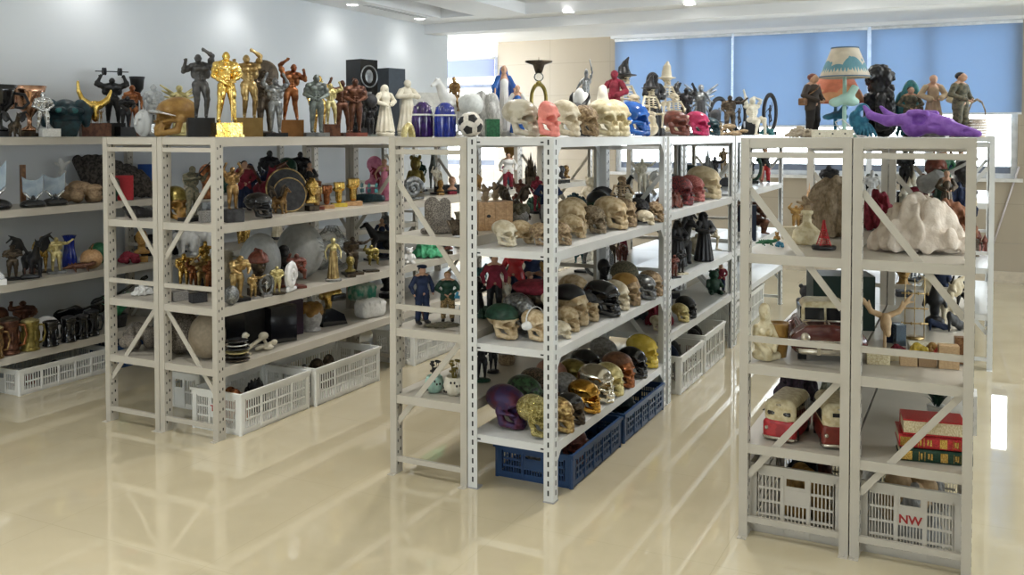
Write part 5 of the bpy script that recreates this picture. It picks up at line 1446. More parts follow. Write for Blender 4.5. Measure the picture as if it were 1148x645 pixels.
@kind
def ship():
    h = S().cap((0, -.6, .25), (0, .6, .2), .12, .17, .08).ell((0, 0, .36), (.14, .7, .1), .05)
    m = MB()
    for y in (-.3, .05, .4):
        m.tube([(0, y, .2), (0, y, .95)], .014, 6)
        for z, w_ in ((.5, .3), (.72, .22)): m.box((-w_ * .5, y - .01, z), (w_ * .5, y + .005, z + .17))
    return [('hull', h.mesh('hull', .025), DTEAL), ('sails', m.mesh('sails'), TEAL)]
@kind
def dress_lady():
    s = fig(POSES['relax'], .85, False, False, .1, True)
    r = S().cap((0, 0, .76), (0, 0, .62), .075, .062, .02).cap((0, 0, .62), (0, 0, .42), .066, .10, .03).path([(0, 0, .42), (.0, .02, .25), (-.05, .06, .05)], [.095, .11, .17], .04).path([(-.03, .03, .28), (-.16, .08, .12), (-.34, .12, .03)], [.08, .09, .05], .05)
    for i in range(8): a = i * .8; r.cap((.06 * math.cos(a), .06 * math.sin(a), .45), (-.05 + .19 * math.cos(a), .06 + .17 * math.sin(a), .03), .02, .03, .02)
    r.box((0, 0, -.5), (2, 2, .5), .001, .01, True)
    return [('figure', s.mesh('figure', .0115), SKIN), ('dress', r.mesh('dress', .014), PINK)]
@kind
def dressed(top='front', hair=.12, hat=''):
    s = fig(POSES[top], .95, False, True, 0, False)
    h = S().ell((0, .008, .955), (.060, .064, .062), .01).box((0, -.08, .92), (.08, .05, .05), .01, .02, True)
    c = S().ell((0, 0, .745), (.118, .086, .105), .03).ell((0, 0, .62), (.095, .072, .1), .03).cap((.05, 0, .55), (.065, 0, .45), .07, .065, .03, mir=True)
    P = POSES[top]
    for q in ('L', 'R'):
        e = np.array(P['el' + q]); w_ = np.array(P['wr' + q]); q2 = 1 if q == 'L' else -1
        c.path([(q2 * .115, .01, .80), e, e * .2 + w_ * .8], [.044, .036, .03], .015)
    t = S().cap((.055, 0, .50), (.07, -.01, .28), .066, .052, .03, mir=True).cap((.07, -.01, .28), (.075, .012, .07), .052, .042, .02, mir=True)
    b = S().cap((.075, .01, .035), (.08, -.085, .025), .035, .03, .02, mir=True).box((0, 0, -.1), (1, 1, .1), .001, .004, True)
    parts = [('figure', s.mesh('figure', .0115), SKIN), ('coat', c.mesh('coat', .0125), NAVY), ('trousers', t.mesh('trousers', .0125), NAVY), ('shoes', b.mesh('shoes', .0125), BLACK), ('hair', h.mesh('hair', .0115), BLACK)]
    if hat == 'cap': parts.append(('cap', S().ell((0, .0, .998), (.082, .086, .030), .01).ell((0, -.065, .978), (.06, .045, .008), .01).mesh('cap', .010), NAVY))
    if hat == 'tall': parts.append(('hat', S().cap((0, .01, .985), (0, .03, 1.09), .058, .03, .02).mesh('hat', .010), RUST))
    if hat == 'bag': parts.append(('bag', S().box((-.20, .02, .56), (.05, .045, .06), .02).path([(-.19, .02, .61), (-.05, -.09, .76), (.1, -.04, .84)], .010).mesh('bag', .010), WOODB))
    return parts
@kind
def power_strip():
    b = MB().box((-.5, -.10, 0), (.5, .10, .16)); d = MB()
    for x in (-.32, 0., .3):
        for q in (-1, 1): d.box((x + q * .025 - .006, -.02, .158), (x + q * .025 + .006, .03, .164))
        d.box((x - .02, -.104, .06), (x + .02, -.098, .09))
    return [('case', b.mesh('case', .02), IVORY), ('sockets', d.mesh('sockets'), CHAR)]
@kind
def disc_stack():
    parts = []
    for i, m in enumerate((DBRONZE, BLACKG, PALEG, BLACKG, CHROME, BLACKG)):
        r = .5 - .02 * (i % 3); z = i * .16
        parts.append(('dish', L([(0, z), (r * .7, z), (r, z + .06), (r, z + .09), (r * .7, z + .13), (0, z + .14)], 32, 'dish'), m))
    return parts
@kind
def bone_dog():
    s = S().path([(-.35, 0, .1), (-.30, 0, .5), (-.2, 0, .78)], [.12, .15, .13], .04).ell((-.18, 0, .84), (.15, .12, .13), .03).ell((-.04, 0, .82), (.08, .07, .07), .02).cap((-.3, .08, .5), (-.12, .1, .05), .08, .05, .03).cap((-.3, -.08, .5), (-.12, -.1, .05), .08, .05, .03).ell((-.02, -.1, .05), (.1, .05, .05), .02)
    s.box((0, 0, -.5), (2, 2, .5), .001, .01, True)
    return [('body', s.mesh('body', .022), IVORY)]
@kind
def bone_pile():
    s = S().cap((-.45, 0, .2), (.1, .05, .55), .09, .08, .02).ell((.1, .05, .6), (.2, .16, .17), .03).cap((-.2, -.1, .1), (.45, -.05, .3), .08, .07, .02).ell((.5, -.05, .3), (.13, .12, .12), .02).ell((.25, -.12, .12), (.2, .14, .12), .03).ell((-.48, 0, .16), (.1, .1, .1), .02).cap((.1, .1, .5), (.3, .12, .05), .07, .06, .02)
    s.box((0, 0, -.5), (2, 2, .5), .001, .01, True)
    return [('bones', s.mesh('bones', .024), IVORY)]
@kind
def head_wrapped():
    s = S().ell((0, 0, .42), (.40, .34, .40), .04).cap((0, 0, .1), (0, 0, .02), .30, .36, .05); s.box((0, 0, -.5), (2, 2, .5), .001, .01, True)
    h = S()
    for i in range(12): a = i * .55; h.ell((.3 * math.cos(a), .24 * math.sin(a), .70 + .1 * math.sin(i * 2.1)), (.16, .15, .16), .03)
    h.ell((0, 0, .78), (.26, .22, .2), .04)
    return [('head', s.mesh('head', .026), GREYC), ('hair', h.mesh('hair', .026), OCHRE)]
@kind
def helmet_trophy():
    s = S().ell((0, 0, .72), (.36, .30, .28), .03).box((0, 0, .50), (1, 1, .14), .01, .03, True)
    v = S().box((.1, -.24, .70), (.25, .1, .09), .06, .02)
    s.cap((-.05, .05, .35), (-.05, .05, .62), .09, .12, .04)
    return [('visor_shell', s.mesh('visor_shell', .024), GOLD), ('visor', v.mesh('visor', .024), BLACKG), ('base', MB().prism([(-.42, 0), (.42, 0), (.30, .26), (-.10, .44), (-.30, .44)], -.25, .25, 'y').mesh('base', .02), BLACKG)]
@kind
def bagged():
    s = S(); random.seed(12)
    for i in range(16): s.ell((random.uniform(-.3, .3), random.uniform(-.25, .25), random.uniform(.2, .75)), random.uniform(.15, .3), .05)
    for i in range(10): a = i * .63; s.cap((.1 * math.cos(a), .1 * math.sin(a), .95), (.45 * math.cos(a), .4 * math.sin(a), .3), .03, .05, .03)
    s.box((0, 0, -.5), (2, 2, .5), .001, .01, True)
    return [('bag', s.mesh('bag', .026), CLEAR)]
@kind
def antlers():
    s = S().path([(0, 0, .05), (0, 0, .45)], .03).ell((0, -.05, .55), (.10, .12, .15), .03).cap((0, -.12, .5), (0, -.22, .40), .07, .05, .03)
    for q in (-1, 1): s.path([(q * .06, 0, .65), (q * .25, 0, .72), (q * .38, -.02, .88), (q * .5, 0, 1.0)], [.05, .04, .035, .012], .02).path([(q * .25, 0, .72), (q * .3, -.05, .9)], [.035, .012], .02).path([(q * .36, 0, .85), (q * .5, .0, .86)], [.03, .012], .02)
    return [('deer_head', s.mesh('deer_head', .02), KRAFT), ('base', MB().box((-.22, -.15, -.02), (.22, .15, .06)).mesh('base', .015), CREAM)]
@kind
def wire_stand():
    b = MB()
    for x in (-.3, .0, .3):
        b.tube([(x, 0, 0), (x, 0, 1)], .015, 6)
    for z in (.25, .5, .75): b.tube([(-.42, 0, z), (.42, 0, z)], .014, 6)
    b.lathe([(0, 0), (.3, 0), (.3, .03), (0, .03)], 20)
    for i in range(9): b.ball((-.4 + i * .1, -.02, .25 + .25 * (i % 3)), .03, 8)
    return [('stand', b.mesh('stand'), LBRONZE)]
@kind
def shoe():
    s = S().path([(-.3, 0, .3), (-.05, 0, .2), (.25, 0, .10), (.45, 0, .07)], [.09, .10, .10, .07], .04).path([(-.3, 0, .3), (-.32, 0, .04)], [.06, .03], .02).ell((-.22, 0, .44), (.08, .07, .03), .02, True)
    s.box((0, 0, -.5), (2, 2, .5), .001, .005, True)
    return [('shoe', s.mesh('shoe', .02), NAVY)]
@kind
def torso_form():
    s = S().cap((0, 0, .9), (0, 0, .62), .09, .20, .04).ell((0, -.02, .62), (.22, .15, .16), .04).ell((0, 0, .38), (.13, .11, .16), .05).ell((0, 0, .12), (.26, .20, .14), .06).cap((.2, 0, .66), (.28, -.02, .48), .07, .05, .03, mir=True)
    s.box((0, 0, -.5), (2, 2, .5), .001, .01, True)
    return [('form', s.mesh('form', .022), BLACK)]
@kind
def small_stand(): return [('tray', MB().box((-.5, -.3, 0), (.5, .3, .10)).box((-.5, -.3, .10), (.5, -.27, .25)).box((-.5, .27, .10), (.5, .3, .25)).box((-.5, -.27, .10), (-.47, .27, .25)).box((.47, -.27, .10), (.5, .27, .25)).mesh('tray'), IVORY)]
@kind
def zebra_block():
    b = MB().box((-.4, -.3, 0), (.4, .3, .16)); s = S().path([(-.32, 0, .16), (-.34, 0, .6), (-.1, -.05, .9)], [.1, .12, .08], .04).path([(-.2, 0, .2), (.1, 0, .36), (.32, 0, .2)], [.1, .12, .08], .04)
    return [('figure', s.mesh('figure', .022), WHITEG), ('base', b.mesh('base', .015), WHITEG)]
@kind
def guitar():
    s = S().box((0, 0, .0), (.16, .04, .2), .03, .06).ell((0, 0, -.16), (.2, .045, .17), .04).ell((0, 0, .16), (.15, .045, .14), .04).box((0, 0, .55), (.03, .025, .35), .01, .01).box((0, .01, .95), (.05, .02, .08), .01, .01)
    return [('guitar', s.mesh('guitar', .018), BLACKG)]
@kind
def bus_toy(): return KB['model_bus'](1)
# ------------------------------------------------------------------ the collection
def facing(loc, deg): return deg - math.degrees(math.atan2(-loc[0], loc[1]))      # an absolute heading, 0 = towards the near wall, 90 = towards the right aisle
def top(k, name, cat, label, px, x, ph, rot=0., mats=None, group=None, sx=1., args=(), ab=None, sy=None, z=1.5, up=0.):
    loc = onx(px, x); loc.z = z
    return put(k, name, cat, label, loc, px_h(ph, loc), facing(loc, ab) if ab is not None else rot, mats, group, sx, sy, args, 0., up)
def topy(k, name, cat, label, px, y, ph, rot=0., mats=None, group=None, sx=1., args=(), ab=None, sy=None, z=1.5, up=0.):
    loc = ony(px, y); loc.z = z
    return put(k, name, cat, label, loc, px_h(ph, loc), facing(loc, ab) if ab is not None else rot, mats, group, sx, sy, args, 0., up)
def low(k, name, cat, label, px, py, z, ph, rot=0., mats=None, group=None, sx=1., args=(), ab=None, sy=None, up=0., roll=0.):
    loc = at(px, py, z)
    return put(k, name, cat, label, loc, px_h(ph, loc), facing(loc, ab) if ab is not None else rot, mats, group, sx, sy, args, roll, up)
def st(fm, bm): return {'figure': fm, 'plinth': bm, 'base': bm}

# ---- left wall rack, top
G = 'trophies on top of the left wall rack'
top('trophy_cup', 'ring_handled_cup', 'trophy', 'black cup with a ring handle at the left edge of the photo', 1, -5.14, 58, 180, {'cup': BLACKG, 'handle': BLACK, 'base': BLACK}, G)
top('dragon', 'dragon_figurine', 'figurine', 'dark winged beast crouching in front of the copper cup', 17, -5.0, 30, 20, {'body': DBRONZE, 'wings': BLACK}, G)
top('trophy_cup', 'copper_cup', 'trophy', 'shiny copper trophy cup with a curled handle on the left wall rack', 34, -5.16, 57, 0, None, G)
top('statue', 'knight_statue', 'statue', 'silver knight figure holding a sword beside the copper cup', 47, -5.06, 50, 15, {'figure': SILVER, 'base': DBRONZE, 'sword': WHITEG}, G, 1.1, ('sword', 'slab', 1.1, 'sword'))
top('carton', 'white_block', 'block', 'small white block at the shelf edge below the silver knight', 56, -4.96, 9, 20, WHITE, None, 1., (2.2, 1.2))
top('eye_mask', 'goggled_head', 'bust', 'dark bearded head with teal goggles on the left wall rack', 74, -5.12, 42, 5, None, G, 1.1)
top('horn_trophy', 'horn_trophy', 'trophy', 'golden curved horn held up by small bronze bearers on a dark base', 107, -5.1, 62, 10, None, G, .62)
top('statue', 'weightlifter_statue', 'statue', 'black muscular weightlifter raising a barbell overhead', 127, -5.16, 77, 10, {'figure': BLACK, 'plinth': BLACK, 'barbell': CHAR}, G, 1.15, ('double', 'block', 1.45, 'barbell'))
top('statue', 'bowing_statue', 'statue', 'black bowing figure on a block beside the weightlifter', 141, -5.02, 45, 20, st(BLACK, BLACK), G, 1.2, ('bend', 'block', 1.3))
top('statue', 'copper_figurine', 'figurine', 'slim reddish copper figure standing in front of the black torch', 149.5, -5.14, 59, 10, st(COPPER, DCOPPER), G, 1., ('relax', 'slab', 1.0))
top('torch', 'torch_trophy', 'trophy', 'black torch on a thin stem behind the glass face', 157, -5.22, 68, 0, None, G, .75)
top('statue', 'frosted_statue', 'statue', 'frosted glass figure beside the black torch', 164, -5.14, 60, 10, st(FROST, FROST), G, 1.1, ('relax', 'round', 1.0))
top('castle', 'castle_model', 'model', 'small silver castle with pointed towers behind the brown skull', 175, -5.16, 58, 20, None, G, .7)
top('angel', 'winged_figurine', 'figurine', 'pewter winged figure peeking out over the brown skull', 196, -5.1, 60, 0, {'figure': PALEG, 'dress': PALEG, 'wings': PALEG, 'base': PALEG}, G, 1.1)
# ---- back to back racks, top
top('glass_face', 'glass_mask', 'bust', 'frosted glass face standing at the end of the rack beside the brown skull', 158.5, -4.0, 31, -40)
top('tusked_skull', 'brown_skull', 'skull', 'large brown skull with a silver band across its brow', 196, -3.92, 45, -62, None, None, 1.12)
G = 'bodybuilder statues'
top('statue', 'bodybuilder_statue', 'statue', 'dark pewter bodybuilder with one arm raised over his head', 227, -3.60, 101, 5, st(DPEWTER, BLACK), G, 1.0, ('oneup', 'block', 1.18))
top('statue', 'swordsman_statue', 'statue', 'bright gold swordsman leaning on a long sword at the rack corner', 252, -3.46, 96, 15, {'figure': GOLDB, 'plinth': GOLDB, 'sword': GOLD}, G, .95, ('sword', 'lowblock', 1.25, 'sword'))
top('statue', 'bodybuilder_statue', 'statue', 'light bronze bodybuilder with one arm raised, on a wide brown plinth', 279, -3.54, 99, 5, st(LBRONZE, M('gilt_brown', (.34, .22, .08), .3, .5)), G, 1.0, ('oneup', 'block', 1.18))
top('statue', 'shield_bearer_statue', 'statue', 'dark bronze figure with a big disc behind his shoulders', 299, -3.64, 88, 10, {'figure': DBRONZE, 'shield': DBRONZE, 'base': DBRONZE}, G, 1.0, ('crossed', 'rock', 1.3, 'discup'))
top('statue', 'bodybuilder_statue', 'statue', 'pewter bodybuilder with both arms lifted, on a thin black base', 309, -3.42, 72, 10, st(PEWTER, BLACK), G, 1.0, ('armsup', 'slab', 1.15))
top('statue', 'bodybuilder_statue', 'statue', 'copper brown bodybuilder with one fist high above a copper plinth', 328, -3.55, 93, 5, st(COPPER, M('copper_plinth', (.36, .17, .06), .35, .6)), G, 1.0, ('oneupL', 'block', 1.18))
top('statue', 'bodybuilder_statue', 'statue', 'green grey bodybuilder standing with folded hands on a grey slab', 352, -3.42, 71, 10, st(PATINA, PEWTER), G, 1.0, ('front', 'slab', 1.15))
top('statue', 'bodybuilder_statue', 'statue', 'gold bodybuilder half hidden behind the green grey one', 358, -3.62, 68, 5, st(GOLD, DBRONZE), G, 1.0, ('relax', 'slab', 1.15))
top('statue', 'bodybuilder_statue', 'statue', 'small yellow gold flexing figure on a dark block', 371, -3.46, 62, 10, st(PALEG, DCOPPER), G, 1.0, ('double', 'block', 1.15))
top('statue', 'bodybuilder_statue', 'statue', 'dark copper flexing figure behind the pair of crossed arms', 384, -3.64, 66, 10, st(DCOPPER, DCOPPER), G, 1.0, ('double', 'slab', 1.18))
top('statue', 'bodybuilder_statue', 'statue', 'dark copper bodybuilder with hands crossed in front of his belly', 399, -3.46, 65, 10, st(DCOPPER, RUST), G, 1.0, ('front', 'slab', 1.3))
top('statue', 'atlas_statue', 'statue', 'small black figure bearing a globe on his shoulders', 415, -3.44, 48, 10, {'figure': BLACK, 'base': PATINA, 'globe': CHAR}, G, 1.0, ('armsup', 'slab', 1.2, 'globe'))
top('emblem_box', 'gift_box', 'box', 'tall black box with a round emblem behind the copper statues', 406, -3.95, 85, 0, None, 'tall black boxes', 1., (.30, .28), 78)
top('carton', 'gift_box', 'box', 'second tall black box standing behind the white draped figure', 437, -3.93, 76, 0, M('slate_card', (.05, .065, .085), .35), 'tall black boxes', 1., (.34, .30), 78)
G = 'white figures beside the bodybuilders'
top('robed', 'draped_figure', 'statue', 'white draped figure between the globe bearer and the purple jar, the nearer one', 432, -3.48, 58, 30, {'figure': IVORY, 'robe': IVORY, 'sleeves': IVORY, 'base': IVORY}, G, 1.15, (True,))
top('robed', 'draped_figure', 'statue', 'taller white draped figure right above the arched shell', 457, -3.54, 63, 30, {'figure': IVORY, 'robe': IVORY, 'sleeves': IVORY, 'base': IVORY}, G, 1.15, (False, 'crossed'))
top('carton', 'stone_pedestal', 'pedestal', 'white stone box with straight edges behind the purple jar', 478, -3.58, 48, 20, M('off_white_stone', (.62, .62, .58), .7, bump=.3), None, 1., (.8, .7))
top('bust', 'small_bust', 'bust', 'small ivory head above the blue jar', 492, -3.52, 47, 10, {'head': IVORY, 'base': IVORY}, None, .8)
# ---- soccer ball rack, top
top('arch_shell', 'shell_ornament', 'ornament', 'pale golden arched shell on the rack corner beside the purple jar', 451, -2.235, 17, 40, None, None, .9)
top('dome_jar', 'ribbed_jar', 'jar', 'glossy purple dome topped jar with a white band', 476, -2.21, 41, 10, None, 'ribbed dome jars', .78)
top('dome_jar', 'ribbed_jar', 'jar', 'glossy blue dome topped jar with a white band', 500, -2.12, 41, 10, {'body': BLUE_V}, 'ribbed dome jars', .82)
top('soccer_ball', 'soccer_ball', 'ball', 'black and white soccer ball on the rack edge', 524, -2.03, 29)
top('ball_on_stand', 'white_globe', 'ornament', 'plain white globe on a stand behind the soccer ball', 524, -2.19, 50, 0, M('white_globe', (.66, .68, .66), .4), None, 1.0)
top('horse_rider', 'horse_and_rider', 'statue', 'rearing white horse with a bronze rider behind the white globe', 515, -2.24, 68, -40, None, None, .9)
top('rock', 'white_rock', 'ornament', 'rough white rock pillar behind the soccer ball', 543, -2.15, 54, 0, M('white_rock', (.62, .62, .60), .8, 0, (.42, .42, .41), 10, .4), None, .45, (6, 26))
top('carton', 'green_box', 'box', 'small dark green box beside the silver white skull', 552, -1.99, 20, 10, GREEN, None, 1., (.75, .6))
top('madonna', 'madonna_statue', 'statue', 'blue cloaked praying woman statue rising behind the large pale skull', 565, -2.12, 80, 10, None, None, .82)
top('robed', 'small_madonna', 'figurine', 'small blue and white robed figure beside the blue cloaked statue', 580, -2.03, 58, 10, {'robe': BLUE_R, 'sleeves': WHITE, 'figure': SKIN, 'base': WHITE}, None, .9)
top('candlestick', 'candlestick', 'candlestick', 'tall bronze candlestick with an oval ring and a clear glass knop', 604, -2.08, 89, 10, None, None, .85)
top('statue', 'dancer_figurine', 'figurine', 'slim silver dancer on a white rocky base', 657, -1.86, 87, 20, st(PEWTER, WHITE), None, .58, ('dance', 'rock', .8))
top('rock', 'white_rock', 'ornament', 'small white glassy rock below the silver dancer', 651, -1.75, 56, 0, WHITE, None, .42, (14, 40))
top('pedestal_head', 'small_pale_figure', 'figurine', 'small pale draped figure between the dancer and the red one', 676, -1.82, 58, 10, {'figure': IVORY}, None, .8)
# ---- skull rack, top
G = 'skulls on top of the skull rack'
def tsk(k, label, px, x, ph, rot, mats=None, sx=1.1, args=()): return top(k, 'skull_model', 'skull', label, px, x, ph, rot, mats, G, sx, args)
tsk('skull', 'large pale grey skull facing right at the front corner of the rack top', 585, -1.74, 43, 48, M('silvered_bone', (.56, .52, .42), .3, 0, (.42, .37, .27), 5), 1.16)
tsk('skull_mask', 'coral pink skull mask between the two front skulls', 612, -1.615, 41, 48, {'mask': CORAL}, .95)
tsk('skull', 'bone coloured skull directly behind the coral pink mask', 634, -1.64, 42, 46, PBONE, 1.0)
tsk('horned_skull', 'dark horned skull between two bone coloured ones', 648, -1.70, 50, 60, {'skull': CHAR}, .92)
tsk('skull', 'small bone skull with carved pattern in front of the horned one', 657, -1.60, 36, 60, DBONE, .95, (1, 1))
tsk('skull', 'cream skull in the middle of the top row', 673, -1.64, 43, 44, CREAM, 1.06)
tsk('skull', 'cream skull directly in front of the bright blue one', 690, -1.62, 42, 44, CREAM, 1.0)
tsk('skull', 'bright blue glossy skull', 710, -1.62, 40, 64, BLUE_R, 1.08)
tsk('skull', 'red brown glossy skull between the blue and the magenta ones', 757, -1.64, 29, 60, RUST, 1.3)
tsk('skull', 'magenta skull near the far end of the top row', 781, -1.62, 28, 50, MAG, 1.15)
tsk('skull', 'small dark teal skull right behind the magenta one', 797, -1.62, 21, 60, DTEAL, 1.15)
G = 'standing figures on the skull rack'
def tfg(k, label, px, x, ph, rot=20, mats=None, sx=1.1, args=(), name='figurine', cat='figurine'): return top(k, name, cat, label, px, x, ph, rot, mats, G, sx, args)
tfg('robed', 'small red cloaked figure left of the tallest witch', 690, -1.84, 74, -20, {'robe': CRIM, 'sleeves': CRIM, 'figure': CRIM, 'base': CHAR}, 1.0)
tfg('skeleton', 'tallest seated skeleton in a black pointed hat, holding a skull', 704, -1.78, 94, 40, None, 1.25, (True, 'cone', 'skull'), 'skeleton_figurine')
tfg('skeleton', 'skeleton in a black pointed hat left of the black hooded figure', 719, -1.72, 72, 40, None, 1.15, (True, 'cone', ''), 'skeleton_figurine')
tfg('reaper', 'black hooded figure in a long robe', 732, -1.72, 72, 40, {'robe': BLACK}, 1.15)
tfg('skeleton', 'skeleton in a cream top hat right of the black hooded figure', 747, -1.76, 84, 40, {'skeleton': PBONE, 'hat': PBONE}, 1.15, (False, 'top', 'skull'), 'skeleton_figurine')
tfg('skeleton', 'skeleton in a black hat behind the red brown skull', 758, -1.74, 62, 40, None, 1.3, (True, 'cone', ''), 'skeleton_figurine')
tfg('statue', 'small black figure with raised arms above the magenta skull', 769, -1.72, 60, 20, st(BLACK, BLACK), 1.0, ('armsup', 'round', 1.3))
tfg('angel', 'grey winged figure with one wing raised beside the dark teal skull', 792, -1.76, 60, 0, {'figure': PEWTER, 'dress': CHAR, 'wings': PEWTER}, 1.0)
tfg('skull_hat', 'small bone figure of a skull in a hat at the far end', 803, -1.64, 30, 50, {'skull': DBONE, 'hat': CHAR}, 1.0, ('tophat',))
G = 'figures on the far pale racks'
top('bone_pile', 'bone_heap', 'figurine', 'tan heap of bones near the edge of the far rack', 816, -1.62, 14, 10, DBONE, G, 2.2)
top('statue', 'winged_warrior', 'figurine', 'bronze warrior standing before a dark ring', 818, -1.72, 45, 10, st(DBRONZE, DBRONZE), G, 1.2, ('reach', 'slab', 1.1))
top('globe_wreath', 'ring_statue', 'figurine', 'black ring with a small figure inside, left of the seated white woman', 806, -1.86, 44, 30, None, G, .9)
top('globe_wreath', 'ring_statue', 'figurine', 'dark ring right behind the bronze warrior', 829, -1.80, 44, 50, {'figure': DBRONZE}, G, .85)
top('carton', 'black_block', 'block', 'black block that the white woman sits on', 842, -1.70, 16, 10, BLACK, None, 1., (1.0, .7))
top('statue', 'white_nude', 'figurine', 'white seated woman with one arm stretched up', 845, -1.62, 52, 25, st(IVORY, IVORY), G, 1.25, ('nudesit', '', .8))
top('globe_wreath', 'ring_statue', 'figurine', 'tall black oval ring at the far end of the row', 863, -1.66, 48, 50, {'figure': CHAR}, G, .75)
top('rock', 'teal_rock', 'ornament', 'low teal lump beside the black oval ring', 860, -1.56, 9, 0, TEAL, G, 1.3)
# ---- lamp rack, top
topy('cloth_heap', 'canvas_bundle', 'cloth', 'crumpled beige canvas bundle left of the lamps', 898, 3.64, 13, 10, M('beige_canvas', (.50, .43, .33), .85, 0, (.40, .34, .26), 8, .2), None, 1.45)
topy('dressed', 'tavern_figure', 'statue', 'bearded man figure with a brown bag on his back, left of the lamp', 912, 3.75, 72, 60, {'coat': M('brown_vest', (.06, .045, .035), .7), 'trousers': M('black_trousers', (.02, .017, .016), .8), 'hair': RUST}, None, 1.25, ('front', .12, 'bag'))
topy('table_lamp', 'table_lamp', 'lamp', 'table lamp with a pale shade printed with teal hills, on the power strip', 945, 3.72, 101, 0, None, 'cloud ornament lamps', 1.05, (0,), None, None, 1.5, .012)
topy('table_lamp', 'table_lamp', 'lamp', 'lower table lamp with a coral orange shade', 949, 3.98, 69, 10, {'stem': AQUA, 'cloud_ornament': AQUA}, 'cloud ornament lamps', 1.35, (1,))
topy('power_strip', 'power_strip', 'power strip', 'cream power strip in front of the lamps', 933, 3.6, 9, 6, None, None, .8)
topy('octopus', 'blue_octopus', 'figurine', 'blue green tentacled figure behind the lamp feet', 967, 3.85, 38, 10, {'body': AQUA}, None, .75)
topy('poodle', 'poodle_statue', 'statue', 'black curly dog statue right of the lamps', 978, 3.98, 86, -30, None, None, .98)
topy('octopus', 'octopus_figure', 'figurine', 'teal octopus with curled arms right of the black dog', 1016, 4.0, 66, 10, None, None, .5)
topy('dino_skull', 'animal_skull', 'skull', 'purple horned animal skull lying at the rack front', 1036, 3.72, 38, 58, None, None, 1.0, sy=1.22)
G = 'bearded figures on the animal skull rack'
topy('dressed', 'shepherd_figure', 'figurine', 'dark clad figure with a grey cap left of the other bearded figures', 1032, 3.95, 57, 20, {'coat': OLIVE, 'trousers': AQUA, 'hair': CHAR}, G, 1.15, ('front',))
topy('castle', 'castle_model', 'model', 'small dark castle behind the teal octopus', 1024, 4.2, 62, 10, {'castle': DBRONZE}, None, .5)
topy('robed', 'shepherd_figure', 'figurine', 'tan robed figure with a dark cap, tallest in the middle of the group', 1048, 3.95, 70, 20, {'robe': M('tan_robe', (.42, .30, .19), .8), 'sleeves': M('tan_sleeve', (.50, .38, .24), .8)}, G, 1.1)
topy('robed', 'shepherd_figure', 'figurine', 'cream robed figure left of the black bearded man', 1062, 3.95, 62, 20, {'robe': LINEN, 'sleeves': CREAM}, G, 1.1)
topy('dressed', 'fisherman_figure', 'figurine', 'black bearded man figure in dark camouflage standing tallest at the right', 1080, 3.88, 73, 60, {'coat': OLIVE, 'trousers': OLIVE, 'hair': BLACK}, G, 1.25, ('front',))
topy('basket', 'wicker_basket', 'basket', 'tan wicker creel held beside the black bearded man', 1091, 3.9, 44, 20, {'basket': LINEN}, None, .5)

# ---- left wall rack, upper shelf
z = 1.085
G = 'ice blue shield trophies'
low('shield_trophy', 'shield_trophy', 'trophy', 'ice blue shield trophy cut by the left edge, larger than the two right of it', 9, 237, z, 56, 10, None, G)
low('shield_trophy', 'shield_trophy', 'trophy', 'ice blue shield trophy, middle one of three', 43, 233, z, 37, 10, None, G)
low('shield_trophy', 'shield_trophy', 'trophy', 'ice blue shield trophy just left of the brown rock', 67, 231, z, 38, 10, None, G)
low('carton', 'dark_post', 'post', 'thin dark post between the shield trophies', 26, 231, z, 46, 10, WOODB, None, 1., (.12, .12))
low('bell_bottle', 'white_bottle', 'bottle', 'white figure bottle behind the dark post', 32, 224, z, 48, 10, {'body': WHITE, 'figure': WHITE}, None, .8)
low('pelt', 'grey_pelt', 'pelt', 'dark grey shaggy pelt heaped against the left wall', 76, 220, z, 48, 12, None, None, .70)
low('rock', 'brown_rock', 'ornament', 'lumpy tan rock in front of the shaggy pelt', 98, 228, z, 25, 10, M('tan_rock', (.40, .28, .17), .7, 0, (.24, .16, .09), 10, .3), None, 1.25)
low('carton', 'blue_box', 'box', 'blue box behind the red one on the left wall rack', 148, 219, z, 37, 0, M('blue_card', (.02, .11, .48), .4), None, 1., (.62, .4))
low('carton', 'red_box', 'box', 'red box in front of the blue one', 154, 225, z, 28, 0, M('red_card', (.42, .02, .03), .4), None, 1., (.8, .5))
low('head_wrapped', 'dark_bust', 'bust', 'dark olive head left of the blue box', 132, 225, z, 27, 0, {'head': DGREEN, 'hair': DBRONZE}, None, .7)
# middle shelf
z = .66
G = 'figures on the middle shelf of the left wall rack'
low('zebra_block', 'black_white_figure', 'figurine', 'white abstract figure on a white base at the left edge', 6, 322, z, 40, 10, None, G)
low('statue', 'officer_figure', 'figurine', 'dark bronze figure with a peaked cap beside the white abstract figure', 22, 313, z, 40, 10, {'figure': DBRONZE, 'base': BLACK, 'cap': DBRONZE}, G, 1.3, ('crossed', 'rock', 1.2, 'cap'))
low('dragon', 'dragon_statue', 'figurine', 'black winged dragon spreading its wings behind the gold figures', 42, 309, z, 48, 20, None, G, 1.)
low('statue', 'gold_figure', 'figurine', 'copper gold figure left of the blue vase, the left of the pair', 48, 308, z, 42, 10, st(GOLD, DBRONZE), G, 1.2, ('front', 'slab', 1.2))
low('statue', 'gold_figure', 'figurine', 'pale bronze figure left of the blue vase, the right of the pair', 60, 307, z, 42, 10, st(PALEG, PEWTER), G, 1.2, ('reach', 'slab', 1.2))
low('vase', 'blue_vase', 'vase', 'cobalt blue narrow vase on the left wall rack', 78, 300, z, 36, 0, None, None, 1.)
low('lizard', 'dark_lizard', 'figurine', 'dark crawling creature in front of the blue vase', 86, 306, z, 12, 0, {'body': DCOPPER}, G, 1.)
low('ship', 'dark_ship', 'model', 'low black ship model along the shelf edge', 50, 315, z, 14, 70, {'hull': BLACK, 'sails': DCOPPER}, G, 1.)
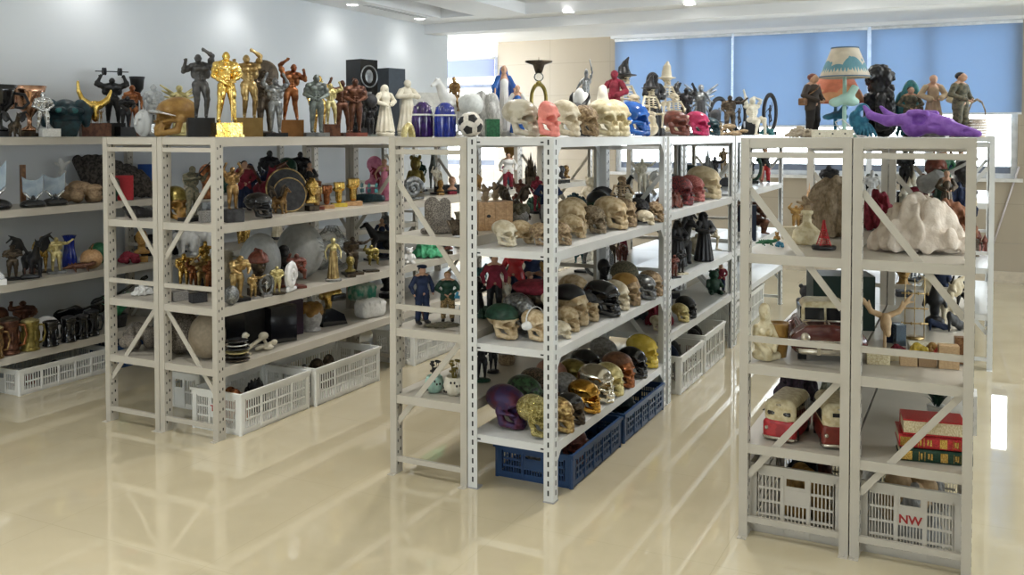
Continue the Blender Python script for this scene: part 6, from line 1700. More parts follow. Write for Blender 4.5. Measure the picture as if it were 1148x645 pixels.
low('apple', 'wooden_apple', 'ornament', 'wooden apple on the left wall rack', 102, 302, z, 29, 0, None, None, 1.)
low('ball', 'green_ball', 'ball', 'shiny green ball behind the wooden apple', 111, 296, z, 24, 0, GREEN, None, 1.)
low('rock', 'crimson_bundle', 'ornament', 'small crimson bundle seen between the left end braces', 146, 296, z, 14, 0, CRIM, None, 1.2)
low('bust', 'gold_bust', 'bust', 'gold and ochre bust seen between the left end braces', 158, 294, z, 36, 0, {'head': OCHRE, 'base': OCHRE}, None, .9)
low('pelt', 'black_bundle', 'cloth', 'black bundle against the wall seen between the left end braces', 150, 287, z, 24, 0, {'fur': BLACK}, None, .8)
low('statue', 'dark_warrior', 'figurine', 'dark bronze warrior seen left of the copper figure group', 197, 290, z, 30, 0, st(DBRONZE, BLACK), G, 1.2, ('aim', 'slab', 1.2))
# lower shelf: mugs
z = .245
G = 'metal beer mugs'
low('mug', 'beer_mug', 'mug', 'bronze relief mug cut by the left edge of the photo', 3, 402, z, 38, 10, {'body': BRONZE, 'lid': PALEG}, G, .95)
low('mug', 'beer_mug', 'mug', 'copper brown relief mug with a handle, second from the left edge', 21, 399, z, 43, -10, {'body': DCOPPER, 'handle': COPPER, 'lid': DBRONZE}, G, .95)
low('mug', 'beer_mug', 'mug', 'olive gold relief mug in front of the white plate', 40, 395, z, 37, 10, {'body': OLGOLD, 'handle': OLGOLD, 'lid': PALEG}, G, .95)
for i, (px, py, ph, lb) in enumerate(((64, 389, 28, 'short black mug nearest the white plate'), (82, 384, 30, 'black mug in the middle of the lower left shelf'), (98, 380, 28, 'black mug second from the post on the lower left shelf'), (109, 377, 30, 'black mug beside the rack post on the lower left shelf'))):
    low('mug', 'beer_mug', 'mug', lb, px, py, z, ph, 20 - 15 * i, {'body': BLACKG, 'handle': BLACK, 'lid': CHAR}, G, .95, (i != 0,))
o = low('plate', 'white_plate', 'plate', 'large white plate standing upright behind the mugs', 50, 384, z, 5, 0, None, None, 1.0, up=.09)
o.scale = (.013, .013, .018); o.rotation_euler = (PI / 2 - .2, 0, o.rotation_euler[2])
for i, (px, py, lb, rl) in enumerate(((70, 374, 'black guitar shaped ornament leaning behind the short black mugs', 1.25), (100, 367, 'second black guitar shaped ornament behind the mugs by the post', 1.05))):
    o = low('guitar', 'toy_guitar', 'ornament', lb, px, py, z, 70, 0, None, 'toy guitars', .9, roll=rl, up=.09)
low('statue', 'dark_group', 'figurine', 'dark copper figure behind the mugs near the left edge', 22, 386, z, 50, 0, st(DCOPPER, BLACK), None, 1.4, ('sit', 'slab', 1.3))
low('bust', 'dark_bust', 'bust', 'dark copper head at the left edge behind the mugs', 8, 388, z, 44, 0, {'head': DCOPPER, 'base': BLACK}, None, .9)
low('potted_plant', 'leafy_plant', 'plant', 'bright green leafy plant seen between the left end braces', 140, 366, z, 42, 0, {'leaves': LGREEN}, None, 1.)
# ---- brown skull rack and bodybuilder rack, shelves
z = 1.07
low('pelt', 'black_cloth', 'cloth', 'black cloth heap on the end of the brown skull rack', 156, 247, z, 14, 10, {'fur': BLACK}, None, 1.1)
low('skull_hat', 'golden_helmet_skull', 'skull', 'ochre skull in a golden helmet beside the camouflage soldier', 199, 249, z, 40, 30, {'skull': OCHRE, 'helmet': OLGOLD}, None, .95, ('helmet',))
low('statue', 'soldier_statue', 'figurine', 'camouflage soldier aiming a rifle upwards', 214, 250, z, 72, 40, {'figure': OLIVE, 'plinth': BLACK, 'rifle': BLACK, 'helmet': BLACK, 'base': BLACK}, None, 1.1, ('aim', 'slab', 1.15, 'rifle'))
low('bust', 'copper_bust', 'bust', 'copper gold bust right of the camouflage soldier', 233, 236, z, 52, 20, {'head': COPPER, 'base': PEWTER}, None, .85)
low('carton', 'grey_box', 'box', 'small grey box next to the soldier on the shelf end', 232, 251, z, 13, 20, GREYST, None, 1., (1.2, .8))
low('statue', 'bronze_trophy', 'trophy', 'bronze figure with raised arms on a grey box near the rack corner', 261, 249, z, 67, 20, {'figure': BRONZE, 'plinth': CHAR}, None, 1.05, ('armsup', 'block', 1.35))
low('skull_hat', 'visored_helmet', 'helmet', 'shiny black visored helmet lying on the upper shelf', 291, 245, z, 29, 60, {'skull': BLACKG, 'helmet': BLACKG}, None, 1.25, ('helmet',))
G = 'figures at the back of the upper shelf'
for px, py, ph, k, mt, lb, ar in ((278, 236, 56, 'dressed', {'coat': CRIM, 'trousers': NAVY}, 'small figure in a crimson coat behind the black helmet', ('front',)),
    (287, 233, 50, 'reaper', {'robe': NAVY}, 'small navy hooded figure behind the black helmet', ()),
    (295, 234, 56, 'dragon', {'body': CRIM, 'wings': DCOPPER}, 'dark crimson winged beast behind the black helmet', ()),
    (304, 229, 62, 'statue', st(BLACK, BLACK), 'black slender figure rising above the black helmet', ('relax', 'round', 1.1)),
    (320, 227, 54, 'bust', {'head': DGREEN, 'base': DBRONZE}, 'dark green bust behind the round shields', ()),
    (334, 226, 58, 'statue', st(BLACK, BLACK), 'black standing figure behind the smaller round shield', ('crossed', 'round', 1.3))):
    low(k, 'dark_figurine', 'figurine', lb, px, py, z, ph, 20, mt, G, 1.1, ar)
low('round_shield', 'round_shield', 'shield', 'large dark round shield with a pale rim', 319, 236, z, 49, 20, None, 'round shields', 1.0)
low('round_shield', 'round_shield', 'shield', 'smaller dark round shield right of the large one', 331, 237, z, 40, 20, None, 'round shields', 1.0)
low('dragon', 'beast_statue', 'figurine', 'bronze crouching beast in front of the round shields', 314, 239.5, z, 33, 50, {'body': BRONZE, 'wings': DBRONZE}, None, .95)
low('bust', 'gilded_bust', 'bust', 'gilded bust with an ornate helmet right of the round shields', 341, 237, z, 40, 30, {'head': GOLD, 'helmet': GOLD, 'base': DBRONZE}, None, .85, ('helmet',))
G = 'gilded fist trophies'
for px, py, ph, fm, bm, lb in ((355, 235.5, 27, LBRONZE, RUST, 'light bronze fist on a dark red block, nearest of the fists'), (366, 234, 27, COPPER, WOODL, 'copper fist on a light wooden block, second of the fists'),
                             (380, 232, 28, GOLDB, YELL, 'bright gold fist on a yellow block'), (396, 230.5, 31, GOLD, WOODL, 'large gold fist on a wooden block, farthest of the fists')):
    low('fist', 'fist_trophy', 'trophy', lb, px, py, z, ph, 8, {'fist': fm, 'base': bm}, G, .95)
low('mug', 'copper_barrel', 'mug', 'copper barrel shaped mug behind the fists', 354, 226, z, 24, 90, {'body': COPPER, 'handle': COPPER, 'lid': COPPER}, None, 1.)
low('ball', 'silver_ball', 'ball', 'grey globe high behind the fists, seen beside a post', 363, 213, z, 38, 0, GREYST, None, .8)
low('ship', 'green_ship', 'model', 'dark green ship model at the far end of the upper shelf', 415, 228.5, z, 24, 60, None, None, 1.)
low('dress_lady', 'pink_lady', 'figurine', 'lady in a long pink gown on the upper shelf', 431, 225.5, z, 47, 10, None, None, 1.15)
low('bust', 'pink_bust', 'bust', 'pink boxy ornament behind the pink gowned lady', 412, 217, z, 42, 10, {'head': PINK, 'base': PINK}, None, 1.)
z = .655
low('cloth_heap', 'white_cloth', 'cloth', 'crumpled white cloth on the end of the brown skull rack', 160, 331, z, 12, 10, {'cloth': WHITE}, None, 1.1)
G = 'copper figure group'
for i, px in enumerate((208, 217, 226, 234)):
    low('statue', 'copper_warrior', 'figurine', ('copper gold figure, leftmost of four seen between the end braces', 'second copper gold figure between the end braces', 'third copper gold figure between the end braces', 'copper figure of the row beside the slotted corner post')[i], px, 324 + i * 1.2, z, 40 - (i % 2) * 4, 10 + i * 8, st((GOLD, COPPER, LBRONZE, COPPER)[i], DBRONZE), G, 1.2, (('reach', 'rock', 1.3), ('armsup', 'rock', 1.3), ('double', 'rock', 1.3), ('crossed', 'rock', 1.3))[i])
for px, py, mt, lb in ((201, 337, GREYST, 'grey flat box on the end of the shelf below the copper figures'), (222, 339, CHAR, 'dark grey box on the end of the shelf below the copper figures')):
    low('carton', 'flat_box', 'box', lb, px, py, z, 10, 20, mt, 'flat boxes on the shelf end', 1., (1.7, 1.2))
G = 'white elephants'
low('elephant', 'white_elephant', 'figurine', 'white elephant nearest the corner post', 254, 291, z, 31, -70, None, G, .9, up=0)
low('elephant', 'white_elephant', 'figurine', 'white elephant right of the other one', 273, 289, z, 31, -70, None, G, .9)
low('ball', 'grey_sphere', 'ball', 'large grey sphere behind the helmeted bust', 297, 326, z, 67, 0, M('grey_sphere', (.40, .42, .42), .5), 'big plain spheres', .72)
low('ball', 'grey_sphere', 'ball', 'larger pale grey sphere directly left of the black lion', 331, 317, z, 66, 0, M('pale_sphere', (.50, .52, .52), .5), 'big plain spheres', .84)
G = 'sport trophies on the middle shelf'
low('ball', 'ball_trophy', 'trophy', 'grey ball on the shelf in front of the bronze player', 260, 342, z, 22, 0, PEWTER, G, .8)
low('statue', 'player_trophy', 'trophy', 'bronze bent player on a dark base near the corner post', 272, 339, z, 53, 30, {'figure': LBRONZE, 'base': BLACK, 'ball': PEWTER}, G, 1.25, ('bend', 'slab', 1.2))
low('bust', 'helmeted_bust', 'bust', 'bronze bust wearing a brown helmet behind the trophies', 292, 329, z, 54, 25, {'head': DBRONZE, 'helmet': RUST, 'base': DBRONZE}, None, .95, ('helmet',))
low('statue', 'pewter_trophy', 'trophy', 'small pewter player left of the disc trophy', 284, 335, z, 28, 20, st(LBRONZE, GREYST), G, 1.3, ('reach', 'slab', 1.2))
low('globe_wreath', 'disc_trophy', 'trophy', 'small grey disc trophy with a ring', 299, 333, z, 26, 30, {'ring': PEWTER, 'figure': SILVER, 'base': GREYST}, G, 1.1)
low('statue', 'gold_trophy', 'trophy', 'small gold standing player right of the disc trophy', 315, 330, z, 33, 20, st(PALEG, DBRONZE), G, 1.3, ('front', 'slab', 1.2))
low('snail', 'white_snake', 'figurine', 'small white coiled ornament on a black block', 329.5, 326, z, 38, 60, {'shell': WHITEG}, None, .62)
low('statue', 'red_monk', 'figurine', 'dark red seated monk behind the white coiled ornament', 332, 322, z, 44, 20, st(RUST, RUST), None, 1.3, ('sit', 'slab', 1.4))
low('lion', 'lion_statue', 'figurine', 'black maned lion on a red brown base', 354, 323, z, 51, 20, None, None, 1.05)
low('angel', 'glass_angel', 'figurine', 'clear glass winged figure with a gold body', 379, 316, z, 50, 10, {'figure': PALEG, 'dress': LBRONZE, 'wings': CLEAR, 'base': CLEAR}, None, 1.05)
low('bust', 'dark_bust', 'bust', 'small olive gold head between the glass figure and the bronze figures', 393, 311, z, 24, 20, {'head': OLGOLD, 'base': DBRONZE}, None, 1.)
low('statue', 'bronze_group', 'figurine', 'dark bronze standing figure at the far end of the middle shelf', 407, 309, z, 43, 20, st(DBRONZE, DBRONZE), None, 1.35, ('reach', 'slab', 1.2))
low('statue', 'bronze_group', 'figurine', 'dark bronze seated figure right of the standing one', 419, 305, z, 31, 20, st(OLGOLD, DBRONZE), None, 1.4, ('sit', 'slab', 1.3))
low('horse', 'black_horse', 'figurine', 'black horse standing at the back of the far rack shelf', 428, 291, z, 44, -60, {'horse': BLACK, 'base': BLACK}, None, 1.)
low('bagged', 'clear_bag', 'bag', 'clear plastic bag of objects behind the glass winged figure', 372, 303, z, 50, 0, None, 'clear plastic bags', 1.1)
z = .355
low('bagged', 'clear_bag', 'bag', 'clear plastic bag on the end of the brown skull rack', 158, 395, z, 46, 0, None, 'clear plastic bags', .95)
low('rock', 'bag_contents', 'ornament', 'spotted tan lump inside the clear plastic bag', 165, 395, z, 32, 0, SPECK, None, 1.)
low('ball', 'tan_globe', 'ball', 'speckled tan globe between the end braces of the bodybuilder rack', 207, 399, z, 50, 0, SPECK, None, 1.)
low('ball', 'tan_globe', 'ball', 'plain brownish globe close to the slotted corner post', 229, 400, z, 60, 0, M('fawn_globe', (.34, .28, .2), .6, bump=.2), None, .8)
low('disc_stack', 'dish_stack', 'dishes', 'stack of shiny dark dishes by the corner post', 266, 405, z, 25, 0, None, None, 1.05)
low('bone_dog', 'ivory_dog', 'figurine', 'ivory sitting dog right of the stacked dishes', 279, 398, z, 26, 30, None, None, .9)
low('bone_pile', 'ivory_bones', 'ornament', 'ivory bone pieces lying right of the sitting dog', 293, 393, z, 20, 15, None, None, 1.1)
for px, py, ph, mt, lb, a in ((262, 391, 46, BLACKG, 'tall black box near the corner post on the low shelf', (.7, .5)), (283, 386, 44, BLACK, 'black box behind the ivory sitting dog', (.8, .6)), (304, 382, 44, BLACKG, 'black box behind the ivory bones', (.8, .6)), (319, 377, 42, M('dark_violet_card', (.03, .012, .03), .4), 'dark violet box left of the wrapped head', (.85, .7))):
    low('carton', 'black_box', 'box', lb, px, py, z, ph, 30, mt, 'black boxes on the low shelf', 1., a)
low('head_wrapped', 'doll_head', 'bust', 'grey head with tan curls on the low shelf', 344, 372, z, 34, 20, None, None, .95)
low('helmet_trophy', 'helmet_trophy', 'trophy', 'gold visored helmet trophy on a black wedge base', 371, 364, z, 45, 30, None, None, .85)
low('pillow', 'white_pillow', 'pillow', 'white pillow lying under the green one', 413, 354, z, 20, 40, None, 'stacked pillows', .72, up=0)
low('pillow', 'green_pillow', 'pillow', 'green satin pillow on top of the white one', 408, 349, z, 18, 40, {'pillow': M('emerald_satin', (.05, .33, .22), .45, 0, (.55, .66, .58), 1.6, .1, 12)}, 'stacked pillows', .72, up=.088)
# seen through to the next bay of the same rack
z = 1.07
low('snail', 'snail_ornament', 'figurine', 'silvery grey coiled snail behind the soccer ball rack braces', 482, 226, z, 28, 30, {'shell': PEWTER}, None, 1.0)
low('bear', 'small_bear', 'figurine', 'small dark gold figure above the silvery snail', 466, 216, z, 42, 0, {'body': OLGOLD}, None, .7)
low('horse', 'sea_horse_figure', 'figurine', 'grey horse head shape above the silvery snail', 482, 214, z, 44, 0, {'horse': PATINA, 'base': WHITE}, None, .7)
low('carton', 'dark_tray', 'tray', 'flat dark tray right of the silvery snail', 503, 217, z, 10, 30, CHAR, None, 1., (3.2, 1.6))
for px, py, ph, mt, lb in ((494, 219, 17, {'head': OCHRE, 'base': BRONZE}, 'small ochre bust below the dark tray'), (507, 218, 20, {'head': SKIN, 'base': CRIM}, 'small pink and white bust right of the ochre one'), (518, 216, 22, {'head': DBRONZE, 'base': BRONZE}, 'small dark bust beside the rack post')):
    low('bust', 'tiny_bust', 'bust', lb, px, py, z, ph, 20, mt, 'tiny busts behind the stone tablets', 1.)
# ---- soccer ball rack
low('tablets', 'stone_tablets', 'ornament', 'pair of speckled round topped stone tablets on rubble', 491, 262, z, 41, 10, None, None, .95)
low('pelt', 'dark_lump', 'ornament', 'dark lump right of the stone tablets', 517, 266, z, 18, 10, {'fur': DBRONZE}, None, .8)
low('ball', 'white_ball', 'ball', 'small white ball behind the stone tablets', 511, 249, z, 17, 0, WHITE, None, 1.)
low('bone_pile', 'black_bits', 'ornament', 'black and white pieces left of the stone tablets', 464, 255, z, 22, 0, BLACK, None, 1.)
low('drawer_box', 'wooden_box', 'box', 'wooden box with three slats behind the small skull', 563, 258, z, 32, 20, None, None, 1.25)
low('bell_bottle', 'tan_figure', 'figurine', 'tan draped figure above the wooden box, left of two', 544, 252, z, 46, 10, {'body': DBONE, 'figure': DBONE}, None, .9)
low('bell_bottle', 'tan_figure', 'figurine', 'tan draped figure above the wooden box, right of two', 557, 249, z, 45, 10, {'body': DBONE, 'figure': DBONE}, None, .9)
low('cloth_heap', 'green_cloth', 'cloth', 'dark green cloth heap behind the wooden box', 567, 236, z, 20, 10, {'cloth': DGREEN}, None, .9)
low('dressed', 'cap_doll', 'figurine', 'doll in a navy cap and grey coat behind the carved skulls', 601, 252, z, 56, 10, {'coat': NAVY, 'trousers': GREYC}, None, 1.3, ('front', .12, 'cap'))
low('head_wrapped', 'dark_cave', 'ornament', 'grey arched ornament beside the capped doll', 589, 254, z, 26, 10, {'head': GREYST, 'hair': OLIVE}, None, .9)
low('potted_plant', 'green_sprig', 'plant', 'green leafy sprig behind the capped doll', 609, 246, z, 36, 10, None, None, .6)
low('dressed', 'red_figure', 'figurine', 'figure with dark hair in the far rack seen under the dancer', 630, 214, z, 42, 10, {'coat': WHITE, 'trousers': CRIM}, 'figures in the far rack', 1.2, ('relax',))
for i, (px, mt) in enumerate(((641, SKIN), (648, WHITE), (655, CHAR), (662, BRONZE))):
    low('bust', 'small_bust', 'bust', ('pale small bust in the far rack, left of a row of four', 'white small bust in the far rack, second of a row of four', 'dark small bust in the far rack, third of a row of four', 'bronze small bust in the far rack, next to the double post')[i], px, 207.5 - i * .6, z, 20, 10, {'head': mt, 'base': CHAR}, 'row of small busts in the far rack', 1.)
low('cloth_heap', 'teal_cloth', 'cloth', 'teal cloth heap below the row of small busts', 645, 231, z, 15, 0, {'cloth': DTEAL}, None, 1.)
low('torch', 'twisted_statue', 'statue', 'tall brown twisted statue far behind the wooden box', 573, 206, z, 44, 0, {'stem': OCHRE}, None, 1.3)
low('dressed', 'pastel_figure', 'figurine', 'pink and pale blue figure beside the brown twisted statue', 568, 208, z, 26, 0, {'coat': PINK, 'trousers': AQUA}, 'figures in the far rack', 1.4, ('front',))
low('castle', 'spiked_crown', 'ornament', 'dark spiked ornament beside the slotted far post', 595, 208, z, 38, 0, {'castle': DBRONZE}, None, .5)
z = .655
G = 'dressed figures on the soccer ball rack'
low('dressed', 'policeman_figure', 'figurine', 'figure in a navy uniform and cap with arms hanging', 479, 364, z, 68, 30, None, G, 1.1, ('relax', .12, 'cap'))
low('dressed', 'leopard_coat_figure', 'figurine', 'figure in a green top and leopard spotted trousers', 500, 365, z, 58, 0, {'coat': DGREEN, 'trousers': M('leopard_cloth', (.48, .33, .14), .7, 0, (.06, .035, .015), 60), 'hair': OCHRE}, G, 1.2, ('front',))
low('dressed', 'blue_dress_figure', 'figurine', 'figure in a blue jacket beside the double post', 513, 366, z, 44, 20, {'coat': AQUA, 'trousers': NAVY, 'hair': WOODB}, G, 1.2, ('sit',))
low('cloth_heap', 'mossy_ground', 'ornament', 'low olive mossy strip at the feet of the dressed figures', 500, 369, z, 4, 10, {'cloth': OLIVE}, None, 6.)
low('horse', 'small_horse', 'figurine', 'small brown horse left of the navy uniformed figure', 463, 358, z, 22, 40, {'horse': DCOPPER, 'base': OLIVE}, None, .9)
low('dressed', 'girl_figure', 'figurine', 'dark haired doll in a crimson top left of the helmeted skulls', 552, 350, z, 66, 10, {'coat': CRIM, 'trousers': BLACK}, None, 1.1, ('relax',))
low('dressed', 'red_coat_figure', 'figurine', 'tall figure in a red coat and navy trousers behind the skulls', 576, 345, z, 70, -30, {'coat': RED, 'trousers': NAVY}, None, 1.3, ('reach',))
low('dressed', 'blue_coat_figure', 'figurine', 'figure in navy clothes leaning beside the red coated one', 603, 338, z, 62, 20, {'coat': NAVY, 'trousers': NAVY}, None, 1.4, ('sit',))
low('reaper', 'black_figure', 'figurine', 'low black robed figure beside the double post', 540, 350, z, 40, 10, None, None, 1.3)
low('cloth_heap', 'green_mound', 'ornament', 'dark green mound below the crimson topped doll', 546, 357, z, 14, 10, {'cloth': DGREEN}, None, 1.0)
z = .655
for px, py, ph, k, mt, lb in ((470, 282, 26, 'bear', {'body': WHITE}, 'small white toy bear on the rack behind'), (485, 278, 24, 'cloth_heap', {'cloth': LGREEN}, 'light green satin cloth on the rack behind'), (498, 277, 20, 'bust', {'head': RUST, 'base': DBRONZE}, 'red brown bust right of the green satin cloth')):
    pass
o = put('bear', 'toy_bear', 'toy', 'small white toy bear on the rack behind the soccer ball rack', at(462, 296, .655), .11, 10, None, None)
o = put('cloth_heap', 'green_satin', 'cloth', 'light green satin cloth on the rack behind the dressed figures', at(484, 289, .655), .14, 10, {'cloth': LGREEN}, None, .9)
o = put('bust', 'brown_bust', 'bust', 'red brown bust right of the green satin cloth', at(503, 285, .655), .13, 10, {'head': RUST, 'base': DBRONZE}, None, 1.)
z = .355
low('pot_flower', 'dotted_pot', 'vase', 'pale blue dotted pot with dark flowers on the low shelf', 487, 440, z, 36, 10, {'pot': MINT, 'flowers': CHAR}, 'dotted pots', .8)
low('pot_flower', 'dotted_pot', 'vase', 'ivory dotted pot with yellow flowers on the low shelf', 509, 443, z, 40, 10, None, 'dotted pots', .8)
low('basket', 'woven_basket', 'basket', 'woven tan basket at the back of the low shelf', 568, 409, z, 20, 10, {'basket': DBONE}, None, 1.)
low('statue', 'black_figure', 'figurine', 'small black figure next to the double post on the low shelf', 540, 428, z, 46, 10, st(BLACK, DGREEN), None, 1.2, ('relax', 'rock', 1.1))
low('statue', 'dark_chess_figure', 'figurine', 'small dark figure left of the woven basket', 553, 418, z, 34, 10, st(BLACK, BLACK), None, 1.2, ('crossed', 'round', 1.1))
# ---- skull rack
z = 1.031
G = 'skulls on the upper skull shelf'
def sk(k, lb, px, py, ph, rot, mats=None, sx=1.1, args=(), up=0.): return low(k, 'skull_model', 'skull', lb, px, py, z, ph, rot, mats, G, sx, args, up=up)
sk('skull', 'pale bone skull facing right at the front edge, in front of the wooden box', 566, 276, 29, 40, PBONE, 1.2)
sk('skull', 'tan broken skull touching the pale bone skull', 587, 273, 26, 50, BONE, 1.1, (0, 0))
sk('skull', 'dark carved skull left of the slotted corner post', 606, 275, 26, 45, DBONE, 1.15, (1, 2))
sk('skull', 'carved dark skull just right of the slotted corner post', 629, 275, 26, 60, DBONE, 1.0, (1, 2))
sk('skull', 'tan jawless skull lying low at the shelf edge, second after the post', 642, 266.5, 26, 64, BONE, 1.1, (0, 0))
sk('skull', 'tan skull at the back behind the jawless one', 632, 262, 40, 60, BONE, 1.0)
sk('skull', 'tan skull at the back, right of another tan one', 645, 257, 36, 60, BONE, 1.0)
sk('skull', 'grey carved skull in the middle of the upper skull shelf', 661, 262, 32, 60, M('carved_grey_bone', (.36, .29, .19), .6, 0, (.17, .12, .07), 16, .6), 1.1, (1, 2))
sk('skull', 'large tan skull with open jaw right of the grey carved one', 686, 257, 37, 62, BONE, 1.15)
sk('skull', 'brown tan skull directly behind the large open jawed one', 700, 253, 33, 60, DBONE, 1.1)
sk('skull', 'pale low skull without jaw near the right end of the shelf', 717, 251, 18, 66, PBONE, 1.2, (0, 0))
sk('skull', 'small dark carved skull at the right end of the upper shelf', 727, 249, 25, 60, DBONE, 1.0, (1, 2))
sk('skull', 'dark carved skull at the back near the right end', 716, 243, 30, 50, CHAR, 1.1, (1, 1))
sk('skull_hat', 'skull in a round black hat at the back, right of the double post', 692, 240, 36, 30, {'skull': DGREEN, 'hat': BLACK}, 1.0, ('bandana',))
low('skeleton', 'praying_skeleton', 'figurine', 'tall bone skeleton standing at the back of the upper skull shelf', 703, 239, z, 56, 30, {'skeleton': DBONE}, None, 1.35, (True, '', 'skull'))
low('cloth_heap', 'striped_cloth', 'cloth', 'olive striped bundle right of the double post', 682, 240, z, 22, 10, {'cloth': OLIVE}, None, .8)
o = low('plate', 'black_disc', 'plate', 'black round disc standing behind the corner post', 630, 240, z, 6, 0, BLACK, None, 1., up=.10)
o.scale = (.016, .016, .02); o.rotation_euler = (PI / 2 - .15, 0, .9)
z = .627
G = 'skulls on the middle skull shelf'
sk('skull_hat', 'skull in a dark green army helmet at the front edge', 566, 379, 39, 45, {'skull': BONE, 'helmet': DGREEN}, 1.2, ('helmet',))
sk('skull_hat', 'skull wearing white headphones beside the corner post', 600, 381, 38, 45, {'skull': BONE}, 1.05, ('phones',))
sk('skull_hat', 'skull with a crimson beret behind the army helmet', 578, 366, 54, 40, {'skull': DBRONZE, 'beret': CRIM}, 1.1, ('beret',))
sk('skull', 'dark silver patterned skull between the beret and the headphones', 590, 372, 45, 40, PEWTER, 1.05, (1, 1))
sk('skull_hat', 'pale double skull stacked one on another beside the post', 611, 374, 50, 40, {'skull': PBONE, 'upper_skull': PBONE}, .9, ('skull',))
sk('skull_hat', 'skull in a black bandana right of the corner post', 640, 364, 46, 62, {'skull': BONE, 'bandana': BLACK}, 1.05, ('bandana',))
sk('skull', 'bare brown skull at the front edge right of the post', 636, 371, 28, 62, BONE, 1.1)
sk('skull', 'pale skull fragments at the shelf edge right of the post', 626, 378, 20, 60, PBONE, 1.2, (0, 0))
sk('skull_hat', 'brown skull in a grey cap left of the shiny black one', 657, 360, 33, 62, {'skull': BONE, 'cap': CHAR}, 1.05, ('cap',))
sk('skull', 'large shiny black skull in the middle of the shelf', 676, 354, 40, 62, BLACKG, 1.15)
sk('skull', 'round tan skull at the back above the grey cap', 645, 344, 36, 55, BONE, 1.1)
sk('skull', 'pale bone skull right of the shiny black one', 691, 347, 33, 62, PBONE, 1.05)
sk('skull_hat', 'brown skull in an ochre hat near the right end', 703, 342, 36, 60, {'skull': DBONE, 'bandana': OCHRE}, 1.05, ('bandana',))
sk('skull_hat', 'dark skull in an army helmet above the ochre hat', 706, 332, 42, 50, {'skull': DBONE, 'helmet': OLIVE}, 1.0, ('helmet',))
sk('skull', 'pewter skull near the right end of the middle shelf', 718, 333, 29, 60, PEWTER, 1.1)
sk('skull', 'tan skull last on the middle shelf before the post', 731, 328, 28, 60, DBONE, 1.1)
low('bust', 'black_bust', 'bust', 'black bust at the back of the middle shelf beside the double post', 684, 330, z, 40, 20, {'head': BLACK, 'base': BLACK}, None, .9)
low('ball', 'glass_dome', 'ornament', 'clear round dome at the back of the middle shelf', 713, 320, z, 40, 0, CLEAR, None, .9)
z = .237
G = 'metallic skulls on the low skull shelf'
sk('skull', 'dark purple glittering skull at the front of the low shelf', 560, 481, 50, 48, PURPLED, 1.18)
sk('skull', 'crumpled gold foil skull beside the corner post', 600, 487, 51, 62, FOIL, 1.0)
sk('skull', 'green and black skull behind the dark purple one', 577, 461, 44, 50, M('green_black_gloss', (.05, .12, .05), .3, 0, (.01, .012, .01), 10), 1.1)
sk('skull', 'brown patterned skull at the back left of the corner post', 598, 454, 44, 50, M('brown_pattern', (.22, .15, .11), .4, 0, (.03, .03, .02), 26), 1.1)
sk('skull', 'salmon pink skull at the back beside the corner post', 607, 444, 46, 50, M('dull_salmon', (.40, .20, .14), .5), 1.05)
sk('skull', 'small gold and bone skull right of the corner post', 626, 488, 40, 60, M('gold_bone', (.55, .40, .16), .3, .6, (.25, .15, .06), 12), 1.0)
sk('skull_hat', 'small dark bronze skull group in front of the copper gold one', 643, 475, 34, 62, {'skull': DBRONZE, 'bandana': BLACKG}, 1.1, ('bandana',))
sk('skull', 'copper gold shiny skull left of the silver one', 655, 460, 38, 64, M('copper_gold', (.60, .34, .07), .18, 1., (.42, .22, .04), 6), 1.12)
sk('skull', 'mirror silver skull in the middle of the low shelf', 675, 450, 42, 64, M('warm_silver', (.72, .68, .58), .16, 1., (.6, .55, .44), 6), 1.1)
sk('skull', 'olive gold skull behind the copper gold one', 640, 442, 38, 55, OLGOLD, 1.15)
sk('skull', 'greenish gold skull just right of the silver one', 686, 443, 36, 62, PALEG, 1.05)
sk('skull', 'pale grey skull at the back just right of the corner post', 628, 450, 42, 55, GREYST, 1.0)
sk('skull', 'navy black skull at the back behind the silver one', 662, 428, 36, 55, BLACKG, 1.15)
sk('skull_hat', 'wooden brown skull with a copper face', 692, 432, 39, 60, {'skull': COPPER, 'bandana': M('brown_leather', (.18, .08, .04), .4, 0, (.10, .04, .02), 10)}, 1.1, ('bandana',))
sk('skull', 'black chrome skull left of the yellow one', 711, 423, 34, 62, BLACKG, 1.1)
sk('skull', 'grey skull at the far back of the low shelf', 678, 413, 34, 50, GREYST, 1.1)
sk('skull', 'glossy yellow skull at the far end of the low shelf', 721, 411, 36, 62, YELL, 1.1)
# crate contents below
random.seed(21)
for (x, y0_, n, lb, mats_) in ((-1.735, 3.72, 3, 'nearest dark blue crate', (GREYST, RUST, DBONE)), (-1.735, 4.38, 3, 'second dark blue crate', (OCHRE, DTEAL, CHAR))):
    for i in range(n):
        put('skull', 'stored_skull', 'skull', '%s skull stored in the %s' % (('grey', 'red brown', 'aged bone')[i] if n and mats_[0] is GREYST else ('ochre', 'dark teal', 'charcoal')[i], lb), Vector((x + .09 * (i % 2), y0_ + i * .2, .0125)), .165, 60 - 20 * i, mats_[i], 'skulls stored in crates', 1.1)
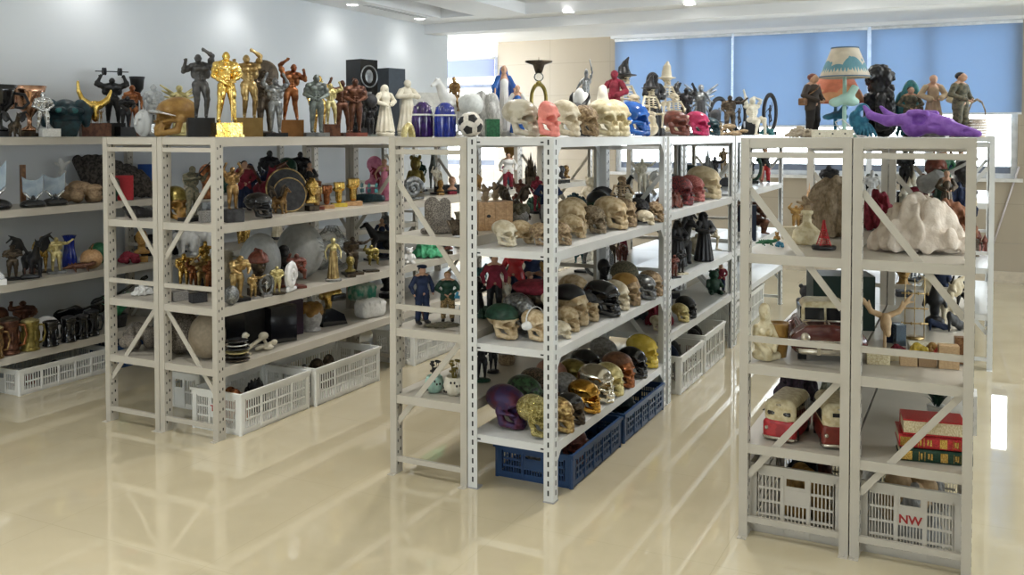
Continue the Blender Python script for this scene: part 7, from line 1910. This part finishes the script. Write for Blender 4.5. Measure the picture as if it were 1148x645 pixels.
# ---- pale rack behind the skulls
z = 1.073
G = 'painted skulls on the far pale rack'
sk('skull', 'black and red patterned skull on the far pale rack', 762, 230, 33, 60, M('red_black_paint', (.30, .05, .05), .4, 0, (.02, .02, .025), 26), 1.1)
sk('skull', 'pink red patterned skull left of the dotted cream one', 776, 226, 30, 60, M('red_cream_paint', (.50, .18, .15), .4, 0, (.28, .06, .06), 24), 1.1)
sk('skull', 'cream skull with dark dots near the end of the far pale rack', 790, 223, 37, 62, M('dotted_cream', (.62, .52, .34), .4, 0, (.50, .40, .24), 8), 1.15)
sk('skull_hat', 'skull in a dark green cap at the back of the far pale rack', 773, 212, 28, 50, {'skull': GREEN, 'bandana': DTEAL}, 1.4, ('bandana',))
low('castle', 'pagoda_tower', 'model', 'tall thin grey tower at the back of the far pale rack', 789, 213, z, 50, 0, {'castle': PEWTER}, None, .35)
for px, py, ph, lb, ar in ((798, 213, 36, 'black standing figure behind the dotted cream skull', ('reach', 'slab', 1.1)), (811, 211, 44, 'bone coloured slim figure beside the last post of the pale rack', ('reach', 'block', .9))):
    low('statue', 'slim_figure', 'figurine', lb, px, py, z, ph, 20, st(BLACK if px < 800 else DBONE, BLACK), None, 1.0, ar)
low('cloth_heap', 'red_bundle', 'cloth', 'crimson and tan bundle at the near end of the far pale rack', 750, 233, z, 24, 0, {'cloth': RUST}, None, .7)
z = .68
low('skeleton', 'seated_skeleton', 'figurine', 'bone skeleton sitting cross armed with a black hood on the far pale rack', 804, 289, z, 52, 50, {'skeleton': PBONE, 'hat': BLACK}, None, 1.5, (True, '', 'skull'))
low('reaper', 'hooded_pair', 'figurine', 'black hooded figure directly left of the seated skeleton', 789, 294, z, 56, 40, None, None, 1.2)
low('dragon', 'dark_beast', 'figurine', 'charcoal winged beast left of the hooded figures', 774, 295, z, 58, 40, {'body': CHAR, 'wings': CHAR}, None, 1.1)
low('reaper', 'hooded_pair', 'figurine', 'second black hooded figure beside the charcoal winged beast', 760, 299, z, 52, 40, {'face': DBRONZE}, None, 1.2)
low('statue', 'red_small_figure', 'figurine', 'small crimson figure at the front edge by the post', 757, 312, z, 26, 40, st(RUST, BLACK), 'small figures by the post', 1.3, ('crossed', 'slab', 1.2))
low('statue', 'black_small_figure', 'figurine', 'small black and white figure right of the small crimson one', 765, 308, z, 28, 40, st(BLACK, PBONE), 'small figures by the post', 1.3, ('crossed', 'slab', 1.2))
z = .385
low('cloth_heap', 'crimson_mask', 'mask', 'crimson cloth covered head at the near end of the low far shelf', 739, 365, z, 32, 20, {'cloth': CRIM}, None, .55)
low('cloth_heap', 'grey_cloth', 'cloth', 'blue grey cloth heap behind the crimson one', 722, 358, z, 26, 10, {'cloth': M('slate_cloth', (.12, .15, .18), .8)}, None, .8)
low('skull', 'skull_model', 'skull', 'small ivory skull in front of the crimson head', 737, 371, z, 17, 40, PBONE, None, 1.2)
low('skull', 'skull_model', 'skull', 'small pale gold skull left of the black one on the low far shelf', 760, 361, z, 21, 60, PALEG, None, 1.1)
low('skull', 'skull_model', 'skull', 'small black skull with a loop on the low far shelf', 770, 356, z, 24, 60, BLACK, None, 1.1)
low('dressed', 'distant_doll', 'figurine', 'small dark figure at the back end of the low far shelf', 808, 325, z, 32, 20, {'coat': CRIM}, None, 1.3, ('front',))
low('bear', 'distant_ornament', 'ornament', 'small dark green ornament beside the dark figure on the low far shelf', 800, 327, z, 28, 20, {'body': DGREEN}, None, 1.)
for x, y, mts, lb in ((-1.695, 5.36, (CREAM, NAVY, CHAR), 'tall white crate behind the blue ones'), (-1.695, 5.88, (RUST, CHAR, BLACK), 'tall white crate at the far post')):
    for i in range(3):
        put('skull' if i else 'rock', 'stored_item', 'ornament', '%s object stored in the %s' % (('cream', 'navy', 'charcoal')[i] if mts[0] is CREAM else ('red brown', 'charcoal', 'black')[i], lb), Vector((x + .02 + .03 * (i % 2), y + i * .14 - .02, .0125)), .215, 60, mts[i], 'things stored in the white crates', .55)
# ---- farthest pale rack
z = 1.085
low('globe_wreath', 'black_fairy', 'figurine', 'dark green ringed figure on a black base, far pale rack', 844, 206, z, 34, 10, {'ring': DGREEN, 'figure': CHAR}, None, .9)
low('dressed', 'red_black_figure', 'figurine', 'figure in black and red on the upper shelf of the farthest pale rack', 862, 204, z, 38, 10, {'coat': BLACK, 'trousers': RED}, None, 1.3, ('reach',))
z = .68
low('statue', 'ape_figure', 'figurine', 'dark brown crouching figure seen behind the left brace of the lamp rack', 856, 262, z, 44, 40, st(DCOPPER, WHITE), None, 1.7, ('sit', '', 1.4))
low('carton', 'dark_case', 'box', 'dark blue case left of the crouching figure', 843, 270, z, 40, 0, M('midnight_case', (.012, .02, .04), .3), None, 1., (.5, .4))
low('bear', 'white_bear', 'figurine', 'white figure behind the dark blue case', 839, 259, z, 52, 0, None, None, .8)
low('cloth_heap', 'white_film', 'cloth', 'white film bundle under the crouching figure', 852, 273, z, 12, 0, {'cloth': WHITE}, None, 1.2)
# ---- lamp rack shelves
z = 1.07
low('lizard', 'green_lizard', 'toy', 'tiny green and white lizard at the shelf edge', 857, 276, z, 8, 15, None, None, 1.)
low('rock', 'blue_pebble', 'ornament', 'tiny blue lump on the shelf edge', 874, 278, z, 7, 0, AQUA, None, 1.)
low('bear', 'tan_pebble', 'ornament', 'small tan figure behind the blue lump', 871, 272, z, 12, 0, {'body': OCHRE}, None, .9)
low('carton', 'parcel', 'box', 'small beige parcel behind the diagonal brace', 887, 268.5, z, 14, 15, M('beige_parcel', (.50, .44, .30), .7), None, 1., (1.4, .9))
low('bell_bottle', 'bell_figure', 'figurine', 'cream bell shaped bottle topped by an antlered figure', 904.5, 273.5, z, 54, 10, {'body': CREAM, 'figure': DBONE}, None, 1.1)
low('basket', 'wicker_basket', 'basket', 'brown wicker basket with an arched handle behind the bell bottle', 903, 257, z, 34, 10, None, None, .85)
low('statue', 'wooden_figure', 'figurine', 'brown carved figure left of the wicker basket', 892, 257, z, 30, 20, st(OCHRE, OCHRE), None, 1.4, ('armsup', 'rock', 1.3))
low('castle', 'brown_spire', 'ornament', 'brown pointed spire behind the wicker basket', 907, 250, z, 46, 0, {'castle': WOODL}, None, .35)
low('tower', 'red_tower', 'model', 'red lattice tower on a round black base', 923.5, 280, z, 33, 20, None, None, .72)
low('rock', 'tan_rockery', 'ornament', 'tall tan rock block behind the red tower', 934, 266, z, 70, 0, M('tan_masonry', (.35, .27, .18), .8, 0, (.24, .18, .11), 12, .5), None, .62, (15, 40))
low('statue', 'dark_climber', 'figurine', 'dark figure standing above the tan rock block', 925, 246, z, 60, -20, st(CHAR, DBRONZE), None, 1.2, ('bend', 'block', 1.2))
low('bear', 'white_bear', 'figurine', 'white bear seen behind the wicker basket', 918, 246, z, 44, 0, None, None, .8)
z = .655
low('mermaid_pot', 'mermaid_pot', 'ornament', 'cream long haired woman figure with a tan pot on her back', 866, 402, z, 65, 25, None, None, .88)
low('vintage_car', 'model_car', 'car', 'maroon and cream vintage model car on the lamp rack', 919, 404, z, 64, 8, None, None, .93, sy=.62)
low('carton', 'dark_chest', 'box', 'dark green chest behind the model car', 929, 362, z, 60, 10, M('bottle_green_case', (.012, .028, .022), .4), None, 1., (1.1, .8))
low('hoop', 'spoked_hoop', 'ornament', 'small spoked wheel beside the dark green chest', 908, 354, z, 26, 40, None, None, 1.)
z = .355
low('model_bus', 'model_bus', 'bus', 'red and cream model bus with two oval rear windows', 884, 493, z, 47, -16, None, 'model buses', 1.0, (0,), sy=.70)
low('model_bus', 'model_bus', 'bus', 'red brown and cream model bus with one narrow window, by the rack post', 934, 496, z, 50, 10, {'lower_body': M('dull_maroon', (.22, .035, .025), .3)}, 'model buses', .98, (1,), sy=.66)
low('cloth_heap', 'dark_garment', 'cloth', 'dark plum cloth heap behind the model buses', 893, 449, z, 44, 10, {'cloth': M('plum_cloth', (.045, .025, .04), .8, 0, (.015, .012, .016), 8, .2)}, None, .62)
low('cloth_heap', 'green_grey_garment', 'cloth', 'grey green crumpled heap above the brown bus', 934, 456, z, 44, 10, {'cloth': M('sage_cloth', (.24, .25, .19), .85, 0, (.15, .16, .12), 9, .3)}, None, .45, (3, 30))
low('lizard', 'black_crocodile', 'toy', 'small black crocodile toy left of the model buses', 862, 463, z, 9, 10, {'body': BLACK}, None, 1.)
# ---- animal skull rack shelves
z = 1.07
low('cloth_heap', 'cream_cloth', 'cloth', 'large crumpled cream and pink cloth on the upper shelf', 1030, 283, z, 68, 6, None, None, .84, (5, 44), sy=.62)
low('cloth_heap', 'magenta_cloth', 'cloth', 'magenta cloth at the left behind the cream cloth', 984, 258, z, 46, 0, {'cloth': CRIM}, None, .55, (7, 22))
low('cloth_heap', 'rust_cloth', 'cloth', 'rust brown garment at the right behind the cream cloth', 1064, 266, z, 44, 0, {'cloth': M('rust_cloth', (.26, .11, .055), .8, 0, (.17, .07, .035), 8, .2)}, None, .7, (9, 22))
o = low('guitar', 'grey_instrument', 'ornament', 'grey long necked object slanting above the cream cloth', 1040, 246, z, 70, 0, {'guitar': GREYC}, None, 1.1, up=.16, roll=1.05)
G = 'dark figures crowded at the back of the upper shelf'
random.seed(33)
for i, (px, py, ph, k, mt, ar, lb) in enumerate((
    (975, 232, 42, 'statue', st(PATINA, CHAR), ('relax', 'block', 1.2), 'grey green figure beside the left post at the back'),
    (987, 236, 36, 'dragon', {'body': CHAR, 'wings': BLACK}, (), 'black winged creature behind the magenta cloth'),
    (1014, 226, 58, 'statue', st(BLACK, BLACK), ('crossed', 'block', 1.3), 'tall black figure right of the double post'),
    (1023, 224, 60, 'robed', {'robe': NAVY, 'sleeves': NAVY}, (), 'navy robed figure right of the tall black one'),
    (1030, 222, 46, 'bear', {'body': WHITE}, (), 'small white figure among the dark ones'),
    (1040, 226, 62, 'dressed', {'coat': GREEN, 'trousers': CHAR}, ('front',), 'figure with a green jacket among the dark ones'),
    (1050, 222, 66, 'statue', st(DCOPPER, BLACK), ('armsup', 'block', 1.2), 'dark copper figure with raised arms at the back'),
    (1060, 224, 62, 'robed', {'robe': GREYC, 'sleeves': GREYC}, (), 'grey robed figure at the back of the shelf'),
    (1068, 228, 58, 'bust', {'head': RUST, 'base': WOODB}, (), 'red brown bust at the back by the right post'),
    (1078, 229, 52, 'bust', {'head': CHAR, 'base': CREAM}, (), 'round dark head on a cream base by the right post'))):
    low(k, 'dark_figurine', 'figurine', lb, px, py, z, ph, 10, mt, G, 1.05, ar)
low('cloth_heap', 'navy_cloth', 'cloth', 'navy cloth at the right post behind the rust garment', 1080, 244, z, 40, 0, {'cloth': NAVY}, None, .5, (13, 18))
z = .655
low('antlers', 'deer_head', 'ornament', 'tan antlered deer head on a cream stand', 993, 404, z, 78, 20, None, None, .85, sy=.6)
low('wire_stand', 'jewelry_stand', 'stand', 'thin bronze wire jewelry stand', 1025, 380, z, 68, 10, None, None, .5)
low('torso_form', 'black_torso', 'figurine', 'black dress form on the middle shelf', 1049, 366, z, 50, 0, None, None, .8)
low('shoe', 'navy_shoe', 'ornament', 'navy high heeled shoe ornament below the black dress form', 1052, 371, z, 14, 40, None, 'high heeled shoe ornaments', .9)
low('shoe', 'navy_shoe', 'ornament', 'black high heeled shoe ornament by the right post', 1070, 372, z, 24, 60, {'shoe': BLACK}, 'high heeled shoe ornaments', .6)
low('carton', 'navy_carton', 'box', 'small dark navy box with pale lid left of the wire stand', 1003, 385, z, 22, 10, M('navy_card', (.012, .018, .045), .4), None, 1., (.8, .6))
low('carton', 'foil_box', 'box', 'small silvery blue box right of the dark navy one', 1012, 388, z, 26, 20, M('foil_blue', (.22, .30, .40), .25, .6), None, 1., (.45, .5))
low('small_stand', 'white_tray', 'tray', 'shallow white tray of small pieces behind the crossbar', 1043, 393, z, 8, 6, None, None, 1.9, sy=1.6)
G = 'little pieces along the shelf edge'
for px, py, ph, w_, mt, lb in ((986, 406, 11, 2.2, CREAM, 'cream little box below the deer head'), (1018, 410, 11, 1.6, KRAFT, 'tan little box left of the middle of the shelf edge'), (1039, 411, 11, 1.7, M('brown_card', (.30, .19, .10), .7), 'brown little box in the middle of the shelf edge'), (1063, 413, 26, .8, KRAFT, 'tall tan board box near the right post'), (1078, 408, 30, .5, WOODB, 'dark brown narrow box by the right post')):
    low('carton', 'little_box', 'box', lb, px, py, z, ph, 8, mt, G, 1., (w_, w_ * .7))
for px, py, ph, mt, lb in ((1003, 402, 14, CRIM, 'crimson small lump behind the cream little box'), (1031, 401, 16, YELL, 'yellow small lump behind the tan little box'), (1047, 400, 15, OCHRE, 'ochre small lump behind the brown little box'), (1055, 403, 14, RED, 'red small lump left of the tan board box')):
    low('rock', 'small_lump', 'ornament', lb, px, py, z, ph, 0, mt, G, 1.)
z = .355
low('book', 'thick_book', 'book', 'green bound book with gilt spine bands, lowest of the stack', 1046, 517, z, 14, 7, {'cover': DGREEN}, 'stacked books', .86, (True,), sy=.78)
o = low('book', 'thick_book', 'book', 'red bound book with gilt spine bands, in the middle of the stack', 1045, 517, z, 14, 7, None, 'stacked books', .87, (True,), sy=.78, up=.0485)
o = low('book', 'thick_book', 'book', 'red book with its cream page edges turned outward, topmost of the stack', 1044, 514, z, 17, 187, None, 'stacked books', .60, sy=.52, up=.0965)
low('potted_plant', 'desk_plant', 'plant', 'dark green spiky plant behind the stacked books', 1056, 476, z, 60, 0, {'leaves': DGREEN, 'pot': WHITE}, None, .75)
low('carton', 'white_carton', 'box', 'white box right of the spiky plant, by the rack post', 1076, 481, z, 44, 0, WHITE, None, 1., (.6, .8))
# contents of the greyish crates and the other white crates
for x, y, items in ((-.587, 3.78, (('rock', OCHRE, 'ochre lump in the greyish crate under the model buses'), ('cloth_heap', CHAR, 'charcoal cloth in the greyish crate under the model buses'), ('rock', RUST, 'red brown lump in the greyish crate under the model buses'))),
                    (-.192, 3.78, (('cloth_heap', GREYC, 'grey cloth in the crate with red letters NW'), ('rock', KRAFT, 'tan lump in the crate with red letters NW'), ('cloth_heap', GREYST, 'stone grey bundle in the crate with red letters NW'))),
                    (-3.445, 3.74, (('rock', COPPER, 'copper lump in the white crate nearest the bodybuilder end frame'), ('cloth_heap', BLACK, 'black cloth in the white crate nearest the bodybuilder end frame'))),
                    (-3.43, 4.30, (('cloth_heap', CHAR, 'dark cloth in the second white crate of the bodybuilder rack'), ('rock', DBRONZE, 'dark bronze lump in the second white crate of the bodybuilder rack'))),
                    (-5.10, 3.74, (('cloth_heap', RUST, 'red brown cloth in the low white crate by the left wall'), ('rock', BLACK, 'black lump in the low white crate by the left wall')))):
    for i, (k, mt, lb) in enumerate(items):
        hh = .10 if x < -5 else .225 if x > -1 else .19
        w_ = .62 if k == 'rock' else .42
        put(k, 'stored_bundle', 'ornament', lb, Vector((x + .02 * (-1) ** i, y - .1 + i * (.20 if len(items) < 3 else .17), .0125)), hh, 10, mt, 'things stored in the crates', w_ * (1.0 if hh > .15 else 1.6), w_ * .8, (2 + i, 14) if k == 'rock' else (20 + i, 16))

# ---- the crowd of small things farther back on the shelves
random.seed(77)
TONES = [('black', BLACK), ('dark bronze', DBRONZE), ('ivory', IVORY), ('navy', NAVY), ('gold', GOLD), ('white', WHITE), ('rust brown', RUST), ('dark green', DGREEN), ('pewter', PEWTER), ('bone', PBONE), ('teal', TEAL), ('crimson', CRIM), ('ochre', OCHRE), ('charcoal', CHAR)]
CROWD = [('statue', ('relax', 'slab', 1.1), 'standing figure', 'figurine', .24), ('bust', (), 'bust', 'bust', .17), ('robed', (), 'robed figure', 'figurine', .25), ('horse', (), 'rearing horse', 'figurine', .18), ('mug', (), 'mug', 'mug', .15),
         ('statue', ('sit', 'slab', 1.2), 'seated figure', 'figurine', .20), ('vase', (), 'narrow vase', 'vase', .22), ('elephant', (), 'elephant', 'figurine', .13), ('bear', (), 'bear', 'figurine', .15), ('statue', ('reach', 'block', 1.1), 'reaching figure', 'figurine', .26), ('dragon', (), 'winged beast', 'figurine', .19), ('castle', (), 'towered castle', 'model', .2)]
ZONES = [(-3.95, -3.83, 4.25, 4.95, 1.07, 3, 'upper shelf of the brown skull rack'), (-4.0, -3.8, 3.75, 4.9, .655, 4, 'middle shelf of the brown skull rack'), (-3.95, -3.8, 4.2, 4.9, .355, 2, 'low shelf of the brown skull rack'),
         (-3.9, -3.45, 5.25, 6.6, 1.07, 5, 'upper far shelf of the bodybuilder rack'), (-3.9, -3.45, 5.25, 6.6, .655, 5, 'middle far shelf of the bodybuilder rack'), (-3.9, -3.45, 5.25, 6.6, .355, 3, 'low far shelf of the bodybuilder rack'),
         (-2.25, -2.05, 4.0, 4.85, 1.07, 3, 'upper shelf of the ball rack'), (-2.25, -2.05, 3.95, 4.9, .655, 4, 'middle shelf of the ball rack'), (-2.25, -2.05, 4.2, 4.9, .355, 2, 'low shelf of the ball rack'),
         (-2.25, -2.0, 5.2, 6.4, 1.07, 4, 'upper far shelf of the ball rack'), (-2.25, -2.0, 5.2, 6.4, .655, 4, 'middle far shelf of the ball rack'),
         (-1.88, -1.78, 5.3, 6.4, 1.073, 2, 'top inner shelf of the pale rack'), (-1.88, -1.7, 5.2, 6.4, .385, 3, 'low shelf of the pale rack'),
         (-.72, -.45, 4.3, 4.9, .655, 2, 'middle shelf of the lamp rack'), (-.34, -.06, 4.5, 4.9, .655, 2, 'middle shelf under the purple skull'), (-.7, -.45, 5.15, 6.3, 1.07, 2, 'upper far shelf of the lamp rack'), (-.34, -.06, 5.15, 6.4, 1.07, 5, 'upper far shelf below the purple skull'), (-.34, -.06, 5.15, 6.4, .655, 4, 'middle far shelf under the purple skull'),
         (-.2, .05, 6.8, 8.0, 1.07, 4, 'upper shelf of the rearmost right rack'), (-.2, .05, 6.8, 8.0, .655, 4, 'middle shelf of the rearmost right rack'),
         (-5.2, -5.05, 4.8, 6.1, 1.07, 4, 'upper far shelf along the left wall'), (-5.2, -5.05, 4.8, 6.1, .655, 4, 'middle far shelf along the left wall'), (-3.95, -3.75, 5.2, 6.5, 1.5, 4, 'top of the brown skull rack'), (-2.25, -2.1, 5.3, 6.4, 1.5, 3, 'top of the ball rack')]
n_ = 0
for x0, x1, y0, y1, z, n, where in ZONES:
    for i in range(n):
        tn, mt = TONES[(n_ * 5 + 3) % len(TONES)]; k, ar, wd, cat, h = CROWD[(n_ * 7) % len(CROWD)]
        loc = Vector((x0 + (x1 - x0) * random.random(), y0 + (y1 - y0) * (i + .5) / n, z))
        parts = {'statue': st(mt, BLACK), 'bust': {'head': mt, 'base': CHAR}, 'robed': {'robe': mt, 'sleeves': mt, 'figure': SKIN, 'base': CHAR}, 'horse': {'horse': mt, 'base': CHAR}, 'mug': {'body': mt, 'handle': mt, 'lid': mt}, 'dragon': {'body': mt, 'wings': mt}}.get(k, mt)
        put(k, wd.replace(' ', '_'), cat, 'small %s %s, back of the %s' % (tn, wd, where), loc, h * (.85 + .3 * random.random()), random.uniform(-30, 40), parts, 'small things on the ' + where, args=ar)
        n_ += 1

# ------------------------------------------------------------------ settling: nothing pokes through shelves, posts or neighbours
bpy.context.view_layer.update()
SHR = .80
BAYS = []     # x0, x1, y0, y1, levels
def bays(x0, x1, ys, lv=None, pd=PD):
    for k in range(len(ys) - 1):
        BAYS.append((x0, x1, ys[k] + (pd if k == 0 else pd / 2) + .004, ys[k + 1] - (pd if k == len(ys) - 2 else pd / 2) - .004, lv[k] if lv else LEV))
bays(AX - .40, AX, [3.05, 4.63, 6.22, 7.8], [(.245, .66, 1.085, 1.5), LEV, LEV])
bays(BX, BE, [BY, 5.06, 6.78, 8.4]); bays(CXX, CM, [CYY, 5.02, 6.6, 8.4])
bays(CM, CE, [CYY + .01, 4.975], [(.237, .627, 1.031, 1.5)], .02); bays(CM, CE, [5.018, 6.585], [(.385, .68, 1.073, 1.5)]); bays(CM, CE, [6.63, 8.45], [(.36, .68, 1.085, 1.5)])
bays(DX, DE, [DY, 5.03, 6.55]); bays(-.285, .112, [6.64, 8.2])
def extents(o):
    """real xy extent of a thing and its parts, relative to its origin, and its height"""
    lo = np.full(3, 1e9); hi = -lo
    for q in [o] + list(o.children):
        if q.type != 'MESH': continue
        n = len(q.data.vertices); v = np.empty(n * 3); q.data.vertices.foreach_get('co', v)
        R = np.array(o.rotation_euler.to_matrix()) * np.array(o.scale)[None, :]
        w_ = v.reshape(-1, 3) @ R.T
        lo = np.minimum(lo, w_.min(0)); hi = np.maximum(hi, w_.max(0))
    return lo, hi
IT = []
for o in PLACED:
    x, y, zz = o.location
    lo, hi = extents(o)
    best = None
    for b in BAYS:
        for li, L_ in enumerate(b[4]):
            if abs(zz + lo[2] - L_) < .03 or (L_ - .005 < zz + lo[2] < L_ + .17):
                dx = max(b[0] - x, 0, x - b[1]); dy = max(b[2] - y, 0, y - b[3])
                if best is None or dx + dy < best[0]: best = (dx + dy, b, li)
    if best is None or best[0] > .75: continue
    b, li = best[1], best[2]; L_ = b[4][li]
    if abs(zz + lo[2] - L_) < .03: o.location.z = L_ + .0015 - lo[2]; zz = o.location.z
    topshelf = li == len(b[4]) - 1
    if not topshelf:
        av = b[4][li + 1] - .052 - (zz + lo[2])
        if hi[2] - lo[2] > av:
            f = av / (hi[2] - lo[2]); o.scale = [q * f for q in o.scale]; lo *= f; hi *= f
    # fits between the posts
    wx_, wy_ = b[1] - b[0] - .01, b[3] - b[2] - .01
    f = min(1, wx_ / (hi[0] - lo[0]), wy_ / (hi[1] - lo[1]))
    if f < 1 and not topshelf: o.scale = [q * f for q in o.scale]; lo *= f; hi *= f
    IT.append([o, b, (id(b), li), lo, hi, topshelf])
def clamp(it):
    o, b, k, lo, hi, tp = it
    m = .03 if tp else .0
    x, y = o.location.x, o.location.y
    y2 = y
    if not tp: y2 = min(max(y, b[2] - lo[1]), b[3] - hi[1])
    else: y2 = max(y, b[2] - PD - lo[1] - .02)
    if y2 != y and not tp: x *= y2 / y; y = y2         # slide along the line of sight
    y = y2
    ov = .012
    x = min(max(x, b[0] + .004 - lo[0] - (m if b[0] > -4.5 else 0)), b[1] + ov + m - hi[0])
    o.location.x, o.location.y = x, y
for it in IT: clamp(it)
for step in range(60):
    moved = 0
    for i in range(len(IT)):
        A = IT[i]
        for j in range(i + 1, len(IT)):
            B = IT[j]
            if A[2][1] != B[2][1]: continue
            la, lb_ = A[0].location, B[0].location
            if abs(la.x - lb_.x) > .5 or abs(la.y - lb_.y) > .5 or abs(A[1][4][A[2][1]] - B[1][4][B[2][1]]) > .1: continue
            if A[0].location.z + A[4][2] < B[0].location.z + B[3][2] + .002 or B[0].location.z + B[4][2] < A[0].location.z + A[3][2] + .002: continue
            ca = ((A[3] + A[4]) / 2)[:2] + np.array(la)[:2]; cb = ((B[3] + B[4]) / 2)[:2] + np.array(lb_)[:2]
            ha = (A[4] - A[3])[:2] / 2 * SHR; hb = (B[4] - B[3])[:2] / 2 * SHR
            d = cb - ca; q = d / (ha + hb); r = math.hypot(*q)
            if r >= 1: continue
            # neighbours part mostly along the line of sight, so that the view stays
            s_ = np.array((ca + cb)); s_ = s_ / np.linalg.norm(s_)
            if abs(d @ s_) < .004: d = d + s_ * .01
            g = d / (np.linalg.norm(d) + 1e-9); al = (g @ s_)
            g = g + s_ * al * .6; g /= np.linalg.norm(g)
            pen = (1 - r) * min(ha.sum() + 0, np.linalg.norm(ha + hb)) * .3
            pen = min(max(pen, .001), .02)
            la.x -= g[0] * pen / 2; la.y -= g[1] * pen / 2; lb_.x += g[0] * pen / 2; lb_.y += g[1] * pen / 2
            moved += 1
    for it in IT: clamp(it)
    if not moved: break
# what still touches shrinks a little
for step in range(4):
    for i in range(len(IT)):
        A = IT[i]
        for j in range(i + 1, len(IT)):
            B = IT[j]
            if A[2][1] != B[2][1] or abs(A[1][4][A[2][1]] - B[1][4][B[2][1]]) > .1: continue
            la, lb_ = A[0].location, B[0].location
            if la.z + A[4][2] < lb_.z + B[3][2] + .002 or lb_.z + B[4][2] < la.z + A[3][2] + .002: continue
            ca = ((A[3] + A[4]) / 2)[:2] + np.array(la)[:2]; cb = ((B[3] + B[4]) / 2)[:2] + np.array(lb_)[:2]
            ha = (A[4] - A[3])[:2] / 2 * SHR; hb = (B[4] - B[3])[:2] / 2 * SHR
            r = math.hypot(*((cb - ca) / (ha + hb)))
            if r < .97:
                for it in (A, B):
                    f = max(.955, r ** .3); o = it[0]; z0 = o.location.z + it[3][2]
                    o.scale = [o.scale[0] * f, o.scale[1] * f, o.scale[2] * (1 + f) / 2]; it[3][:2] *= f; it[4][:2] *= f; it[3][2] *= (1 + f) / 2; it[4][2] *= (1 + f) / 2

# last contacts between true surfaces: part and shrink by small steps
from mathutils.bvhtree import BVHTree
def tree(it):
    o = it[0]; vs, fs = [], []
    R = np.array(o.rotation_euler.to_matrix()) * np.array(o.scale)[None, :]
    for q in [o] + list(o.children):
        if q.type != 'MESH': continue
        me = q.data; n = len(me.vertices); v = np.empty(n * 3); me.vertices.foreach_get('co', v)
        b = len(vs); vs.extend((v.reshape(-1, 3) @ R.T + np.array(o.location)).tolist())
        ls = np.empty(len(me.polygons), int); me.polygons.foreach_get('loop_start', ls); lv = np.empty(len(me.loops), int); me.loops.foreach_get('vertex_index', lv)
        fs.extend([(a + b).tolist() for a in np.split(lv, ls[1:])])
    a = np.array(vs)
    return BVHTree.FromPolygons(vs, fs), a.min(0), a.max(0)
TR = [None] * len(IT); hot = set(range(len(IT)))
for rnd in range(14):
    for i in hot: TR[i] = tree(IT[i])
    bad = []
    for i in range(len(IT)):
        for j in range(i + 1, len(IT)):
            if rnd and i not in hot and j not in hot: continue
            A, B = TR[i], TR[j]
            if (A[1] > B[2]).any() or (B[1] > A[2]).any(): continue
            if A[0].overlap(B[0]): bad.append((i, j))
    hot = set()
    for i, j in bad:
        a, b = IT[i][0], IT[j][0]
        d = (TR[j][1] + TR[j][2] - TR[i][1] - TR[i][2])[:2]; s_ = np.array((a.location.x + b.location.x, a.location.y + b.location.y)); s_ /= np.linalg.norm(s_)
        d = d / (np.linalg.norm(d) + 1e-9); d = d + s_ * (1 if d @ s_ >= 0 else -1) * .7; d /= np.linalg.norm(d)
        for it, sg in ((IT[i], -1), (IT[j], 1)):
            o = it[0]; o.location.x += sg * d[0] * .006; o.location.y += sg * d[1] * .006
            f = .985 if rnd > 1 else .995
            z0 = it[3][2]; o.scale = [q * f for q in o.scale]; it[3] *= f; it[4] *= f; o.location.z += z0 - it[3][2]
            clamp(it)
        hot |= {i, j}
    if not bad: break
